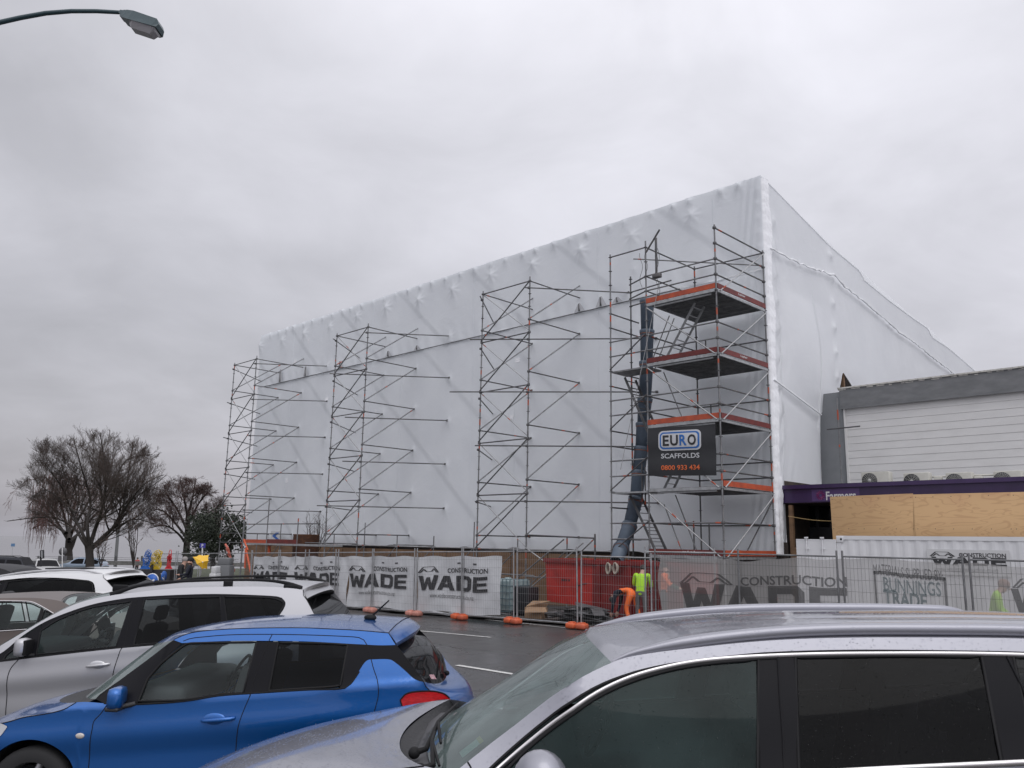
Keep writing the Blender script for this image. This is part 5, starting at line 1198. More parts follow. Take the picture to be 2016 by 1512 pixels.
mb = MB(); c = at_y(83, 1091.5, 44); M_ = Matrix.Rotation(R(-9), 3, 'Y'); mb.box(c, (.20, .05, .44), M_); mb.box(at_y(80.5, 1106, 44), (.08, .05, .5), M_)
mb.box(c - Vector((-.005, .03, 0)), (.075, .02, .36), M_, 1); tag(mb.build('bollard_sign', [VINYL, ALU]), 'short leaning black and grey bollard sign above the silver hatchback', 'bollard')
r1 = signpost('blue_sign', (24, 1074, 1106), 110, 'tiny blue and white sign on a thin pole far off at the water, leftmost sign', 0, r=.02, pole=ALU)
mb = MB(); mb.box(at_y(25.5, 1073, 110), (.50, .03, .38)); mb.build('plate', mat('washed blue', (.10, .2, .36), .6), r1)
r1 = signpost('parking_sign', (398.3, 1078, 1112), 45, 'small square blue and white parking sign in front of the evergreen tree', 0, pole=WHT, r=.04)
mb = MB(); mb.box(at_y(399, 1074, 45), (.30, .03, .24)); pb_ = mb.build('plate', mat('deep blue sign', (.05, .05, .30), .5), r1)
mb = MB(); q = at_y(399, 1074, 44.9); put_text(mb, 'P', q + Vector((-.04, -.05, -.08)), (1, 0, 0), (0, 0, 1), .09, .16, .02); mb.build('lettering', WHT, r1)
# keep-left signs
r1 = signpost('keep_left_sign', (299.5, 1130, 1160), 30, 'round blue keep-left sign with a white arrow, half hidden by the silver wagon', 0, r=.03, pole=ALU)
M_ = Matrix.Rotation(R(90), 3, 'X'); c = at_y(299.5, 1142, 29.9)
mb = MB(); mb.lathe([(0, 0), (.235, 0), (.235, .02), (0, .02)], c, M_, 28); mb.build('rim', WHT, r1)
mb = MB(); mb.lathe([(0, 0), (.21, 0), (.21, .005), (0, .005)], c - Vector((0, .022, 0)), M_, 28); mb.build('disc', mat('keep-left blue', (.01, .10, .42), .35), r1)
mb = MB(); cc = c - Vector((-.01, .035, .03)); R_ = Matrix.Rotation(R(-32), 3, 'Y'); mb.box(cc, (.19, .008, .055), R_); mb.prism([cc + R_ @ Vector(v) for v in ((-.16, 0, 0), (-.05, 0, .10), (-.05, 0, -.10))], (0, .006, 0)); mb.build('arrow', WHT, r1)
r1 = signpost('keep_left_sign', (322, 1130, 1160), 34, 'blue keep-left sign seen nearly edge-on, right of the round one', 0, r=.03, pole=ALU)
mb = MB(); mb.lathe([(0, 0), (.21, 0), (.21, .03), (0, .03)], at_y(322, 1134.5, 34), Matrix.Rotation(R(84), 3, 'Z') @ M_, 24); mb.build('disc', BLS, r1)
mb = MB(); mb.box(at_y(322, 1134.5, 33.94) - Vector((.03, .06, 0)), (.01, .05, .26), Matrix.Rotation(R(-25), 3, 'Y')); mb.build('arrow', WHT, r1)
# lamp post and lakeside railing
lp_ = empty('lamp_post', at_y(226.5, 1116, 96), 'plain grey lamp post standing between the two largest bare trees', 'lamp post')
mb = MB(); mb.path([at_y(226.5, 1120, 96), at_y(232.5, 1045, 96), at_y(235, 1010, 96)], [.20, .17, .14], 8); mb.build('pole', mat('grey lamp pole', (.16, .165, .17), .6), lp_)
mb = MB(); mb.path([at_y(235, 1010, 96), at_y(237, 1006, 96), at_y(243, 1005, 96)], .06, 6); mb.bbox(at_y(245, 1005, 96), (.7, .25, .12), .04); mb.build('lamp_head', DKS, lp_)
rl = empty('lakeside_railing', at_y(220, 1112, 92), 'low post and wire railing along the lake edge behind the trees', 'railing')
mb = MB()
for x in list(range(78, 470, 51)): mb.tube(at_y(x - 3, 1118, 92), at_y(x - 3 + .6, 1094.5, 92), .10, 6)
mb.build('posts', DKS, rl)
mb = MB()
for y in (1097, 1100.5, 1104): mb.tube(at_y(70, y - 1.3, 92), at_y(470, y + 5.5 - 1, 92), .018, 4)
mb.build('wires', DKS, rl)
mb = MB(); a, b = at_y(60, 1110, 90), at_y(480, 1116, 90); mb.prism([a, b, b + Vector((0, 0, .42)), a + Vector((0, 0, .42))], (0, .5, 0)); tag(mb.build('lakeside_wall', CONC), 'low pale concrete kerb wall along the lake edge', 'wall')
# coloured cut-out figures on a black plinth
def cutout(pxs, x0, x1, y0, y1, Y, colr, label, seed, shape):
    """a flat painted steel filigree: outline of rings, scrolls and a solid foot"""
    rt = random.Random(seed); root = empty('cutout_figure', at_y((x0 + x1) / 2, y1, Y), label, 'sculpture'); m_ = mat('figure paint ' + str(seed), colr, .45)
    A_, B_ = at_y(x0, y1, Y), at_y(x1, y1, Y); C_ = at_y((x0 + x1) / 2, y0, Y); w = (B_ - A_).length; h = C_.z - A_.z
    f = lambda u, v: Vector((A_.x + w * u, Y, A_.z + h * v))
    mb = MB()
    def ring(u, v, r, wd=.013):
        pts = [f(u, v) + Vector((math.cos(q * .5236) * r, 0, math.sin(q * .5236) * r)) for q in range(13)]; mb.path(pts, wd, 5, caps=False)
    mb.path([f(*q) for q in shape], .017, 5)
    for k in range(pxs):
        for _ in range(20):
            u, v = rt.random(), rt.uniform(.12, .97)
            # inside test against the outline
            ins = False; n = len(shape)
            for i in range(n):
                (xa, ya), (xb, yb) = shape[i], shape[(i + 1) % n]
                if (ya > v) != (yb > v) and u < (xb - xa) * (v - ya) / (yb - ya) + xa: ins = not ins
            if ins: break
        ring(u, v, rt.uniform(.035, .075))
    mb.build('scrollwork', m_, root)
    mb = MB(); mb.prism([f(0, 0), f(1, 0), f(.86, .10), f(.74, .17), f(.28, .17), f(.12, .10)], (0, .03, 0)); mb.build('foot', m_, root)
cutout(34, 275, 296, 1082, 1120, 40, (.012, .11, .42), 'blue filigree cut-out figure, leftmost of the three on the plinth', 31, [(.25, .1), (.32, .35), (.25, .55), (.38, .72), (.42, .9), (.62, 1), (.85, .95), (.98, .78), (.85, .6), (.92, .45), (.8, .3), (.78, .1)])
cutout(60, 290, 316, 1082, 1121, 40.3, (.62, .43, .015), 'yellow filigree cut-out figure, widest and in the middle of the plinth', 32, [(.05, .1), (.18, .4), (.15, .6), (.35, .8), (.55, .95), (.75, 1), (.95, .9), (.98, .7), (.88, .5), (.95, .3), (.97, .1)])
cutout(20, 324, 339, 1082, 1120, 40, (.55, .02, .03), 'red narrow filigree cut-out figure, rightmost on the plinth', 33, [(.35, .1), (.42, .4), (.35, .6), (.40, .85), (.5, 1), (.66, .97), (.72, .8), (.66, .55), (.7, .3), (.68, .1)])
mb = MB(); a, b, c = at_y(262, 1121, 40.1), at_y(342, 1121, 40.1), at_y(300, 1121, 40.1); mb.prism([Vector((a.x, 39.7, -1.0)), Vector((b.x, 39.7, -1.0)), Vector((b.x, 39.7, c.z)), Vector((a.x, 39.7, c.z))], (0, .9, 0)); mb.box(at_y(299, 1119, 39.6), (.1, .1, .32))
tag(mb.build('plinth', mat('black plinth', (.02, .02, .022), .5)), 'black plinth under the three coloured cut-out figures', 'plinth')
# street lamp top left
LGR = mat('dark green lamp paint', (0.018, 0.045, 0.055), 0.4, noise=(4, (0.03, 0.06, 0.07), 0.4, 0.7)); LENS = mat('frosted lamp lens', (0.36, 0.35, 0.36), 0.3)
Yl = 9.3
sl = empty('street_lamp', at_y(-330, 1500, Yl) * 0 + Vector((-7.2, Yl, 0)), 'dark green curved street lamp arm with an angular head at the top left corner', 'street lamp')
arm = [at_y(x, y, Yl) for x, y in ((236, 24.5), (190, 22), (140, 22), (90, 26), (40, 35), (0, 44), (-60, 66), (-120, 100), (-170, 150), (-205, 220), (-225, 330))]
mb = MB(); mb.path(arm, [.024, .026, .027, .029, .030, .031, .033, .036, .04, .045, .05], 12); mb.build('arm', LGR, sl)
mb = MB(); top_ = arm[-1]; mb.path([top_, Vector((top_.x, Yl, 4)), Vector((top_.x, Yl, .1)), Vector((top_.x, Yl, 0))], [.05, .07, .09, .11], 12); mb.build('pole', LGR, sl)
ax = (at_y(318, 56, Yl) - at_y(238, 26, Yl)); L = ax.length; ax.normalize(); sidev = Vector((0, 1, 0)); upv = sidev.cross(ax) * -1; upv = ax.cross(sidev) * -1 if upv.z < 0 else upv
o_ = at_y(238, 25, Yl)
def lh(a, b, c): return o_ + ax * (a * L) + sidev * b + upv * c
def section(mb, secs, mi=0):
    P = []; n = len(secs[0][1])
    for a, pts in secs: P += [lh(a, b, c) for b, c in pts]
    for i in range(len(secs) - 1):
        for k in range(n): mb.add([P[i * n + k], P[i * n + (k + 1) % n], P[(i + 1) * n + (k + 1) % n], P[(i + 1) * n + k]], [(0, 1, 2, 3)], mi)
    mb.add([P[k] for k in range(n)], [tuple(range(n))], mi); mb.add(P[-n:], [tuple(range(n))[::-1]], mi)
mb = MB(); sec = lambda w, t_, b_: [(-w, b_), (-w * .75, t_), (w * .75, t_), (w, b_)]
section(mb, [(-.02, sec(.03, .025, -.02)), (.06, sec(.04, .03, -.035)), (.08, sec(.06, .03, -.07)), (.15, sec(.075, .035, -.075)), (.17, sec(.09, .035, -.09)), (.35, sec(.12, .045, -.10)), (.92, sec(.13, .05, -.075)), (1.0, sec(.11, .0, -.06))]); mb.build('lamp_head', LGR, sl)
mb = MB(); secb = lambda w, t_, b_: [(-w * .55, b_), (-w, t_), (w, t_), (w * .55, b_)]
section(mb, [(.36, secb(.10, -.10, -.12)), (.45, secb(.115, -.095, -.165)), (.90, secb(.115, -.075, -.155)), (.97, secb(.10, -.07, -.10))]); mb.build('lens', LENS, sl)

# ================================================================== PEOPLE
SKIN = mat('skin', (0.42, 0.25, 0.19), 0.6); HAIRD = mat('dark hair', (0.03, 0.025, 0.022), 0.7); HAIRG = mat('grey hair', (0.28, 0.26, 0.25), 0.8)
BOOT = mat('dark boots', (0.03, 0.028, 0.027), 0.7); LIME = mat('hi-vis lime cloth', (0.36, 0.66, 0.03), 0.7, bump=(14, .5)); HIOR = mat('hi-vis orange cloth', (0.85, 0.16, 0.03), 0.7, bump=(14, .5))
CHAR = mat('charcoal trousers', (0.055, 0.055, 0.06), 0.8); GREYT = mat('grey work trousers', (0.12, 0.12, 0.125), 0.8); NAVY = mat('navy cloth', (0.012, 0.014, 0.025), 0.8); BLK = mat('black cloth', (0.012, 0.012, 0.014), 0.8)
def person(loc, yaw, label, pose, mats, hair=HAIRD, helmet=None, group=None, bare=False):
    """one skinned body from a jointed skeleton; pose = {joint: (x, y, z)} in metres, x right, y forward, z up"""
    J = dict(pelvis=(0, 0, .95), waist=(0, 0, 1.08), chest=(0, 0, 1.32), neck=(0, 0, 1.47), headb=(0, .01, 1.55), headt=(0, .015, 1.68),
             shl=(-.18, 0, 1.42), shr=(.18, 0, 1.42), ell=(-.24, -.02, 1.15), elr=(.24, -.02, 1.15), wrl=(-.25, .06, .92), wrr=(.25, .06, .92), hal=(-.25, .09, .84), har=(.25, .09, .84),
             hil=(-.10, 0, .90), hir=(.10, 0, .90), knl=(-.11, .02, .50), knr=(.11, .02, .50), anl=(-.11, -.02, .10), anr=(.11, -.02, .10), tol=(-.12, .15, .04), tor=(.12, .15, .04))
    J.update(pose)
    rad = dict(pelvis=.135, waist=.125, chest=.155, neck=.06, headb=.085, headt=.075, shl=.075, shr=.075, ell=.052, elr=.052, wrl=.034, wrr=.034, hal=.036, har=.036, hil=.10, hir=.10, knl=.068, knr=.068, anl=.05, anr=.05, tol=.04, tor=.04)
    E = [('pelvis', 'waist', 'top'), ('waist', 'chest', 'top'), ('chest', 'neck', 'skin'), ('neck', 'headb', 'skin'), ('headb', 'headt', 'skin'), ('chest', 'shl', 'top'), ('chest', 'shr', 'top'), ('shl', 'ell', 'top'), ('shr', 'elr', 'top'), ('ell', 'wrl', 'sleeve'), ('elr', 'wrr', 'sleeve'), ('wrl', 'hal', 'skin'), ('wrr', 'har', 'skin'),
         ('pelvis', 'hil', 'legs'), ('pelvis', 'hir', 'legs'), ('hil', 'knl', 'legs'), ('hir', 'knr', 'legs'), ('knl', 'anl', 'legs'), ('knr', 'anr', 'legs'), ('anl', 'tol', 'boot'), ('anr', 'tor', 'boot')]
    if bare: E = [(a, b, 'sleeve' if b in ('ell', 'elr', 'shl', 'shr') else l_) for a, b, l_ in E]
    for sd in 'lr':
        h = Vector(J['ha' + sd]); d = (h - Vector(J['wr' + sd])).normalized(); sx = Vector((0, 1, 0)) if abs(d.y) < .8 else Vector((1, 0, 0)); sx = (sx - d * sx.dot(d)).normalized()
        for k in range(4):
            a, b = 'f%s%da' % (sd, k), 'f%s%db' % (sd, k); off = (k - 1.5) * .021; ln = (.075, .085, .08, .06)[k]
            J[a] = tuple(h + d * ln * .5 + sx * off); J[b] = tuple(h + d * ln + sx * off * 1.1 + Vector((.012 if sd == 'l' else -.012, 0, 0))); rad[a] = .010; rad[b] = .009
            E += [('ha' + sd, a, 'skin'), (a, b, 'skin')]
        J['t' + sd] = tuple(h - d * .01 + sx * .06); rad['t' + sd] = .011; E.append(('ha' + sd, 't' + sd, 'skin'))
    names = list(J); idx = {k: i for i, k in enumerate(names)}
    me = bpy.data.meshes.new('person'); me.from_pydata([J[k] for k in names], [(idx[a], idx[b]) for a, b, _ in E], [])
    ob = bpy.data.objects.new('person', me); scene.collection.objects.link(ob)
    md = ob.modifiers.new('skin', 'SKIN'); sk = me.skin_vertices[0].data
    for k in names:
        r_ = rad[k]; sk[idx[k]].radius = (r_, r_ * (.72 if k in ('chest', 'waist', 'pelvis') else 1))
        sk[idx[k]].use_root = (k == 'pelvis')
    ob.modifiers.new('sub', 'SUBSURF').levels = 1; ob.modifiers['sub'].render_levels = 1
    dg = bpy.context.evaluated_depsgraph_get(); dg.update(); ev = ob.evaluated_get(dg); m2_ = bpy.data.meshes.new_from_object(ev, depsgraph=dg)
    ob.modifiers.clear(); ob.data = m2_; ob.name = 'person'
    order = ['skin', 'top', 'sleeve', 'legs', 'boot']; m2_.materials.clear()
    for k in order: m2_.materials.append(mats[k])
    segs = [(Vector(J[a]), Vector(J[b]), order.index(l_), (rad[a] + rad[b]) / 2) for a, b, l_ in E]
    for p in m2_.polygons:
        c = Vector(p.center); best = 9; bi = 0
        for a, b, l_, r_ in segs:
            ab = b - a; t = max(0, min(1, (c - a).dot(ab) / max(1e-9, ab.length_squared))); d = (c - (a + ab * t)).length - r_ * .9
            if d < best: best = d; bi = l_
        p.material_index = bi; p.use_smooth = True
    ob.scale = (1.06, 1.06, 1.06) if group else (1, 1, 1)
    ob.location = loc; ob.rotation_euler = (0, 0, yaw); tag(ob, label, 'person', group)
    hb_ = Vector(J['headb']); ht = Vector(J['headt']); up_ = (ht - hb_).normalized(); fw = Vector((0, 1, 0)); fw = (fw - up_ * fw.dot(up_)).normalized(); rt_ = fw.cross(up_); M_ = Matrix((rt_, fw, up_)).transposed(); hc = (hb_ + ht) / 2
    mb = MB(); mb.ball(hc + M_ @ Vector((0, -.012, .032)), (.088, .105, .098), 8, M=M_); h_ = mb.build('hair' if helmet is None else 'helmet', helmet or hair, ob, False)
    mb = MB()
    for x in (-.032, .032): mb.ball(hc + M_ @ Vector((x, .088, .0)), .011, 4)
    mb.build('eyes', BLK, ob, False)
    mb = MB(); mb.ball(hc + M_ @ Vector((0, .10, -.03)), (.012, .02, .018), 4, M=M_); mb.build('nose', mats['skin'], ob, False)
    return ob
def pm(top, legs, sleeve=None, boot=BOOT): return dict(skin=SKIN, top=top, sleeve=sleeve or top, legs=legs, boot=boot)
def gpt(px_, py_, t): q = at_t(px_, py_, t); s, tt, z = st(q); return W(s, tt, gz(s))
# lime worker, back turned, leaning over a little
person(gpt(1262, 1180, -2.45), FA + R(20), 'worker in a lime green hi-vis top standing beside the bent orange worker', dict(waist=(0, .03, 1.06), chest=(0, .10, 1.28), neck=(0, .17, 1.42), headb=(0, .22, 1.47), headt=(0, .28, 1.58), shl=(-.19, .13, 1.39), shr=(.19, .13, 1.39), ell=(-.25, .17, 1.12), elr=(.25, .17, 1.10), wrl=(-.20, .35, .98), wrr=(.18, .32, .93), hal=(-.18, .42, .95), har=(.16, .39, .90)), pm(LIME, GREYT, CHAR), HAIRD)
# orange worker bent double to the left
person(gpt(1243, 1180, -2.6), FA + R(100), 'worker in orange hi-vis bending down low beside the red skip', dict(pelvis=(0, -.05, .92), waist=(0, .10, .98), chest=(0, .33, .93), neck=(0, .46, .84), headb=(0, .52, .77), headt=(0, .60, .68), shl=(-.18, .38, .90), shr=(.18, .38, .90), ell=(-.22, .44, .62), elr=(.22, .44, .62), wrl=(-.18, .5, .38), wrr=(.18, .5, .38), hal=(-.17, .53, .30), har=(.17, .53, .30), hil=(-.1, -.03, .88), hir=(.1, -.03, .88), knl=(-.12, .10, .50), knr=(.12, -.12, .50), anl=(-.12, .0, .10), anr=(.12, -.22, .10), tol=(-.12, .16, .04), tor=(.12, -.06, .04)), pm(HIOR, HIOR, NAVY), HAIRD, None, None, True)
person(gpt(1307, 1180, -2.3), FA + R(-60), 'worker in an orange vest half hidden by the left edge of the grey scrim', dict(chest=(0, .08, 1.30), neck=(0, .14, 1.45), ell=(-.26, .15, 1.15), elr=(.26, .15, 1.15), wrl=(-.2, .38, 1.05), wrr=(.2, .38, 1.05), hal=(-.18, .45, 1.04), har=(.18, .45, 1.04)), pm(HIOR, CHAR, mat('dark green cloth', (.02, .06, .03), .8)), HAIRD)
person(gpt(1953, 1180, -3.45), FA + R(-80), 'worker in a pale lime top seen through the right end of the grey scrim', dict(waist=(0, .02, 1.05), chest=(0, .06, 1.27), neck=(0, .14, 1.40), headb=(0, .20, 1.46), headt=(0, .24, 1.58), shl=(-.18, .09, 1.37), shr=(.18, .09, 1.37), ell=(-.22, .12, 1.08), elr=(.22, .12, 1.08), wrl=(-.14, .30, .96), wrr=(.14, .30, .96), hal=(-.12, .36, .92), har=(.12, .36, .92)), pm(LIME, CHAR), mat('brown hair', (.2, .11, .08), .8))
def gp(x, Y): q = at_y(x, 1100, Y); return Vector((q.x, Y, gxy(q.x, Y)))
person(gp(357, 31), R(-75), 'pedestrian in a black jacket with pale grey hair, left of the person with the umbrella', dict(chest=(0, .05, 1.34), neck=(0, .1, 1.48), headb=(0, .12, 1.56), headt=(0, .14, 1.69), ell=(-.25, 0, 1.15), elr=(.26, .05, 1.15), knl=(-.11, .18, .5), anr=(.11, -.2, .12)), pm(BLK, NAVY), HAIRG, None, 'pedestrians')
p2 = person(gp(376, 30), R(100), 'pedestrian in a long dark hooded coat holding a yellow umbrella', dict(ell=(-.25, .05, 1.18), wrl=(-.2, .25, 1.15), hal=(-.2, .32, 1.16), elr=(.27, .05, 1.15), wrr=(.26, .3, 1.02), har=(.26, .37, 1.0)), pm(NAVY, BLK), BLK, BLK, 'pedestrians')
mb = MB(); mb.path([(0, -.02, 1.02), (0, -.02, .8), (0, -.0, .55)], [.16, .21, .25], 12, sx=1.0); mb.build('coat_skirt', NAVY, p2, False)
mb = MB(); q = gp(357, 31)
person(gp(271, 92), R(170), 'distant walker in a red jacket beyond the sapling', {}, pm(mat('red jacket', (.45, .02, .03), .7), CHAR), HAIRD, None, 'pedestrians')
# yellow umbrella held low
um = empty('umbrella', at_y(389, 1108, 29.5), 'bright yellow umbrella tilted down beside the hooded pedestrian', 'umbrella')
YEL = mat('yellow umbrella cloth', (0.74, 0.43, 0.015), 0.55); Yu = 29.5
rim = [at_y(x, y, Yu + dy) for x, y, dy in ((379.5, 1096.5, -.1), (392, 1092.5, .35), (411, 1092.5, .3), (410.5, 1104, -.2), (408, 1120, -.1), (398, 1120.5, -.35), (387.5, 1110.5, -.35))]
apex = at_y(399, 1106, Yu - .42); n = len(rim); mb = MB()
for i in range(n):
    a, b = rim[i], rim[(i + 1) % n]; m_ = (a + b) / 2 + (apex - (a + b) / 2) * .10
    mb.add([apex, a, m_], [(0, 1, 2)]); mb.add([apex, m_, b], [(0, 1, 2)])
mb.build('canopy', YEL, um)
mb = MB()
for a in rim: mb.tube(apex, a, .006, 4)
mb.build('ribs', mat('pale yellow rib', (.75, .5, .1), .5), um)
mb = MB(); mb.tube(apex, at_y(394, 1133, Yu + .1), .02, 6); mb.build('shaft', WHT, um)
# street clutter seen through the far fence panels
def clut(name, x, y0, y1, wpx, Y, m_, label, cat, bev=.03):
    a = at_y(x, y1, Y); b = at_y(x, y0, Y); w = (at_y(x + wpx / 2, y1, Y) - at_y(x - wpx / 2, y1, Y)).length; z0 = min(gxy(a.x, Y), a.z); mb = MB(); h = b.z - z0
    mb.bbox((a.x, Y, z0 + h * .42), (w, .6, h * .84), bev); mb.bbox((a.x + w * .05, Y, z0 + h * .92), (w * .8, .5, h * .16), bev); mb.box((a.x - w * .2, Y - .31, z0 + h * .6), (w * .35, .02, h * .25), None, 1)
    tag(mb.build(name, [m_, CONC]), label, cat)
clut('generator', 441, 1098, 1128, 30, 34, mat('grey machine paint', (.14, .145, .15), .5), 'grey generator on the site behind the bare fence panels', 'generator')
clut('site_cabinet', 423, 1115, 1135, 12, 30.5, SGN, 'small white site cabinet left of the grey generator', 'cabinet')
mb = MB(); a = at_y(456, 1112, 36)
for k in range(5): mb.path([at_y(444 + k * 2.2, 1072 + k * 9, 36.5), at_y(449 + k * 2.4, 1080 + k * 9, 36.2), at_y(452 + k * 2.2, 1092 + k * 8, 36.6)], .05, 6)
tag(mb.build('safety_netting', mat('faded orange netting', (.50, .13, .09), .7)), 'faded orange safety netting hanging on the far scaffold tower', 'netting')
# ================================================================== CARS
RUB = mat('black rubber trim', (0.012, 0.012, 0.013), 0.6, spec=.2); PLAS = mat('black plastic trim', (0.022, 0.022, 0.024), 0.55, bump=(60, .3)); GLOSSB = mat('gloss black pillar film', (0.009, 0.009, 0.011), 0.38, spec=.10)
CHROME = mat('bright trim', (0.62, 0.60, 0.60), 0.22, 0.9); SEATM = mat('charcoal seat cloth', (0.045, 0.045, 0.048), 0.9); DASH = mat('grey dashboard', (0.07, 0.07, 0.075), 0.7); CABIN = mat('dark cabin lining', (0.028, 0.028, 0.03), 0.9); LINING = mat('pale headlining', (0.22, 0.215, 0.205), 0.9)
TYRE = mat('tyre rubber', (0.018, 0.018, 0.019), 0.8); RIM = mat('alloy rim', (0.35, 0.35, 0.36), 0.3, 0.8); SEAM = mat('panel gap', (0.004, 0.004, 0.006), 0.9)
LAMP_R = mat('red tail lamp', (0.60, 0.012, 0.014), 0.12, coat=1.0, noise=(30, (0.42, 0.008, 0.01), .4, .6, (1, 1, 4))); LAMP_C = mat('clear headlamp', (0.55, 0.56, 0.58), 0.08, coat=1.0)
G_CLR = glass('clear side glass', (0.86, 0.95, 0.93), .035, (.22, .29, .28), .6); G_TINT = glass('privacy glass', (0.12, 0.125, 0.13), .10, (.026, .028, .03), .26); G_WS = glass('misted windscreen', (0.42, 0.56, 0.54), .46, (.27, .345, .335), .9); G_REAR = glass('dark rear glass', (0.06, 0.062, 0.065), .25, (.045, .047, .05), .8)
def resamp(pl, n):
    pl = [Vector(p) for p in pl]; d = [0]
    for a, b in zip(pl, pl[1:]): d.append(d[-1] + (b - a).length)
    o = []
    for i in range(n):
        t = d[-1] * i / (n - 1); k = 0
        while k < len(pl) - 2 and d[k + 1] < t: k += 1
        u = (t - d[k]) / max(1e-9, d[k + 1] - d[k]); u = max(0, min(1, u))
        p0 = pl[max(0, k - 1)]; p3 = pl[min(len(pl) - 1, k + 2)]; a, b = pl[k], pl[k + 1]
        L = (b - a).length; m0 = (b - p0) / max(1e-6, (b - p0).length) * L; m1 = (p3 - a) / max(1e-6, (p3 - a).length) * L
        sharp0 = k > 0 and (a - p0).normalized().dot((b - a).normalized()) < .75; sharp1 = k < len(pl) - 2 and (b - a).normalized().dot((p3 - b).normalized()) < .75
        if k == 0 or sharp0: m0 = b - a
        if k == len(pl) - 2 or sharp1: m1 = b - a
        o.append((2 * u ** 3 - 3 * u ** 2 + 1) * a + (u ** 3 - 2 * u ** 2 + u) * m0 + (-2 * u ** 3 + 3 * u ** 2) * b + (u ** 3 - u ** 2) * m1)
    return o
class Car:
    def __init__(s, name, label, Yn, width, x0, x1, belt, hoodx, pm_, th=.32, th2=.25, rr=.30, rf=.5, lower=.45, zg=0.0, hoodth=1.1):
        s.Yn, s.w, s.x0, s.x1, s.hx, s.pm, s.th, s.th2, s.rr, s.rf, s.lower, s.zg, s.hth = Yn, width, x0, x1, hoodx, pm_, th, th2, rr, rf, lower, zg, hoodth
        s.Yc = Yn + width / 2; q = [at_y(p[0], p[1], Yn + .05) for p in belt]; s.bx, s.bz, s.bm = q[0].x, q[0].z, (q[1].z - q[0].z) / (q[1].x - q[0].x)
        s.root = empty(name, ((x0 + x1) / 2, s.Yc, zg), label, 'car', None)
    def zb(s, x): return s.bz + s.bm * (x - s.bx)
    def hw(s, x, z):
        h = s.w / 2; d = z - s.zb(x); c = (s.x0 + s.x1) / 2; L = (s.x1 - s.x0) / 2; u = (x - c) / L
        h -= .045 * max(0, u) ** 3 + .07 * max(0, -u) ** 3
        if x > s.x1 - s.rr: q = min(1, (x - s.x1 + s.rr) / s.rr); h -= .55 * s.rr * (1 - math.sqrt(max(0, 1 - q * q)))
        if x < s.x0 + s.rf: q = min(1, (s.x0 + s.rf - x) / s.rf); h -= .6 * s.rf * (1 - math.sqrt(max(0, 1 - q * q)))
        if d < 0: h -= .02 * min(1, (-d / .35)) ** 2 + (.05 * ((s.lower + s.zg - z) / .3) ** 2 if z < s.lower + s.zg else 0) - .018 * math.exp(-((d + .22) / .10) ** 2)
        else:
            f = max(0, min(1, (s.hx + .35 - x) / .35)); th = s.th * (1 - f) + s.hth * f
            h -= th * d + s.th2 * d * d + .012 * min(1, d / .04)
        return max(.2, h)
    def near(s, px_, py_):
        d = ray(px_, py_); y = s.Yn + .1
        for _ in range(30):
            k = y / d.y; y = .5 * y + .5 * (s.Yc - s.hw(d.x * k, CAM_H + d.z * k))
        k = y / d.y; return Vector((d.x * k, CAM_H + d.z * k))
    def N(s, l): return [s.near(*p) for p in l]
    def cen(s, l, frac=0.0, dz=0.0):
        o = []
        for p in l:
            f = frac if len(p) < 3 else p[2]; q = at_y(p[0], p[1], s.Yc + f * s.w / 2); o.append(Vector((q.x, q.z + dz)))
        return o
    def P(s, q, side=-1, off=0.0): return Vector((q.x, s.Yc + side * (s.hw(q.x, q.y) + off), q.y))
    def coons(s, name, A, B, m_, off=0.0, n=28, m=6, parent=None, side=(-1, 1), smooth=True, thick=0):
        A = resamp(A, n); B = resamp(B, n); out = []
        for sd in side:
            mb = MB(); mb.grid(lambda u, v: s.P(A[round(u * (n - 1))].lerp(B[round(u * (n - 1))], v), sd, off), n - 1, m, smooth=smooth, flip=(sd > 0)); out.append(mb.build(name, m_, parent or s.root))
        return out
    def cols(s, name, T_, Bt, m_, n=150, m=16, parent=None):
        T_ = resamp(T_, n); xs = [p.x for p in T_]
        for sd in (-1, 1):
            mb = MB()
            def f(u, v):
                p = T_[round(u * (n - 1))]; zb2 = min(Bt(p.x), p.y - .01); z = zb2 + (p.y - zb2) * (v ** .9); return s.P(Vector((p.x, z)), sd)
            mb.grid(f, n - 1, m, flip=(sd < 0) is False); mb.build(name, m_, parent or s.root)
    def top(s, name, E_, C_, m_, n=24, nv=18, kx=2.0, kz=2.3, off=0.0, parent=None, vmax=1.0, bump=None):
        E_ = resamp(E_, n); C_ = resamp(C_, n); mb = MB()
        def f(u, v):
            i = round(u * (n - 1)); v = (v * 2 - 1) * vmax; a = abs(v); e, c = E_[i], C_[i]
            x = c.x + (e.x - c.x) * a ** kx; z = c.y + (e.y - c.y) * a ** kz + off + (bump(u, v) if bump else 0); return Vector((x, s.Yc + v * s.hw(e.x, e.y), z))
        mb.grid(f, n - 1, nv * 2, flip=False); return mb.build(name, m_, parent or s.root)
    def line(s, name, pts, m_, r=.004, off=.0, n=40, side=(-1, 1), flat=1.0, parent=None, raw=False):
        q = pts if raw else s.N(pts); q = resamp(q, n)
        for sd in side:
            mb = MB(); mb.path([s.P(p, sd, off) for p in q], r, 6, sx=flat); mb.build(name, m_, parent or s.root)
    def outline(s, A, B, r=.009, off=-.002, m_=None, ends=True):
        A = resamp(A, 24); B = resamp(B, 24); loop = A + B[::-1] + [A[0]]
        for sd in (-1, 1):
            mb = MB(); mb.path([s.P(p, sd, off) for p in loop], r, 6); mb.build('window_seal', m_ or RUB, s.root)
    def window(s, A, B, m_, name='window'):
        A, B = s.N(A), s.N(B); s.coons(name, A, B, m_, off=-.006); s.outline(A, B)
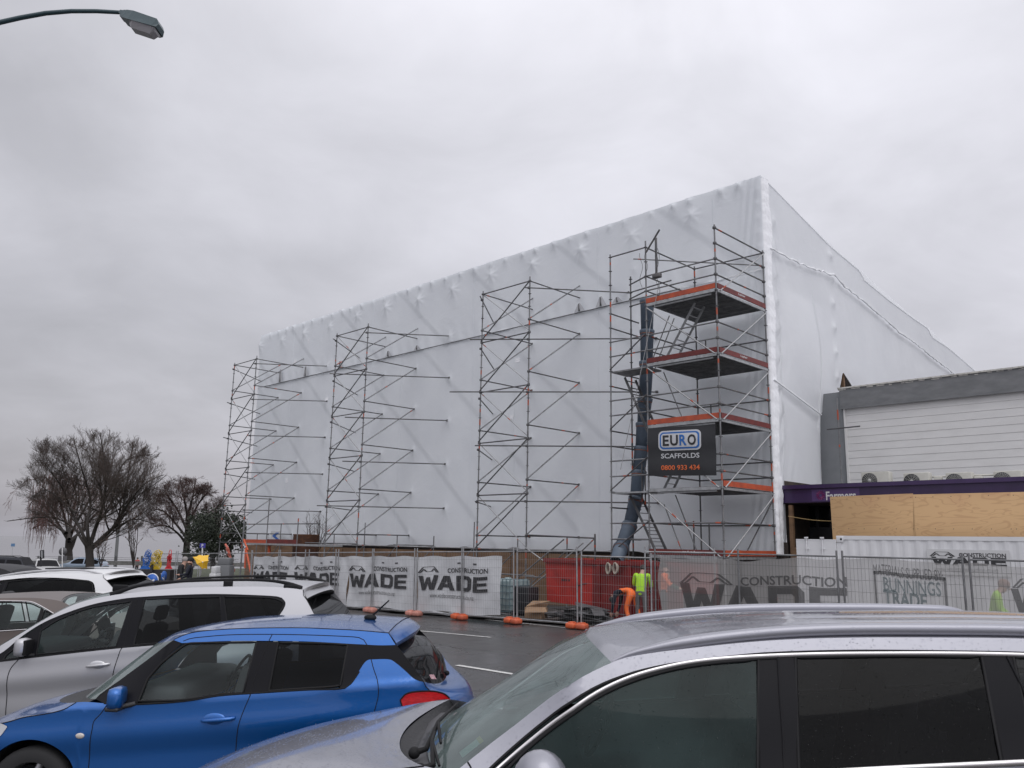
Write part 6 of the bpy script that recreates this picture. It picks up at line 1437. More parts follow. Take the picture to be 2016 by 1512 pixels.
    def wheel(s, x, r=.31, z=None):
        for sd in (-1, 1):
            c = Vector((x, s.Yc + sd * (s.w / 2 - .13), s.zg + r)); w_ = empty('wheel', c, parent=None); w_.parent = s.root; w_.location = c - s.root.location
            M_ = Matrix.Rotation(R(90), 3, 'X'); mb = MB(); mb.lathe([(r * .66, -.10), (r * .9, -.11), (r, -.08), (r, .08), (r * .9, .11), (r * .66, .10)], c, M_, 36); mb.build('tyre', TYRE, w_)
            mb = MB(); mb.lathe([(r * .66, -.10), (r * .62, -.06), (r * .62, .06), (r * .66, .10)], c, M_, 36)
            for k in range(5):
                a = 2 * math.pi * k / 5; d_ = Vector((math.cos(a), 0, math.sin(a))); mb.tube(c + Vector((0, sd * .08, 0)), c + d_ * r * .64 + Vector((0, sd * .07, 0)), .035, 6, r1=.025)
            mb.lathe([(0, -.09), (.06, -.09), (.06, .09), (0, .09)], c, M_, 12); mb.build('rim', RIM, w_)
    def cabin(s, seats, floor=.45, xa=None, xb=None, roofz=None, hr=.62):
        mb = MB(); mb.box(((xa + xb) / 2, s.Yc, s.zg + floor), (xb - xa, s.w * .84, .06)); mb.box(((s.x0 + s.x1) / 2, s.Yc, s.zg + .32), ((s.x1 - s.x0) * .86, s.w * .74, .22)); mb.build('floor', CABIN, s.root)
        for x in seats:
            for sd in (-1, 1):
                y = s.Yc + sd * s.w * .21; z0 = s.zg + floor; M_ = Matrix.Rotation(R(14), 3, 'Y'); mb = MB()
                mb.bbox((x - .22, y, z0 + .12), (.5, .48, .16), .05); mb.bbox((x + .12, y, z0 + .40), (.14, .46, .56), .06, M_); mb.bbox((x + .22, y, z0 + .79), (.09, .25, .17), .04, M_)
                mb.tube((x + .17, y - .05, z0 + .6), (x + .21, y - .05, z0 + .76), .008, 5); mb.tube((x + .17, y + .05, z0 + .6), (x + .21, y + .05, z0 + .76), .008, 5); mb.build('seat', SEATM, s.root)
def arch(x, z, r, base): 
    return lambda X: (z + math.sqrt(max(0, r * r - (X - x) ** 2)) if abs(X - x) < r else base)
def sill(arches, base):
    def f(X):
        for (x, z, r) in arches:
            if abs(X - x) < r: return max(base, z + math.sqrt(max(0, r * r - (X - x) ** 2)))
        return base
    return f
def steering(s, x, side, z):
    mb = MB(); c = Vector((x, s.Yc + side * s.w * .21, z)); M_ = Matrix.Rotation(R(-65), 3, 'Y'); pts = [c + M_ @ Vector((.18 * math.cos(q * .3307), .18 * math.sin(q * .3307), 0)) for q in range(20)]
    mb.path(pts, .014, 6, caps=False); mb.tube(c, c + Vector((-.3, 0, -.12)), .03, 8); mb.bbox(c, (.05, .16, .10), .02, M_); mb.build('steering_wheel', RUB, s.root)
def auto(E_, dx, dz): return [Vector((p.x + (dx[0] + (dx[1] - dx[0]) * i / (len(E_) - 1)), p.y + (dz[0] + (dz[1] - dz[0]) * i / (len(E_) - 1)))) for i, p in enumerate(E_)]

# ------------------------------------------------------------------ blue hatchback
BLUE_P = paint('metallic blue paint', (0.003, 0.105, 0.385), rough=.34, metal=.55)
c = Car('hatchback_car', 'bright metallic blue hatchback in the front row with a roof aerial and red tail lamp', 6.5, 1.70, at_y(-62, 1490, 7.2).x, at_y(935, 1400, 7.35).x, ((230, 1386), (640, 1356)), at_y(214, 1385, 6.55).x, BLUE_P, rr=.42)
Eh = c.N([(-100, 1446), (-45, 1434), (18, 1420.8), (45, 1412.7), (90, 1405.5), (126, 1396.5), (150, 1383)])
Ch = c.cen([(-75, 1450, .4), (-30, 1434, .4), (0, 1420, .4), (36, 1402.5, .4), (72, 1386.6, .4), (108, 1372, .4), (144, 1360.5, .4), (180, 1353, .4)])
Ec = c.N([(150, 1383), (168, 1384.5), (188, 1376)]); Cc = [Ch[-1], c.cen([(207, 1352, .25)])[0] + Vector((0, -.03)), c.cen([(214, 1350, .2)])[0]]
Ews = c.N([(188, 1376), (197, 1367), (240, 1336), (290, 1299), (342, 1260)]); Cws = [Cc[-1]] + c.cen([(262, 1316, .3), (305, 1284, .3), (346, 1254, .3)])
Er = c.N([(342, 1260), (367, 1249), (393.6, 1243), (447, 1239), (518.6, 1236.6), (600, 1236), (640, 1238), (703.5, 1241), (765.4, 1246)])
Cr = [Cws[-1]] + c.cen([(393.6, 1232, .5), (447, 1219.6, .5), (518.6, 1211.6, .5), (608, 1208.4, .5), (700, 1209, .5), (745, 1211.5, .5), (795, 1219, .3)])
c.top('hood', Eh, Ch, BLUE_P, 30, 20); c.top('cowl', Ec, Cc, PLAS, 10, 16); c.top('windscreen', Ews, Cws, G_WS, 24, 18, off=.0); c.top('roof', Er, Cr, BLUE_P, 50, 24)
c.top('headlining', Er, Cr, LINING, 30, 12, off=-.035, vmax=.94)
Es = c.N([(765.4, 1246), (774, 1257), (780, 1266)]); Cs = [Cr[-1]] + c.cen([(812, 1226, .1), (826, 1236, .1)])
c.top('spoiler', Es, Cs, BLUE_P, 14, 20); Es2 = [Es[-1], Es[-1] + Vector((-.01, -.035)), Es[-1] + Vector((-.09, -.05))]; Cs2 = [Cs[-1], Cs[-1] + Vector((-.01, -.04)), Cs[-1] + Vector((-.12, -.05))]; c.top('spoiler_lip', Es2, Cs2, BLUE_P, 8, 16)
Eg = [Es2[-1]] + c.N([(797, 1294), (818, 1322), (834, 1342)]); Cg = [Cs2[-1]] + c.cen([(845, 1277), (862, 1305), (878, 1334)])
c.top('rear_window', Eg, Cg, G_REAR, 24, 18)
Et = c.N([(834, 1342), (842, 1354), (852, 1375), (858, 1410), (860, 1450), (856, 1560)]); Ct = c.cen([(878, 1334), (907, 1341), (926, 1356), (936, 1390), (944, 1450), (940, 1580)])
c.top('tailgate', Et, Ct, BLUE_P, 40, 20)
T_ = c.N([(-100, 1446), (-45, 1434), (18, 1420.8), (45, 1412.7), (90, 1405.5), (126, 1396.5), (150, 1383), (212, 1385), (261, 1386.5), (360, 1380.3), (429, 1369.5), (518.6, 1362.5), (608, 1357), (671.7, 1355.2), (684, 1351), (694, 1340), (706.7, 1321), (717.8, 1304.5), (725, 1299), (735, 1297.8), (767, 1298), (778, 1303.8), (798.7, 1321), (814.6, 1335.6), (827, 1341.5), (834, 1342), (842, 1354), (852, 1375), (858, 1410)])
fx = c.near(57, 1540).x; rx = fx + 2.43
c.cols('body_side', T_, sill([(fx, .30, .36), (rx, .30, .35)], .20), BLUE_P, 190, 26)
c.top('front_bumper', [Vector((Eh[0].x + .02, .22)), Vector((Eh[0].x - .02, .5)), Eh[0]], [Vector((Ch[0].x - .15, .22)), Vector((Ch[0].x - .12, .5)), Ch[0]], BLUE_P, 12, 16)
for cx in (fx, rx):
    for sd in (-1, 1):
        mb = MB(); mb.grid(lambda u, v: Vector((cx + .355 * math.cos(math.pi * u), c.Yc + sd * (c.w / 2 - .035 - .30 * v), .30 + .355 * math.sin(math.pi * u))), 20, 2); mb.build('wheel_arch', PLAS, c.root)
frame_low = c.N([(358, 1266), (393.6, 1264), (447, 1262), (518.6, 1261.6), (608, 1263), (700, 1268), (751, 1270.5), (779, 1269.7)])
c.coons('roof_rail_panel', Er, frame_low, BLUE_P, n=50)
c.coons('pillar', c.N([(188, 1376), (240, 1336), (290, 1299), (342, 1260)]) , c.N([(205, 1384.5), (250, 1360), (282, 1352), (292, 1333), (318, 1304), (358, 1267)]), GLOSSB, off=.001)
c.coons('pillar', c.N([(205, 1384.5), (272, 1383)]), c.N([(250, 1360), (292, 1334)]), GLOSSB, off=.001)
c.window([(272, 1380.5), (360, 1378), (429, 1367.5), (479, 1364)], [(291, 1336), (319, 1305), (366, 1268.5), (380, 1266.5), (505, 1264.5)], G_CLR)
c.coons('pillar', c.N([(478, 1365), (529, 1362)]), c.N([(504, 1263), (549, 1263.5)]), GLOSSB, off=.001)
c.window([(529, 1360.5), (600, 1355.5), (655, 1352), (671, 1349)], [(548, 1265.5), (620, 1266.3), (660, 1268), (684, 1270)], G_TINT)
c.coons('pillar', c.N([(684, 1267.6), (720, 1269.5), (751, 1270.5), (779, 1270), (800, 1296), (820, 1324), (834, 1342)]), c.N([(669, 1356), (684, 1351), (694, 1340), (706.7, 1321), (717.8, 1304), (724, 1299), (735, 1297.8), (767, 1298), (778, 1303.8), (798.7, 1321), (814.6, 1335.6), (832, 1342)]), GLOSSB, off=.002, n=60)
c.line('window_trim', [(205, 1385), (261, 1387), (360, 1381), (429, 1370), (518.6, 1363.5), (608, 1358), (671.7, 1356), (685, 1351.5), (695, 1340.5), (707.5, 1322)], RUB, .006)
for pl in ([(213, 1385.7), (198, 1405.5), (185, 1420), (181, 1438), (177, 1465), (174.5, 1510), (174, 1560)], [(492, 1370), (477.4, 1404.6), (468.8, 1432), (464, 1484), (466, 1560)],
           [(361, 1262), (375, 1257), (393.6, 1254.5), (447, 1250), (518.6, 1248.7), (608, 1250), (700, 1254), (709, 1256), (719, 1262.5), (724, 1275), (729, 1291), (735, 1315), (743, 1339), (745.5, 1358), (744, 1374), (737, 1400), (722, 1440)],
           [(536, 1249), (529, 1263), (500, 1340), (492, 1370)], [(779.7, 1270.5), (800, 1296), (834, 1342), (838, 1351), (848, 1361)], [(765, 1246), (772, 1257), (780, 1270)], [(342, 1259), (367, 1248.5), (393.6, 1243), (447, 1238.5), (518.6, 1236.2), (600, 1236), (640, 1237.6), (703.5, 1240.8), (765, 1246)]):
    c.line('door_gap', pl, SEAM, .0032, .0005, 50, side=(-1,))
for E2, C2 in ((Eh, Ch),):
    mb = MB(); mb.path([c.P(p, -1, .001) for p in resamp(Eh, 40)], .0035, 5); mb.build('hood_gap', SEAM, c.root)
mb = MB()                                                    # spoiler shut line across the roof
for i in range(25):
    v = -1 + i / 12; a = abs(v); x = Cr[-1].x + (Er[-1].x - Cr[-1].x) * a ** 2; z = Cr[-1].y + (Er[-1].y - Cr[-1].y) * a ** 2.3; q = Vector((x, c.Yc + v * c.hw(Er[-1].x, Er[-1].y), z + .002))
    if i: mb.tube(pq, q, .0035, 5, caps=False)
    pq = q
mb.build('spoiler_gap', SEAM, c.root)
lampA = c.N([(788, 1378), (794, 1393), (805, 1401), (850, 1402), (884, 1392)]); lampB = c.N([(788, 1377), (798.7, 1367.3), (814.6, 1362.5), (846.3, 1361), (862, 1362.5), (876, 1367), (886, 1375)])
c.coons('tail_lamp', lampA, lampB, LAMP_R, off=.006, n=30, m=10, side=(-1,)); c.coons('tail_lamp', c.N([(788, 1378), (794, 1393), (805, 1401), (830, 1402)]), c.N([(788, 1377), (798.7, 1367.3), (814.6, 1362.5), (830, 1361)]), LAMP_R, off=.004, n=20, m=8, side=(1,)); c.line('lamp_seal', [(806, 1402), (794, 1394), (788, 1378), (798.7, 1366.5), (814.6, 1361.7), (846.3, 1360), (862, 1361.7), (876, 1366.2), (885, 1374)], RUB, .006, .006, side=(-1,))
c.coons('headlamp', c.N([(-60, 1458), (-20, 1470), (2, 1448), (15, 1431)]), c.N([(-60, 1448), (-20, 1428), (0, 1423.5), (14, 1429)]), LAMP_C, off=.006)
p = c.near(157.4, 1448.7); mb = MB(); mb.ball(c.P(p, -1, .0), (.034, .010, .020), 8); mb.build('side_repeater', mat('clear repeater', (.55, .50, .45), .15, coat=1), c.root)
def handle(c, p0, p1, rec, m_, rw=.095, rh=.048):
    a, b = c.near(*p0), c.near(*p1); q = c.near(*rec); root_ = None
    mb = MB(); mb.ball(c.P(q, -1, -.008), (rw, .016, rh), 8); h0 = mb.build('handle_recess', m_, c.root)
    mb = MB(); pts = [c.P(a, -1, .004), c.P(a.lerp(b, .15), -1, .028), c.P(a.lerp(b, .6), -1, .034), c.P(a.lerp(b, .9), -1, .03), c.P(b, -1, .006)]; mb.path(pts, [.010, .015, .016, .016, .012], 10, sx=.7); mb.build('handle', m_, c.root)
handle(c, (397, 1419), (462, 1413.5), (422, 1417), BLUE_P)
handle(c, (655, 1412), (712, 1405), (677, 1410), BLUE_P) if False else None
# mirrors
for sd in (-1, 1):
    p = c.near(243, 1368); q = c.P(p, sd, .10); mb = MB(); mb.bbox(q, (.11, .20, .15), .045, Matrix.Rotation(R(-8) * sd, 3, 'Z')); mb.build('mirror', BLUE_P, c.root)
    mb = MB(); mb.bbox(q + Vector((.0, 0, -.075)), (.10, .17, .03), .012); mb.tube(q + Vector((.02, 0, -.07)), c.P(c.near(265, 1386), sd, -.01), .018, 8); mb.build('mirror_foot', PLAS, c.root)
# aerial
q = at_y(729, 1216, c.Yc - .12 + .12); mb = MB(); mb.ball(q, (.055, .035, .028), 8); t_ = at_y(766, 1182, c.Yc + .0); mb.tube(q + Vector((.01, 0, .01)), t_, .010, 6, r1=.006); mb.build('aerial', RUB, c.root)
# rear wiper, sticker, badge, wipers at the cowl
mb = MB(); a, b = at_y(876, 1322, c.Yc - .38), at_y(903, 1304, c.Yc + .1)
def onback(u, v, off=.012):
    n_ = 24; E2, C2 = resamp(Eg, n_), resamp(Cg, n_); i = round(u * (n_ - 1)); e, k_ = E2[i], C2[i]; a_ = abs(v); return Vector((k_.x + (e.x - k_.x) * a_ ** 2 + off, c.Yc + v * c.hw(e.x, e.y), k_.y + (e.y - k_.y) * a_ ** 2.3 + off))
mb.path([onback(.80, .35, .02), onback(.84, .0, .03), onback(.92, -.25, .03)], .008, 6); mb.path([onback(.72, .48), onback(.80, .05), onback(.86, -.28)], .006, 5); mb.ball(onback(.97, -.02, .02), .022, 6); mb.build('rear_wiper', RUB, c.root)
mb = MB(); P_ = [onback(.94, -.80), onback(.96, -.62), onback(.87, -.62), onback(.85, -.78)]; mb.add([p + Vector((.004, 0, .004)) for p in P_], [(0, 1, 2, 3)]); mb.build('sticker', mat('pink and white sticker', (.55, .40, .42), .5, noise=(60, (.25, .06, .10), .45, .6)), c.root)
ET, CT2 = resamp(Et, 40), resamp(Ct, 40)
def ontail(i, v, off=.012):
    e, k_ = ET[i], CT2[i]; a_ = abs(v); return Vector((k_.x + (e.x - k_.x) * a_ ** 2 + off, c.Yc + v * c.hw(e.x, e.y), k_.y + (e.y - k_.y) * a_ ** 2.3))
mb = MB()
for (i0, v0, v1) in ((11, -.10, .0), (12, -.02, .08), (13, -.09, .02)): mb.tube(ontail(i0, v0, .015), ontail(i0 + 2, v1, .015), .009, 6)
mb.build('badge', CHROME, c.root)
mb = MB(); q = ontail(16, -.62, .012); put_text(mb, 'SPORT', q, ontail(16, -.30, .012) - q, (0, 0, 1), 1.0, .035, .03); mb.build('lettering', CHROME, c.root)
mb = MB()
a, b, d_ = (at_y(200, 1374, c.Yn + .55), at_y(222, 1352, c.Yn + .9), at_y(190, 1372, c.Yn + .45)); mb.tube(a, b, .008, 6); mb.tube(a + Vector((.02, .1, .01)), b + Vector((.03, .3, .02)), .008, 6); mb.ball(a, .02, 5); mb.build('wiper', RUB, c.root)
c.wheel(fx, .30); c.wheel(rx, .30)
xa, xb = c.near(230, 1386).x, c.near(800, 1330).x; c.cabin([c.near(455, 1340).x - .12, c.near(640, 1330).x - .02], .50, xa, xb)
mb = MB(); mb.bbox((xa + .22, c.Yc, .92), (.42, c.w * .78, .2), .06); mb.build('dashboard', DASH, c.root); steering(c, xa + .52, 1, .96)
q = c.near(388, 1283); mb = MB(); mb.bbox((q.x - .02, c.Yc, q.y - .0), (.03, .22, .07), .012); mb.build('rear_view_mirror', RUB, c.root)

# ------------------------------------------------------------------ silver wagon behind it
SILV_P = paint('metallic silver paint', (0.46, 0.46, 0.475), rough=.4, metal=.5, coat=.6)
c = Car('people_carrier', 'silver wagon with black roof rails directly behind the blue hatchback', 8.9, 1.72, at_y(-330, 1400, 9.6).x, at_y(728, 1300, 9.8).x, ((60, 1294), (480, 1253)), at_y(-70, 1306, 8.95).x, SILV_P, rr=.35)
Ews = c.N([(-170, 1362), (-110, 1334), (-60, 1307), (0, 1272), (35.7, 1250.5), (71.4, 1229), (107, 1209), (143, 1191.6), (178.6, 1180), (214, 1173)]); Cws = auto(Ews, (-.22, -.10), (.01, .035))
Er = c.N([(214, 1173), (268, 1166), (340, 1158.5), (429, 1155.4), (518.6, 1155), (560, 1157), (597, 1161)]); Cr = auto(Er, (-.10, .06), (.035, .045))
Eh = c.N([(-330, 1420), (-290, 1392), (-230, 1372), (-170, 1362)]); Ch = auto(Eh, (-.22, -.22), (.02, .05))
c.top('hood', Eh, Ch, SILV_P, 24, 16); c.top('windscreen', Ews, Cws, G_WS, 24, 16); c.top('roof', Er, Cr, SILV_P, 40, 20); c.top('headlining', Er, Cr, LINING, 30, 12, off=-.03, vmax=.94)
Es = c.N([(597, 1161), (600, 1170), (604.5, 1179)]); Cs = [Cr[-1]] + c.cen([(628, 1155), (643, 1163)]); c.top('spoiler', Es, Cs, SILV_P, 14, 20, off=.004); Es2 = [Es[-1], Es[-1] + Vector((-.01, -.03)), Es[-1] + Vector((-.05, -.045))]; Cs2 = [Cs[-1], Cs[-1] + Vector((-.01, -.03)), Cs[-1] + Vector((-.16, -.05))]; c.top('spoiler_lip', Es2, Cs2, RUB, 8, 16)
Eg = [Es2[-1]] + c.N([(618.6, 1208), (636, 1242), (648, 1264)]); Cg = [Cs2[-1]] + c.cen([(655, 1204), (678, 1240), (692, 1262)]); c.top('rear_window', Eg, Cg, G_REAR, 24, 16)
Et = c.N([(648, 1264), (656, 1285), (664, 1330), (664, 1400), (655, 1500)]); Ct = c.cen([(692, 1262), (712, 1275), (722, 1330), (728, 1390), (720, 1480)]); c.top('tailgate', Et, Ct, SILV_P, 30, 16)
T_ = c.N([(-330, 1420), (-290, 1392), (-230, 1372), (-170, 1362), (-110, 1334), (-60, 1307), (0, 1301.4), (71.4, 1292.5), (232, 1274.6), (328.6, 1266.6), (440, 1256), (530, 1249), (600, 1250), (640, 1254), (650, 1266), (656, 1285), (664, 1330)])
fx = c.near(-190, 1450).x; rx = fx + 2.7; c.cols('body_side', T_, sill([(fx, .31, .36), (rx, .31, .36)], .22), SILV_P, 150, 22)
wt = [(-60, 1308), (0, 1287), (44.6, 1251.4), (84, 1226.4), (125, 1208.6), (178.6, 1190.7), (232, 1180), (271.4, 1175.5), (360, 1170.7), (429, 1169.3), (500.7, 1171.4), (545, 1174), (555, 1177)]
c.coons('roof_rail_panel', c.N([(-60, 1307), (0, 1272), (35.7, 1250.5), (71.4, 1229), (107, 1209), (143, 1191.6), (178.6, 1180), (214, 1173), (268, 1166), (340, 1158.5), (429, 1155.4), (518.6, 1155), (560, 1157), (597, 1161)]), c.N(wt), SILV_P, n=60)
c.coons('pillar', c.N([(555, 1177), (561, 1184), (562, 1190), (558, 1200), (550, 1212), (530, 1250)]), c.N([(597, 1161), (603, 1180), (612, 1196), (620, 1211), (636, 1242), (646, 1262)]), SILV_P, n=30)
c.window([(6, 1299.5), (40, 1295)], [(12, 1290), (49, 1262)], G_CLR, 'quarter_window'); c.coons('pillar', c.N([(38, 1296), (70, 1292)]), c.N([(47, 1254), (81, 1229)]), GLOSSB, off=.001); c.coons('pillar', c.N([(-50, 1307), (6, 1301)]), c.N([(-10, 1293), (44, 1253)]), GLOSSB, off=-.001)
c.window([(71, 1289), (150, 1281), (229, 1273)], [(80, 1242.5), (112, 1222), (178, 1197), (259, 1184.5)], G_CLR)
c.coons('window_frame', c.N(wt[3:]), c.N([(80, 1241), (112, 1220), (178, 1195.5), (259, 1183.5), (284, 1180), (360, 1177), (433, 1175.5), (500, 1176), (540, 1178.5), (553, 1181)]), GLOSSB, off=.001, n=40)
c.coons('pillar', c.N([(228, 1275), (263, 1272)]), c.N([(258, 1183), (285, 1180)]), GLOSSB, off=.001); c.window([(263, 1270), (350, 1263), (440, 1254.5)], [(285, 1180), (360, 1177), (433, 1175.5)], G_TINT)
c.coons('pillar', c.N([(439, 1256), (451, 1255)]), c.N([(432, 1175), (441, 1175)]), GLOSSB, off=.002); c.window([(451, 1254), (500, 1250), (527, 1247.5)], [(441, 1175.5), (500, 1176), (540, 1178.5), (556, 1185), (560, 1190)], G_TINT)
for pl in ([(36, 1299), (21.4, 1315.7), (15, 1333.6), (11, 1407), (10, 1450)], [(271.4, 1177), (255, 1223), (244.6, 1272), (238.4, 1277), (226.8, 1310), (222, 1337), (220, 1400)], [(437, 1170.5), (445.4, 1217), (448, 1256)], [(597, 1161), (598, 1172), (604, 1181), (618.6, 1208)]): c.line('door_gap', pl, SEAM, .004, .001, 40, side=(-1,))
c.line('window_trim', [(-60, 1307), (0, 1302), (71.4, 1293), (232, 1275.3), (328.6, 1267.2), (440, 1256.5), (530, 1249.5)], RUB, .007)
handle(c, (170, 1312), (216, 1307), (192, 1310), mat('silver handle', (.55, .55, .56), .3, .6))
for sd in (-1, 1):
    p = c.near(55, 1272); q = c.P(p, sd, .09); mb = MB(); mb.bbox(q, (.12, .18, .18), .05); mb.build('mirror', SILV_P, c.root); mb = MB(); mb.tube(q + Vector((.02, 0, -.08)), c.P(c.near(66, 1291), sd, -.01), .022, 8); mb.bbox(q + Vector((.055, 0, 0)), (.03, .16, .15), .01); mb.build('mirror_foot', RUB, c.root)
railp = c.N([(216, 1172), (245, 1161), (268, 1154.5), (303.6, 1148), (360, 1144.5), (429, 1142.3), (500.7, 1142), (545, 1145), (572, 1151), (592, 1159.5)])
for sd in (-1, 1):
    rl_ = resamp(railp, 40); mb = MB(); mb.path([Vector((p.x, c.Yc + sd * (c.hw(p.x, p.y) - .02), p.y)) for p in rl_], [.014 + .02 * (abs(i - 19.5) / 19.5) ** 6 for i in range(40)], 8, sx=.8); rr_ = mb.build('roof_rail', RUB, c.root)
    for xx, w_ in ((448, .10), (235, .16), (572, .16)): p = c.near(xx, 1150 if xx == 448 else 1158); mb = MB(); mb.bbox((p.x, c.Yc + sd * (c.hw(p.x, p.y) - .02), p.y - .0), (w_, .035, .07), .012); mb.build('rail_foot', RUB, rr_)
c.wheel(fx, .31); c.wheel(rx, .31)
xa, xb = c.near(-40, 1300).x, c.near(600, 1250).x; c.cabin([c.near(175, 1250).x + .05, c.near(350, 1240).x, c.near(500, 1240).x], .48, xa, xb); mb = MB(); mb.bbox((xa + .15, c.Yc, .86), (.55, c.w * .78, .2), .06); mb.build('dashboard', DASH, c.root); steering(c, xa + .68, 1, .92)

# ------------------------------------------------------------------ taupe sedan
TAUPE = paint('taupe metallic paint', (0.135, 0.112, 0.102), rough=.5, metal=.3, coat=.25)
c = Car('sedan_car', 'taupe brown sedan with chrome window trim between the two light wagons', 11.3, 1.76, at_y(-560, 1300, 12).x, at_y(355, 1300, 12.2).x, ((0, 1243), (60, 1239)), at_y(-330, 1260, 11.4).x, TAUPE, rr=.3)
Er = c.N([(-200, 1204), (-120, 1186), (-60, 1180), (0, 1177.5), (62, 1177), (100, 1180), (123, 1185)]); Cr = c.cen([(-215, 1190, .5), (-130, 1176, .5), (-60, 1171.5, .5), (0, 1168.5, .5), (53.6, 1164.5, .5), (125, 1162, .5), (168, 1167.5, .2)])
Ews = c.N([(-340, 1262), (-270, 1230), (-200, 1204)]); Cws = c.cen([(-345, 1245, .3), (-280, 1215, .3)]) + [Cr[0]]
c.top('roof', Er, Cr, TAUPE, 30, 18); c.top('headlining', Er, Cr, LINING, 30, 12, off=-.03, vmax=.94); c.top('windscreen', Ews, Cws, G_WS, 16, 12)
Eg = c.N([(123, 1185), (150, 1200), (188, 1224)]); Cg = [Cr[-1]] + c.cen([(205, 1180, .1), (255, 1203, .1)]); c.top('rear_window', Eg, Cg, G_CLR, 16, 14, vmax=.93); c.top('rear_window_frame', [Eg[0] + Vector((-.02, .004)), Eg[0] + Vector((.035, -.02))], [Cg[0] + Vector((-.02, .006)), Cg[0] + Vector((.035, -.012))], RUB, 3, 14)
Eb = c.N([(188, 1224), (240, 1237), (300, 1246)]); Cb = [Cg[-1]] + c.cen([(310, 1216, .1), (345, 1224, .1)]); c.top('boot_lid', Eb, Cb, TAUPE, 14, 14)
Et = c.N([(300, 1246), (308, 1290), (300, 1380)]); Ct = [Cb[-1]] + c.cen([(356, 1280), (348, 1370)]); c.top('tail', Et, Ct, TAUPE, 14, 14)
Eh = c.N([(-560, 1330), (-520, 1300), (-430, 1275), (-340, 1262)]); Ch = auto(Eh, (-.2, -.2), (.03, .05)); c.top('hood', Eh, Ch, TAUPE, 14, 12)
T_ = c.N([(-560, 1330), (-520, 1300), (-430, 1275), (-340, 1262), (-60, 1248), (0, 1243.5), (53.6, 1240), (115, 1237), (150, 1236), (188, 1232), (240, 1237), (300, 1246), (308, 1290)])
fx = c.near(-440, 1330).x; rx = fx + 2.7; c.cols('body_side', T_, sill([(fx, .31, .35), (rx, .31, .35)], .22), TAUPE, 120, 16)
low = [(-200, 1206), (-120, 1190), (-60, 1185), (0, 1183), (45, 1183.5), (62.5, 1185), (80, 1192.5), (107, 1208.6), (128, 1223)]
c.coons('roof_rail_panel', c.N([(-200, 1204), (-120, 1186), (-60, 1180), (0, 1177.5), (62, 1177), (100, 1180), (123, 1185), (150, 1200), (175, 1216), (188, 1231)]), c.N(low + [(122, 1236)]), TAUPE, n=50)
c.line('window_chrome', low[1:] + [(126, 1232)], CHROME, .009, .004); c.line('window_chrome', [(-200, 1254), (0, 1242.5), (53.6, 1239), (118, 1236)], CHROME, .008, .004)
c.window([(-90, 1247), (0, 1240.5), (70, 1236)], [(-70, 1188), (0, 1186), (58, 1188), (82, 1198)], G_CLR); c.coons('pillar', c.N([(69, 1238), (75, 1238)]), c.N([(81, 1195), (87, 1199)]), RUB, off=.003); c.window([(76, 1236), (118, 1234)], [(88, 1201), (110, 1214), (122, 1224)], G_CLR)
c.window([(-310, 1256), (-100, 1247)], [(-190, 1208), (-80, 1189)], G_CLR)
c.wheel(fx, .31); c.wheel(rx, .31); c.cabin([c.near(-130, 1230).x, c.near(20, 1230).x + .1], .45, c.near(-320, 1250).x, c.near(150, 1240).x)

# ------------------------------------------------------------------ white wagon
WHITE_P = paint('white paint', (0.70, 0.705, 0.71), rough=.45, metal=.0, coat=.25)
c = Car('estate_car', 'white wagon with silver roof rails behind the taupe sedan', 13.8, 1.80, at_y(-620, 1230, 14.5).x, at_y(318, 1230, 14.8).x, ((0, 1177), (180, 1171)), at_y(-330, 1190, 13.9).x, WHITE_P, rr=.35)
Er = c.N([(-220, 1166), (-140, 1152), (-60, 1145), (0, 1138.5), (71, 1131.8), (143, 1128.8), (203, 1131)]); Cr = auto(Er, (-.12, .08), (.03, .05))
Ews = c.N([(-380, 1200), (-300, 1182), (-220, 1166)]); Cws = auto(Ews, (-.25, -.12), (.02, .03)); c.top('windscreen', Ews, Cws, G_WS, 12, 12); c.top('roof', Er, Cr, WHITE_P, 30, 18); c.top('headlining', Er, Cr, LINING, 30, 12, off=-.03, vmax=.94)
Es = c.N([(203, 1131), (206, 1137), (210, 1142.5)]); Cs = [Cr[-1]] + c.cen([(245, 1127), (262, 1133)]); c.top('spoiler', Es, Cs, WHITE_P, 12, 18, off=.004); Es2 = [Es[-1], Es[-1] + Vector((-.01, -.02)), Es[-1] + Vector((-.04, -.035))]; Cs2 = [Cs[-1], Cs[-1] + Vector((-.01, -.03)), Cs[-1] + Vector((-.2, -.04))]; c.top('spoiler_lip', Es2, Cs2, RUB, 6, 14)
Eg = [Es2[-1]] + c.N([(220, 1154), (229, 1164), (240, 1180)]); Cg = [Cs2[-1]] + c.cen([(262, 1150), (272, 1160), (284, 1176)]); c.top('rear_window', Eg, Cg, G_REAR, 14, 14)
Et = c.N([(240, 1180), (250, 1200), (252, 1260)]); Ct = c.cen([(284, 1176), (312, 1190), (316, 1250)]); c.top('tailgate', Et, Ct, WHITE_P, 14, 14)
Eh = c.N([(-620, 1240), (-560, 1215), (-380, 1200)]); Ch = auto(Eh, (-.2, -.2), (.03, .05)); c.top('hood', Eh, Ch, WHITE_P, 12, 12)
T_ = c.N([(-620, 1240), (-560, 1215), (-380, 1200), (-200, 1186), (0, 1177), (180, 1171), (236, 1174), (240, 1180), (250, 1200)])
fx = c.near(-490, 1240).x; rx = fx + 2.65; c.cols('body_side', T_, sill([(fx, .33, .37), (rx, .33, .37)], .25), WHITE_P, 110, 16)
low = [(-220, 1170), (-140, 1158), (-60, 1149.5), (0, 1142.5), (62.5, 1137), (125, 1138), (175, 1142.5)]
c.coons('roof_rail_panel', Er, c.N(low), WHITE_P, n=40)
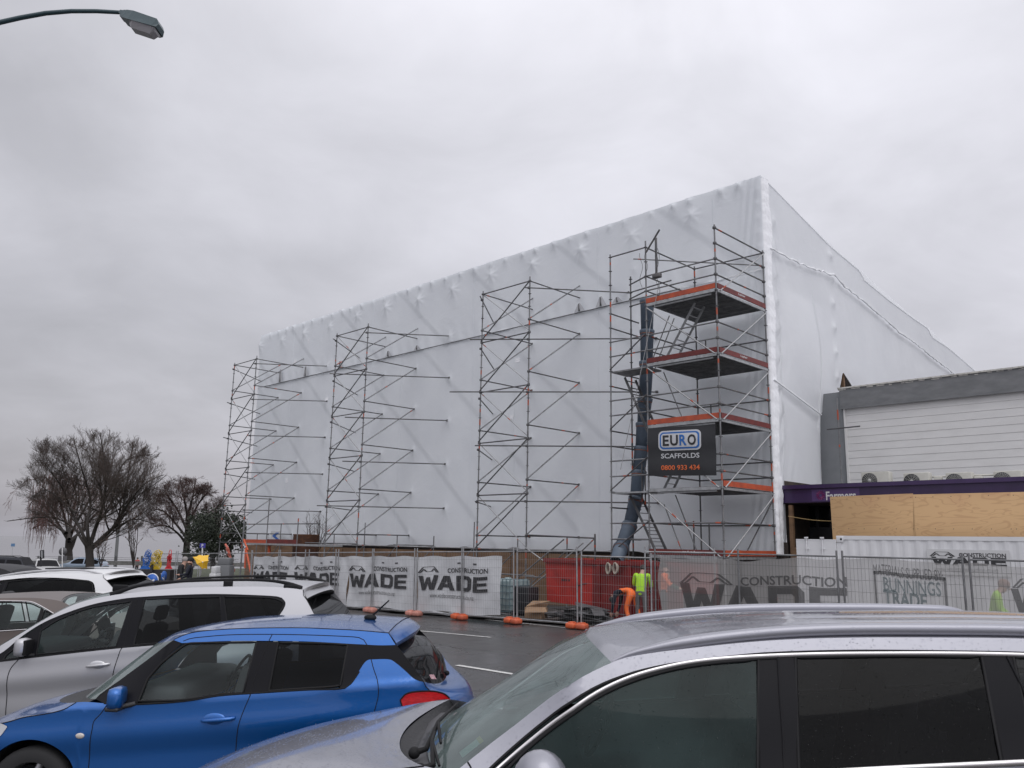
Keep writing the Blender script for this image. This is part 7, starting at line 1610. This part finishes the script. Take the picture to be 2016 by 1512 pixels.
c.coons('pillar', c.N([(175, 1142.5), (184, 1147.9), (187.5, 1162), (187, 1172)]), c.N([(203, 1131), (210, 1143), (226, 1160), (238, 1176)]), WHITE_P)
c.window([(-90, 1180), (0, 1176), (90, 1172), (184, 1170)], [(0, 1147), (62.5, 1141), (125, 1141.5), (173, 1145), (182, 1150)], G_TINT); c.window([(-190, 1184), (0, 1175)], [(-130, 1160), (13, 1145)], G_CLR); c.coons('pillar', c.N([(-20, 1178), (4, 1177)]), c.N([(6, 1145), (18, 1144)]), GLOSSB, off=.004)
SRAIL = mat('silver roof rail', (.50, .50, .51), .35, .6)
railp = c.N([(-40, 1140), (0, 1134), (40, 1127.5), (85, 1123.5), (130, 1122.5), (165, 1123.5), (185, 1127), (199, 1130.5)])
for sd in (-1, 1): mb = MB(); mb.path([Vector((p.x, c.Yc + sd * (c.hw(p.x, p.y) - .03), p.y)) for p in resamp(railp, 36)], .016, 8); mb.build('roof_rail', SRAIL, c.root)
c.line('door_gap', [(203, 1131), (204, 1137), (210, 1143), (229, 1164)], SEAM, .004, .001, side=(-1,))
mb = MB(); p = c.cen([(150, 1118)])[0]; mb.bbox((p.x - .1, c.Yc, p.y - .01), (.5, .7, .02), .008); mb.build('sunroof', GLOSSB, c.root)
c.wheel(fx, .33); c.wheel(rx, .33); c.cabin([c.near(-130, 1180).x, c.near(30, 1170).x], .48, c.near(-330, 1200).x, c.near(200, 1180).x)

# ------------------------------------------------------------------ big silver SUV in front
SUV_P = paint('silver grey metallic paint', (0.27, 0.272, 0.31), rough=.36, metal=.55, drops=.5)
c = Car('suv_car', 'large silver grey SUV nearest the camera at the bottom right', 3.95, 1.88, at_y(250, 1512, 4.6).x, at_y(2640, 1400, 4.8).x, ((1100, 1552), (2016, 1498)), at_y(975, 1560, 4.0).x, SUV_P, th=.30, th2=.18, rr=.35, hoodth=.8)
Er = c.N([(1204.4, 1304.4), (1250, 1291), (1364, 1275.6), (1516, 1261), (1668, 1255.4), (1896, 1255.4), (2016, 1257.3), (2250, 1266), (2420, 1284)]); Cr = auto(Er, (-.17, .08), (.035, .075)); Cr[0] = c.cen([(1158, 1257)])[0]
Ews = c.N([(868, 1544), (905.5, 1512), (1008, 1432), (1122, 1347.8), (1204.4, 1304.4)]); Cws = c.cen([(846, 1446), (950, 1376), (1060, 1313)]) + [Cr[0]]
Eh = c.cen([(300, 1575), (360, 1543), (427, 1512), (486, 1481), (555.6, 1451.5), (625, 1429), (700, 1410), (760, 1397), (808, 1387), (850, 1380), (884, 1376)], .82, dz=-.012)
Chc = c.cen([(793, 1444, 0)])[0]; nH = len(Eh); Ch = [Vector((p.x + (Chc.x - Eh[-1].x) * (i / (nH - 1)) ** 2 * 1.0 - .16 * (1 - i / (nH - 1)), p.y + .05 + (Chc.y - Eh[-1].y - .05) * (i / (nH - 1)) ** 3)) for i, p in enumerate(Eh)]
Ews[0] = Vector((max(Ews[0].x, Eh[-1].x + .03), Ews[0].y))
c.top('hood', Eh, Ch, SUV_P, 36, 22, kx=2.2, kz=2.6); Ec = [Eh[-1], (Eh[-1] + Ews[0]) / 2 + Vector((0, -.03)), Ews[0]]; Cc = [Ch[-1] + Vector((0, -.012)), (Ch[-1] + Cws[0]) / 2 + Vector((0, -.045)), Cws[0] + Vector((0, -.008))]
c.top('cowl', Ec, Cc, PLAS, 14, 20, bump=lambda u, v: -.008 * abs(math.sin(v * 22)) * math.sin(math.pi * u))
c.top('windscreen', Ews, Cws, G_WS, 30, 20); c.top('windscreen_border', Ews, Cws, GLOSSB, 30, 20, off=-.004) if False else None
c.top('roof', Er, Cr, SUV_P, 60, 26, bump=lambda u, v: -.010 * sum(math.exp(-((abs(v) - a_) / .035) ** 2) for a_ in (.28, .58)) * min(1, max(0, (u - .28) * 8))); c.top('headlining', Er, Cr, LINING, 30, 12, off=-.04, vmax=.92)
# dark glass panel let into the front of the roof
# bands: black border round the windscreen
def wsb(u0, u1, v0, v1, n=20):
    E2, C2 = resamp(Ews, 30), resamp(Cws, 30); mb = MB()
    def f(a, b):
        u = u0 + (u1 - u0) * a; v = v0 + (v1 - v0) * b; i = u * 29; k = min(28, int(i)); e = E2[k].lerp(E2[k + 1], i - k); q = C2[k].lerp(C2[k + 1], i - k); s_ = abs(v)
        return Vector((q.x + (e.x - q.x) * s_ ** 2, c.Yc + v * c.hw(e.x, e.y), q.y + (e.y - q.y) * s_ ** 2.3 - .004))
    mb.grid(f, n, n); return mb.build('windscreen_border', GLOSSB, c.root)
wsb(0, 1, -1, -.94); wsb(0, 1, .935, 1); wsb(0, .13, -1, 1); wsb(.965, 1, -1, 1)
E2, C2 = resamp(Ews, 30), resamp(Cws, 30)
def onws(u, v, off=.006):
    i = u * 29; k = min(28, int(i)); e = E2[k].lerp(E2[k + 1], i - k); q = C2[k].lerp(C2[k + 1], i - k); s_ = abs(v); return Vector((q.x + (e.x - q.x) * s_ ** 2 - off, c.Yc + v * c.hw(e.x, e.y), q.y + (e.y - q.y) * s_ ** 2.3 + off))
mb = MB(); mb.grid(lambda a, b: onws(.70 + .27 * a + .05 * math.sin(b * 3.1), -.93 + .75 * b, -.05), 8, 8); mb.build('sun_visor', mat('grey visor', (.06, .055, .06), .8), c.root)
mb = MB(); mb.bbox(onws(.80, .0, -.10), (.06, .26, .08), .02); mb.build('rear_view_mirror', RUB, c.root)
STK = mat('pale green permit sticker', (.42, .58, .54), .5, noise=(70, (.60, .66, .62), .42, .58)); STY = mat('yellow sticker edge', (.60, .48, .10), .5)
mb = MB(); mb.add([onws(.14, -.90, -.002), onws(.245, -.90, -.002), onws(.245, -.80, -.002), onws(.14, -.80, -.002)], [(0, 1, 2, 3)]); mb.add([onws(.24, -.905, -.001), onws(.262, -.905, -.001), onws(.262, -.795, -.001), onws(.24, -.795, -.001)], [(0, 1, 2, 3)], 1); mb.build('permit_sticker', [STK, STY], c.root)
for k, (pa_, pb2, pc2) in enumerate((((.02, -.55), (.12, -.30), (.20, .15)), ((.02, -.86), (.07, -.60), (.10, -.02)))):      # wipers
    mb = MB(); a, b, d_ = onws(*pa_, .03), onws(*pb2, .05), onws(*pc2, .03); mb.path([a + Vector((-.06, 0, -.02)), a, b], [.018, .014, .010], 8); mb.path([onws(pb2[0] - .03, pb2[1] - .28, .02), b, d_], [.007, .010, .007], 6); mb.ball(a + Vector((-.06, 0, -.02)), .03, 8); mb.build('wiper', RUB, c.root)
T_ = [Vector(p) for p in Eh] + c.N([(1000, 1560), (1100, 1552), (1493, 1527), (1732, 1513), (2016, 1499.5), (2250, 1488), (2450, 1480), (2520, 1490), (2560, 1540), (2600, 1700)])
fx = c.near(420, 1900).x; rx = fx + 2.7; c.cols('body_side', T_, sill([(fx, .36, .40), (rx, .36, .40)], .28), SUV_P, 150, 20)
gap = [(925, 1552), (1008, 1474), (1060, 1430), (1122, 1384), (1180, 1350), (1240, 1327), (1300, 1312), (1364, 1302), (1440, 1293), (1516, 1286.5), (1668, 1282), (1858, 1283), (2016, 1286), (2250, 1296), (2400, 1312)]
c.coons('roof_rail_panel', c.N([(868, 1544), (905.5, 1512), (1008, 1432), (1122, 1347.8), (1204.4, 1304.4), (1250, 1291), (1364, 1275.6), (1516, 1261), (1668, 1255.4), (1896, 1255.4), (2016, 1257.3), (2250, 1266), (2420, 1284)]), c.N(gap), SUV_P, n=70, m=8)
c.line('door_gap', gap, RUB, .007, -.001, 70)
chl = [(955, 1536), (976, 1518), (1031, 1470), (1099.4, 1416), (1167.9, 1368.5), (1240, 1334), (1326, 1310.5), (1402, 1299), (1530, 1291), (1700, 1287.5), (1980, 1289), (2250, 1302), (2390, 1318)]
c.line('window_chrome', chl, CHROME, .014, .004, 80, flat=.45)
c.line('window_chrome', [(960, 1566), (1100, 1553), (1493, 1528), (1732, 1514), (2016, 1500.5), (2300, 1486)], CHROME, .016, .006, 60, flat=.5)
c.line('window_trim', [(945, 1550), (960, 1536), (1035, 1474), (1103, 1420), (1171, 1373), (1243, 1339), (1326, 1315), (1402, 1303.5), (1530, 1295.5)], RUB, .007, .0, 60)
c.window([(985, 1564), (1100, 1551), (1300, 1538), (1493, 1525)], [(992, 1522), (1035, 1478), (1103, 1423), (1171, 1376), (1243, 1342), (1326, 1318), (1402, 1306), (1493, 1299)], glass('green side glass', (0.20, 0.28, 0.275), .30, (.055, .09, .087), .32))
c.coons('pillar', c.N([(1492, 1528), (1574, 1523)]), c.N([(1492, 1296), (1566, 1293)]), GLOSSB, off=.001); c.line('door_gap', [(1530.4, 1288), (1535, 1370), (1541, 1450), (1545, 1528), (1550, 1650)], SEAM, .005, .003, side=(-1,))
c.window([(1573, 1521), (1800, 1508), (1973, 1500)], [(1566, 1294.5), (1760, 1291.5), (1932, 1293)], G_TINT); c.coons('pillar', c.N([(1970, 1503), (2038, 1499)]), c.N([(1931, 1291), (1993, 1292)]), GLOSSB, off=.001); c.line('door_gap', [(1979.5, 1288), (1998, 1325), (2016, 1363), (2035, 1430), (2045, 1500)], SEAM, .005, .003, side=(-1,))
c.window([(2040, 1497), (2200, 1488), (2330, 1478)], [(1995, 1294), (2200, 1302), (2350, 1330)], G_TINT)
c.coons('pillar', c.N([(2330, 1480), (2460, 1480)]), c.N([(2390, 1318), (2420, 1284)]), SUV_P)
Et = [Er[-1]] + c.N([(2480, 1400), (2530, 1500), (2590, 1700)]); Ct = [Cr[-1], Cr[-1] + Vector((.3, -.25)), Cr[-1] + Vector((.5, -.6)), Cr[-1] + Vector((.55, -1.2))]; c.top('tailgate', Et, Ct, SUV_P, 20, 14)
for sd in (-1, 1):                                            # wide integrated roof rails
    e_ = resamp(c.N([(1206, 1303), (1250, 1286), (1364, 1264), (1516, 1247), (1668, 1240), (1896, 1240), (2016, 1242), (2180, 1249), (2250, 1264)]), 60)
    mb = MB(); mb.path([Vector((p.x, c.Yc + sd * (c.hw(p.x, p.y) - .02), p.y)) for p in e_], [.006 + .026 * min(1, i / 8) * min(1, (59 - i) / 5) for i in range(60)], 10, sx=.9); mb.build('roof_rail', SUV_P, c.root)
    p = c.near(1062, 1510); q = c.P(p, sd, .13); mb = MB(); mb.ball(q + Vector((0, 0, -.03)), (.125, .11, .135), 12); mb.build('mirror', SUV_P, c.root); mb = MB(); mb.tube(q + Vector((.03, 0, -.1)), c.P(c.near(1060, 1556), sd, -.02), .04, 10); mb.build('mirror_foot', PLAS, c.root)
mb = MB(); mb.path([c.P(p, -1, .001) for p in resamp(Eh, 30)], .004, 5); mb.build('hood_gap', SEAM, c.root)
# rain standing in beads on the nearest car
DROP = bpy.data.materials.new('rain bead'); DROP.use_nodes = True; _b = DROP.node_tree.nodes['Principled BSDF']; _b.inputs['Transmission Weight'].default_value = 1.0; _b.inputs['Roughness'].default_value = 0.0; _b.inputs['IOR'].default_value = 1.33
rd = random.Random(77)
def bead(mb, p, r, nrm):
    nrm = nrm.normalized(); a = nrm.orthogonal().normalized(); b = nrm.cross(a); P = []
    for rr, h in ((1, -.1), (.8, .38), (.35, .6)):
        for k in range(6): t = math.pi * k / 3; P.append(p + (a * math.cos(t) + b * math.sin(t)) * r * rr + nrm * r * h)
    P.append(p + nrm * r * .66); F = [(i * 6 + k, i * 6 + (k + 1) % 6, (i + 1) * 6 + (k + 1) % 6, (i + 1) * 6 + k) for i in range(2) for k in range(6)] + [(12 + k, 12 + (k + 1) % 6, 18) for k in range(6)]
    mb.add(P, F, 0, True)
mb = MB()
Ar = resamp(c.N([(905.5, 1512), (1008, 1432), (1122, 1347.8), (1204.4, 1304.4), (1250, 1291), (1364, 1275.6), (1516, 1261), (1668, 1255.4), (1896, 1255.4), (2016, 1257.3)]), 60); Br = resamp(c.N(gap[:-2]), 60)
for _ in range(260):
    i = rd.randrange(58); f = rd.random(); v = rd.uniform(.05, .92); q = Ar[i].lerp(Ar[i + 1], f).lerp(Br[i].lerp(Br[i + 1], f), v); bead(mb, c.P(q, -1, .001), rd.choice([.0014, .0018, .0022, .003]), Vector((0, -1, .5)))
E3, C3 = resamp(Er, 60), resamp(Cr, 60)
for _ in range(300):
    i = rd.randrange(50); v = -rd.uniform(.1, .97); a_ = -v; e, k_ = E3[i], C3[i]; bead(mb, Vector((k_.x + (e.x - k_.x) * a_ ** 2 + rd.uniform(-.02, .02), c.Yc + v * c.hw(e.x, e.y), k_.y + (e.y - k_.y) * a_ ** 2.3 + .001)), rd.choice([.0018, .0022, .0028, .0036]), Vector((0, 0, 1)))
E3, C3 = resamp(Eh, 60), resamp(Ch, 60)
for _ in range(260):
    i = rd.randrange(20, 59); v = rd.uniform(-.9, .9); a_ = abs(v); e, k_ = E3[i], C3[i]; bead(mb, Vector((k_.x + (e.x - k_.x) * a_ ** 2.2 + rd.uniform(-.02, .02), c.Yc + v * c.hw(e.x, e.y), k_.y + (e.y - k_.y) * a_ ** 2.6 + .001)), rd.choice([.0018, .0022, .0028, .0036]), Vector((-.2, 0, 1)))
for A4, B4, n_ in (([(985, 1564), (1300, 1538), (1493, 1525)], [(992, 1522), (1103, 1423), (1243, 1342), (1402, 1306), (1493, 1299)], 420), ([(1573, 1521), (1973, 1500)], [(1566, 1294.5), (1932, 1293)], 520)):
    A4, B4 = resamp(c.N(A4), 40), resamp(c.N(B4), 40)
    for _ in range(n_): i = rd.randrange(39); v = rd.random(); bead(mb, c.P(A4[i].lerp(B4[i], v) + Vector((rd.uniform(-.01, .01), 0)), -1, -.004), rd.choice([.0014, .0018, .0024]), Vector((0, -1, .3)))
tag(mb.build('raindrops', DROP, c.root), kind='stuff')
c.line('door_gap', [(921, 1500), (928, 1515), (925, 1552)], SEAM, .004, .002, side=(-1,))
c.wheel(fx, .36); c.wheel(rx, .36)
xa, xb = c.near(1000, 1560).x, c.near(2300, 1500).x; c.cabin([c.near(1500, 1420).x, c.near(1850, 1420).x, c.near(2150, 1420).x], .55, xa, xb); mb = MB(); mb.bbox((xa - .05, c.Yc, 1.0), (.9, c.w * .80, .16), .07); mb.build('dashboard', DASH, c.root); steering(c, xa + .55, 1, 1.08)

# ------------------------------------------------------------------ parked cars farther off
def far_car(name, label, x_px, y_roof, Y, L, H, Wd, yaw, m_, kind, rails=False):
    zr = at_y(x_px, y_roof, Y).z; z0 = zr - H; xc = at_y(x_px, y_roof, Y).x; root = empty(name, (xc, Y, z0), label, 'car', 'cars parked toward the lake', yaw)
    prof = {'suv': [(0, .45), (.02, .62), (.22, .66), (.34, 1.0), (.55, 1.0), (.90, .98), (.985, .62), (1, .45)], 'hatch': [(0, .42), (.03, .58), (.20, .66), (.38, .98), (.6, 1.0), (.86, .93), (.98, .62), (1, .45)], 'sedan': [(0, .42), (.03, .56), (.26, .64), (.42, .98), (.62, 1.0), (.82, .72), (.97, .68), (1, .45)]}[kind]
    prof = resamp([Vector((x * L - L / 2, z * H)) for x, z in prof], 40); bz = .60 * H
    def hwf(z, x): w_ = Wd / 2 * (1 - .12 * abs(2 * x / L) ** 4); return w_ - max(0, z - bz) * .38 - (.05 if z < .3 * H else 0)
    mb = MB()
    for sd in (-1, 1): mb.grid(lambda u, v: Vector((prof[round(u * 39)].x, sd * hwf(.16 * H + (prof[round(u * 39)].y - .16 * H) * v, prof[round(u * 39)].x), .16 * H + (prof[round(u * 39)].y - .16 * H) * v)), 39, 8)
    mb.grid(lambda u, v: Vector((prof[round(u * 39)].x, (v * 2 - 1) * hwf(prof[round(u * 39)].y, prof[round(u * 39)].x), prof[round(u * 39)].y + .04 * (1 - (v * 2 - 1) ** 2))), 39, 10)
    mb.build('body', m_, root, False)
    xs_ = {'suv': (.29, .93), 'hatch': (.27, .90), 'sedan': (.33, .80)}[kind]; a, b = xs_[0] * L - L / 2, xs_[1] * L - L / 2
    def topz(x):
        for p, q in zip(prof, prof[1:]):
            if q.x >= x: return p.y + (q.y - p.y) * (x - p.x) / max(1e-6, q.x - p.x)
        return prof[-1].y
    cuts = [a, a + (b - a) * .45, a + (b - a) * .50, b] if kind != 'suv' else [a, a + (b - a) * .33, a + (b - a) * .36, a + (b - a) * .66, a + (b - a) * .69, b]
    for i in range(0, len(cuts), 2):
        for sd in (-1, 1):
            mb = MB(); x0_, x1_ = cuts[i], cuts[i + 1]
            def f(u, v):
                x = x0_ + (x1_ - x0_) * u; zt_ = max(bz + .03, topz(x) - .08 * H); z = bz + .01 + (zt_ - bz - .01) * v; return Vector((x, sd * (hwf(z, x) + .006), z))
            mb.grid(f, 8, 3); mb.build('window', GLOSSB, root, False)
    for u0, u1, nm in ((.06, .94, 'windscreen'),):
        ia = [i for i, p in enumerate(prof) if (.2 * L - L / 2) < p.x < (.36 * L - L / 2)]; ib = [i for i, p in enumerate(prof) if p.x > (.87 if kind != 'sedan' else .64) * L - L / 2 and p.y > .68 * H]
        for ids, nn_ in ((ia, 'windscreen'), (ib, 'rear_window')):
            if len(ids) < 2: continue
            mb = MB(); mb.grid(lambda u, v: Vector((prof[ids[round(u * (len(ids) - 1))]].x, (v * 2 - 1) * hwf(prof[ids[round(u * (len(ids) - 1))]].y, 0) * .9, prof[ids[round(u * (len(ids) - 1))]].y + .012 + .04 * (1 - (v * 1.8 - .9) ** 2))), len(ids) - 1, 6); mb.build(nn_, GLOSSB, root, False)
    for x in (-L * .31, L * .31):
        for sd in (-1, 1):
            mb = MB(); mb.lathe([(0, -.1), (.2, -.1), (.31, -.1), (.31, .1), (.2, .1), (0, .1)], (x, sd * (Wd / 2 - .08), .31), Matrix.Rotation(R(90), 3, 'X'), 18); mb.build('wheel', TYRE, root, False)
    for sd in (-1, 1): mb = MB(); mb.bbox((L * .48, sd * Wd * .36, .55 * H), (.10, .25, .16), .03); mb.build('tail_lamp', LAMP_R, root, False); mb = MB(); mb.bbox((-L * .475, sd * Wd * .35, .48 * H), (.12, .28, .14), .03); mb.build('headlamp', LAMP_C, root, False)
    if rails:
        for sd in (-1, 1): mb = MB(); mb.path([(-L * .12, sd * .5, H), (-L * .08, sd * .5, H + .06), (L * .28, sd * .5, H + .06), (L * .34, sd * .5, H - .02)], .02, 5); mb.build('roof_rail', RUB, root, False)
far_car('suv_car', 'very dark SUV with roof rails parked far left by the lake', -10, 1096, 56, 4.8, 1.75, 1.85, R(6), mat('near black paint', (.022, .024, .032), .4, spec=.3), 'suv', True)
far_car('hatchback_car', 'pale silver hatchback with dark windows right of the dark far SUV', 90, 1101, 62, 4.3, 1.5, 1.72, R(128), mat('pale silver far paint', (.45, .45, .45), .4, .2), 'hatch')
far_car('hatchback_car', 'light blue hatchback partly behind the largest tree trunk', 168, 1097.5, 84, 4.2, 1.52, 1.7, R(0), paint('light blue paint', (.30, .38, .48), metal=.4), 'hatch')
far_car('sedan_car', 'dark car at the left edge just beyond the white wagon', -14, 1117, 18.2, 4.4, 1.42, 1.7, R(3), mat('black wet paint', (.014, .014, .016), .45, spec=.3), 'sedan')
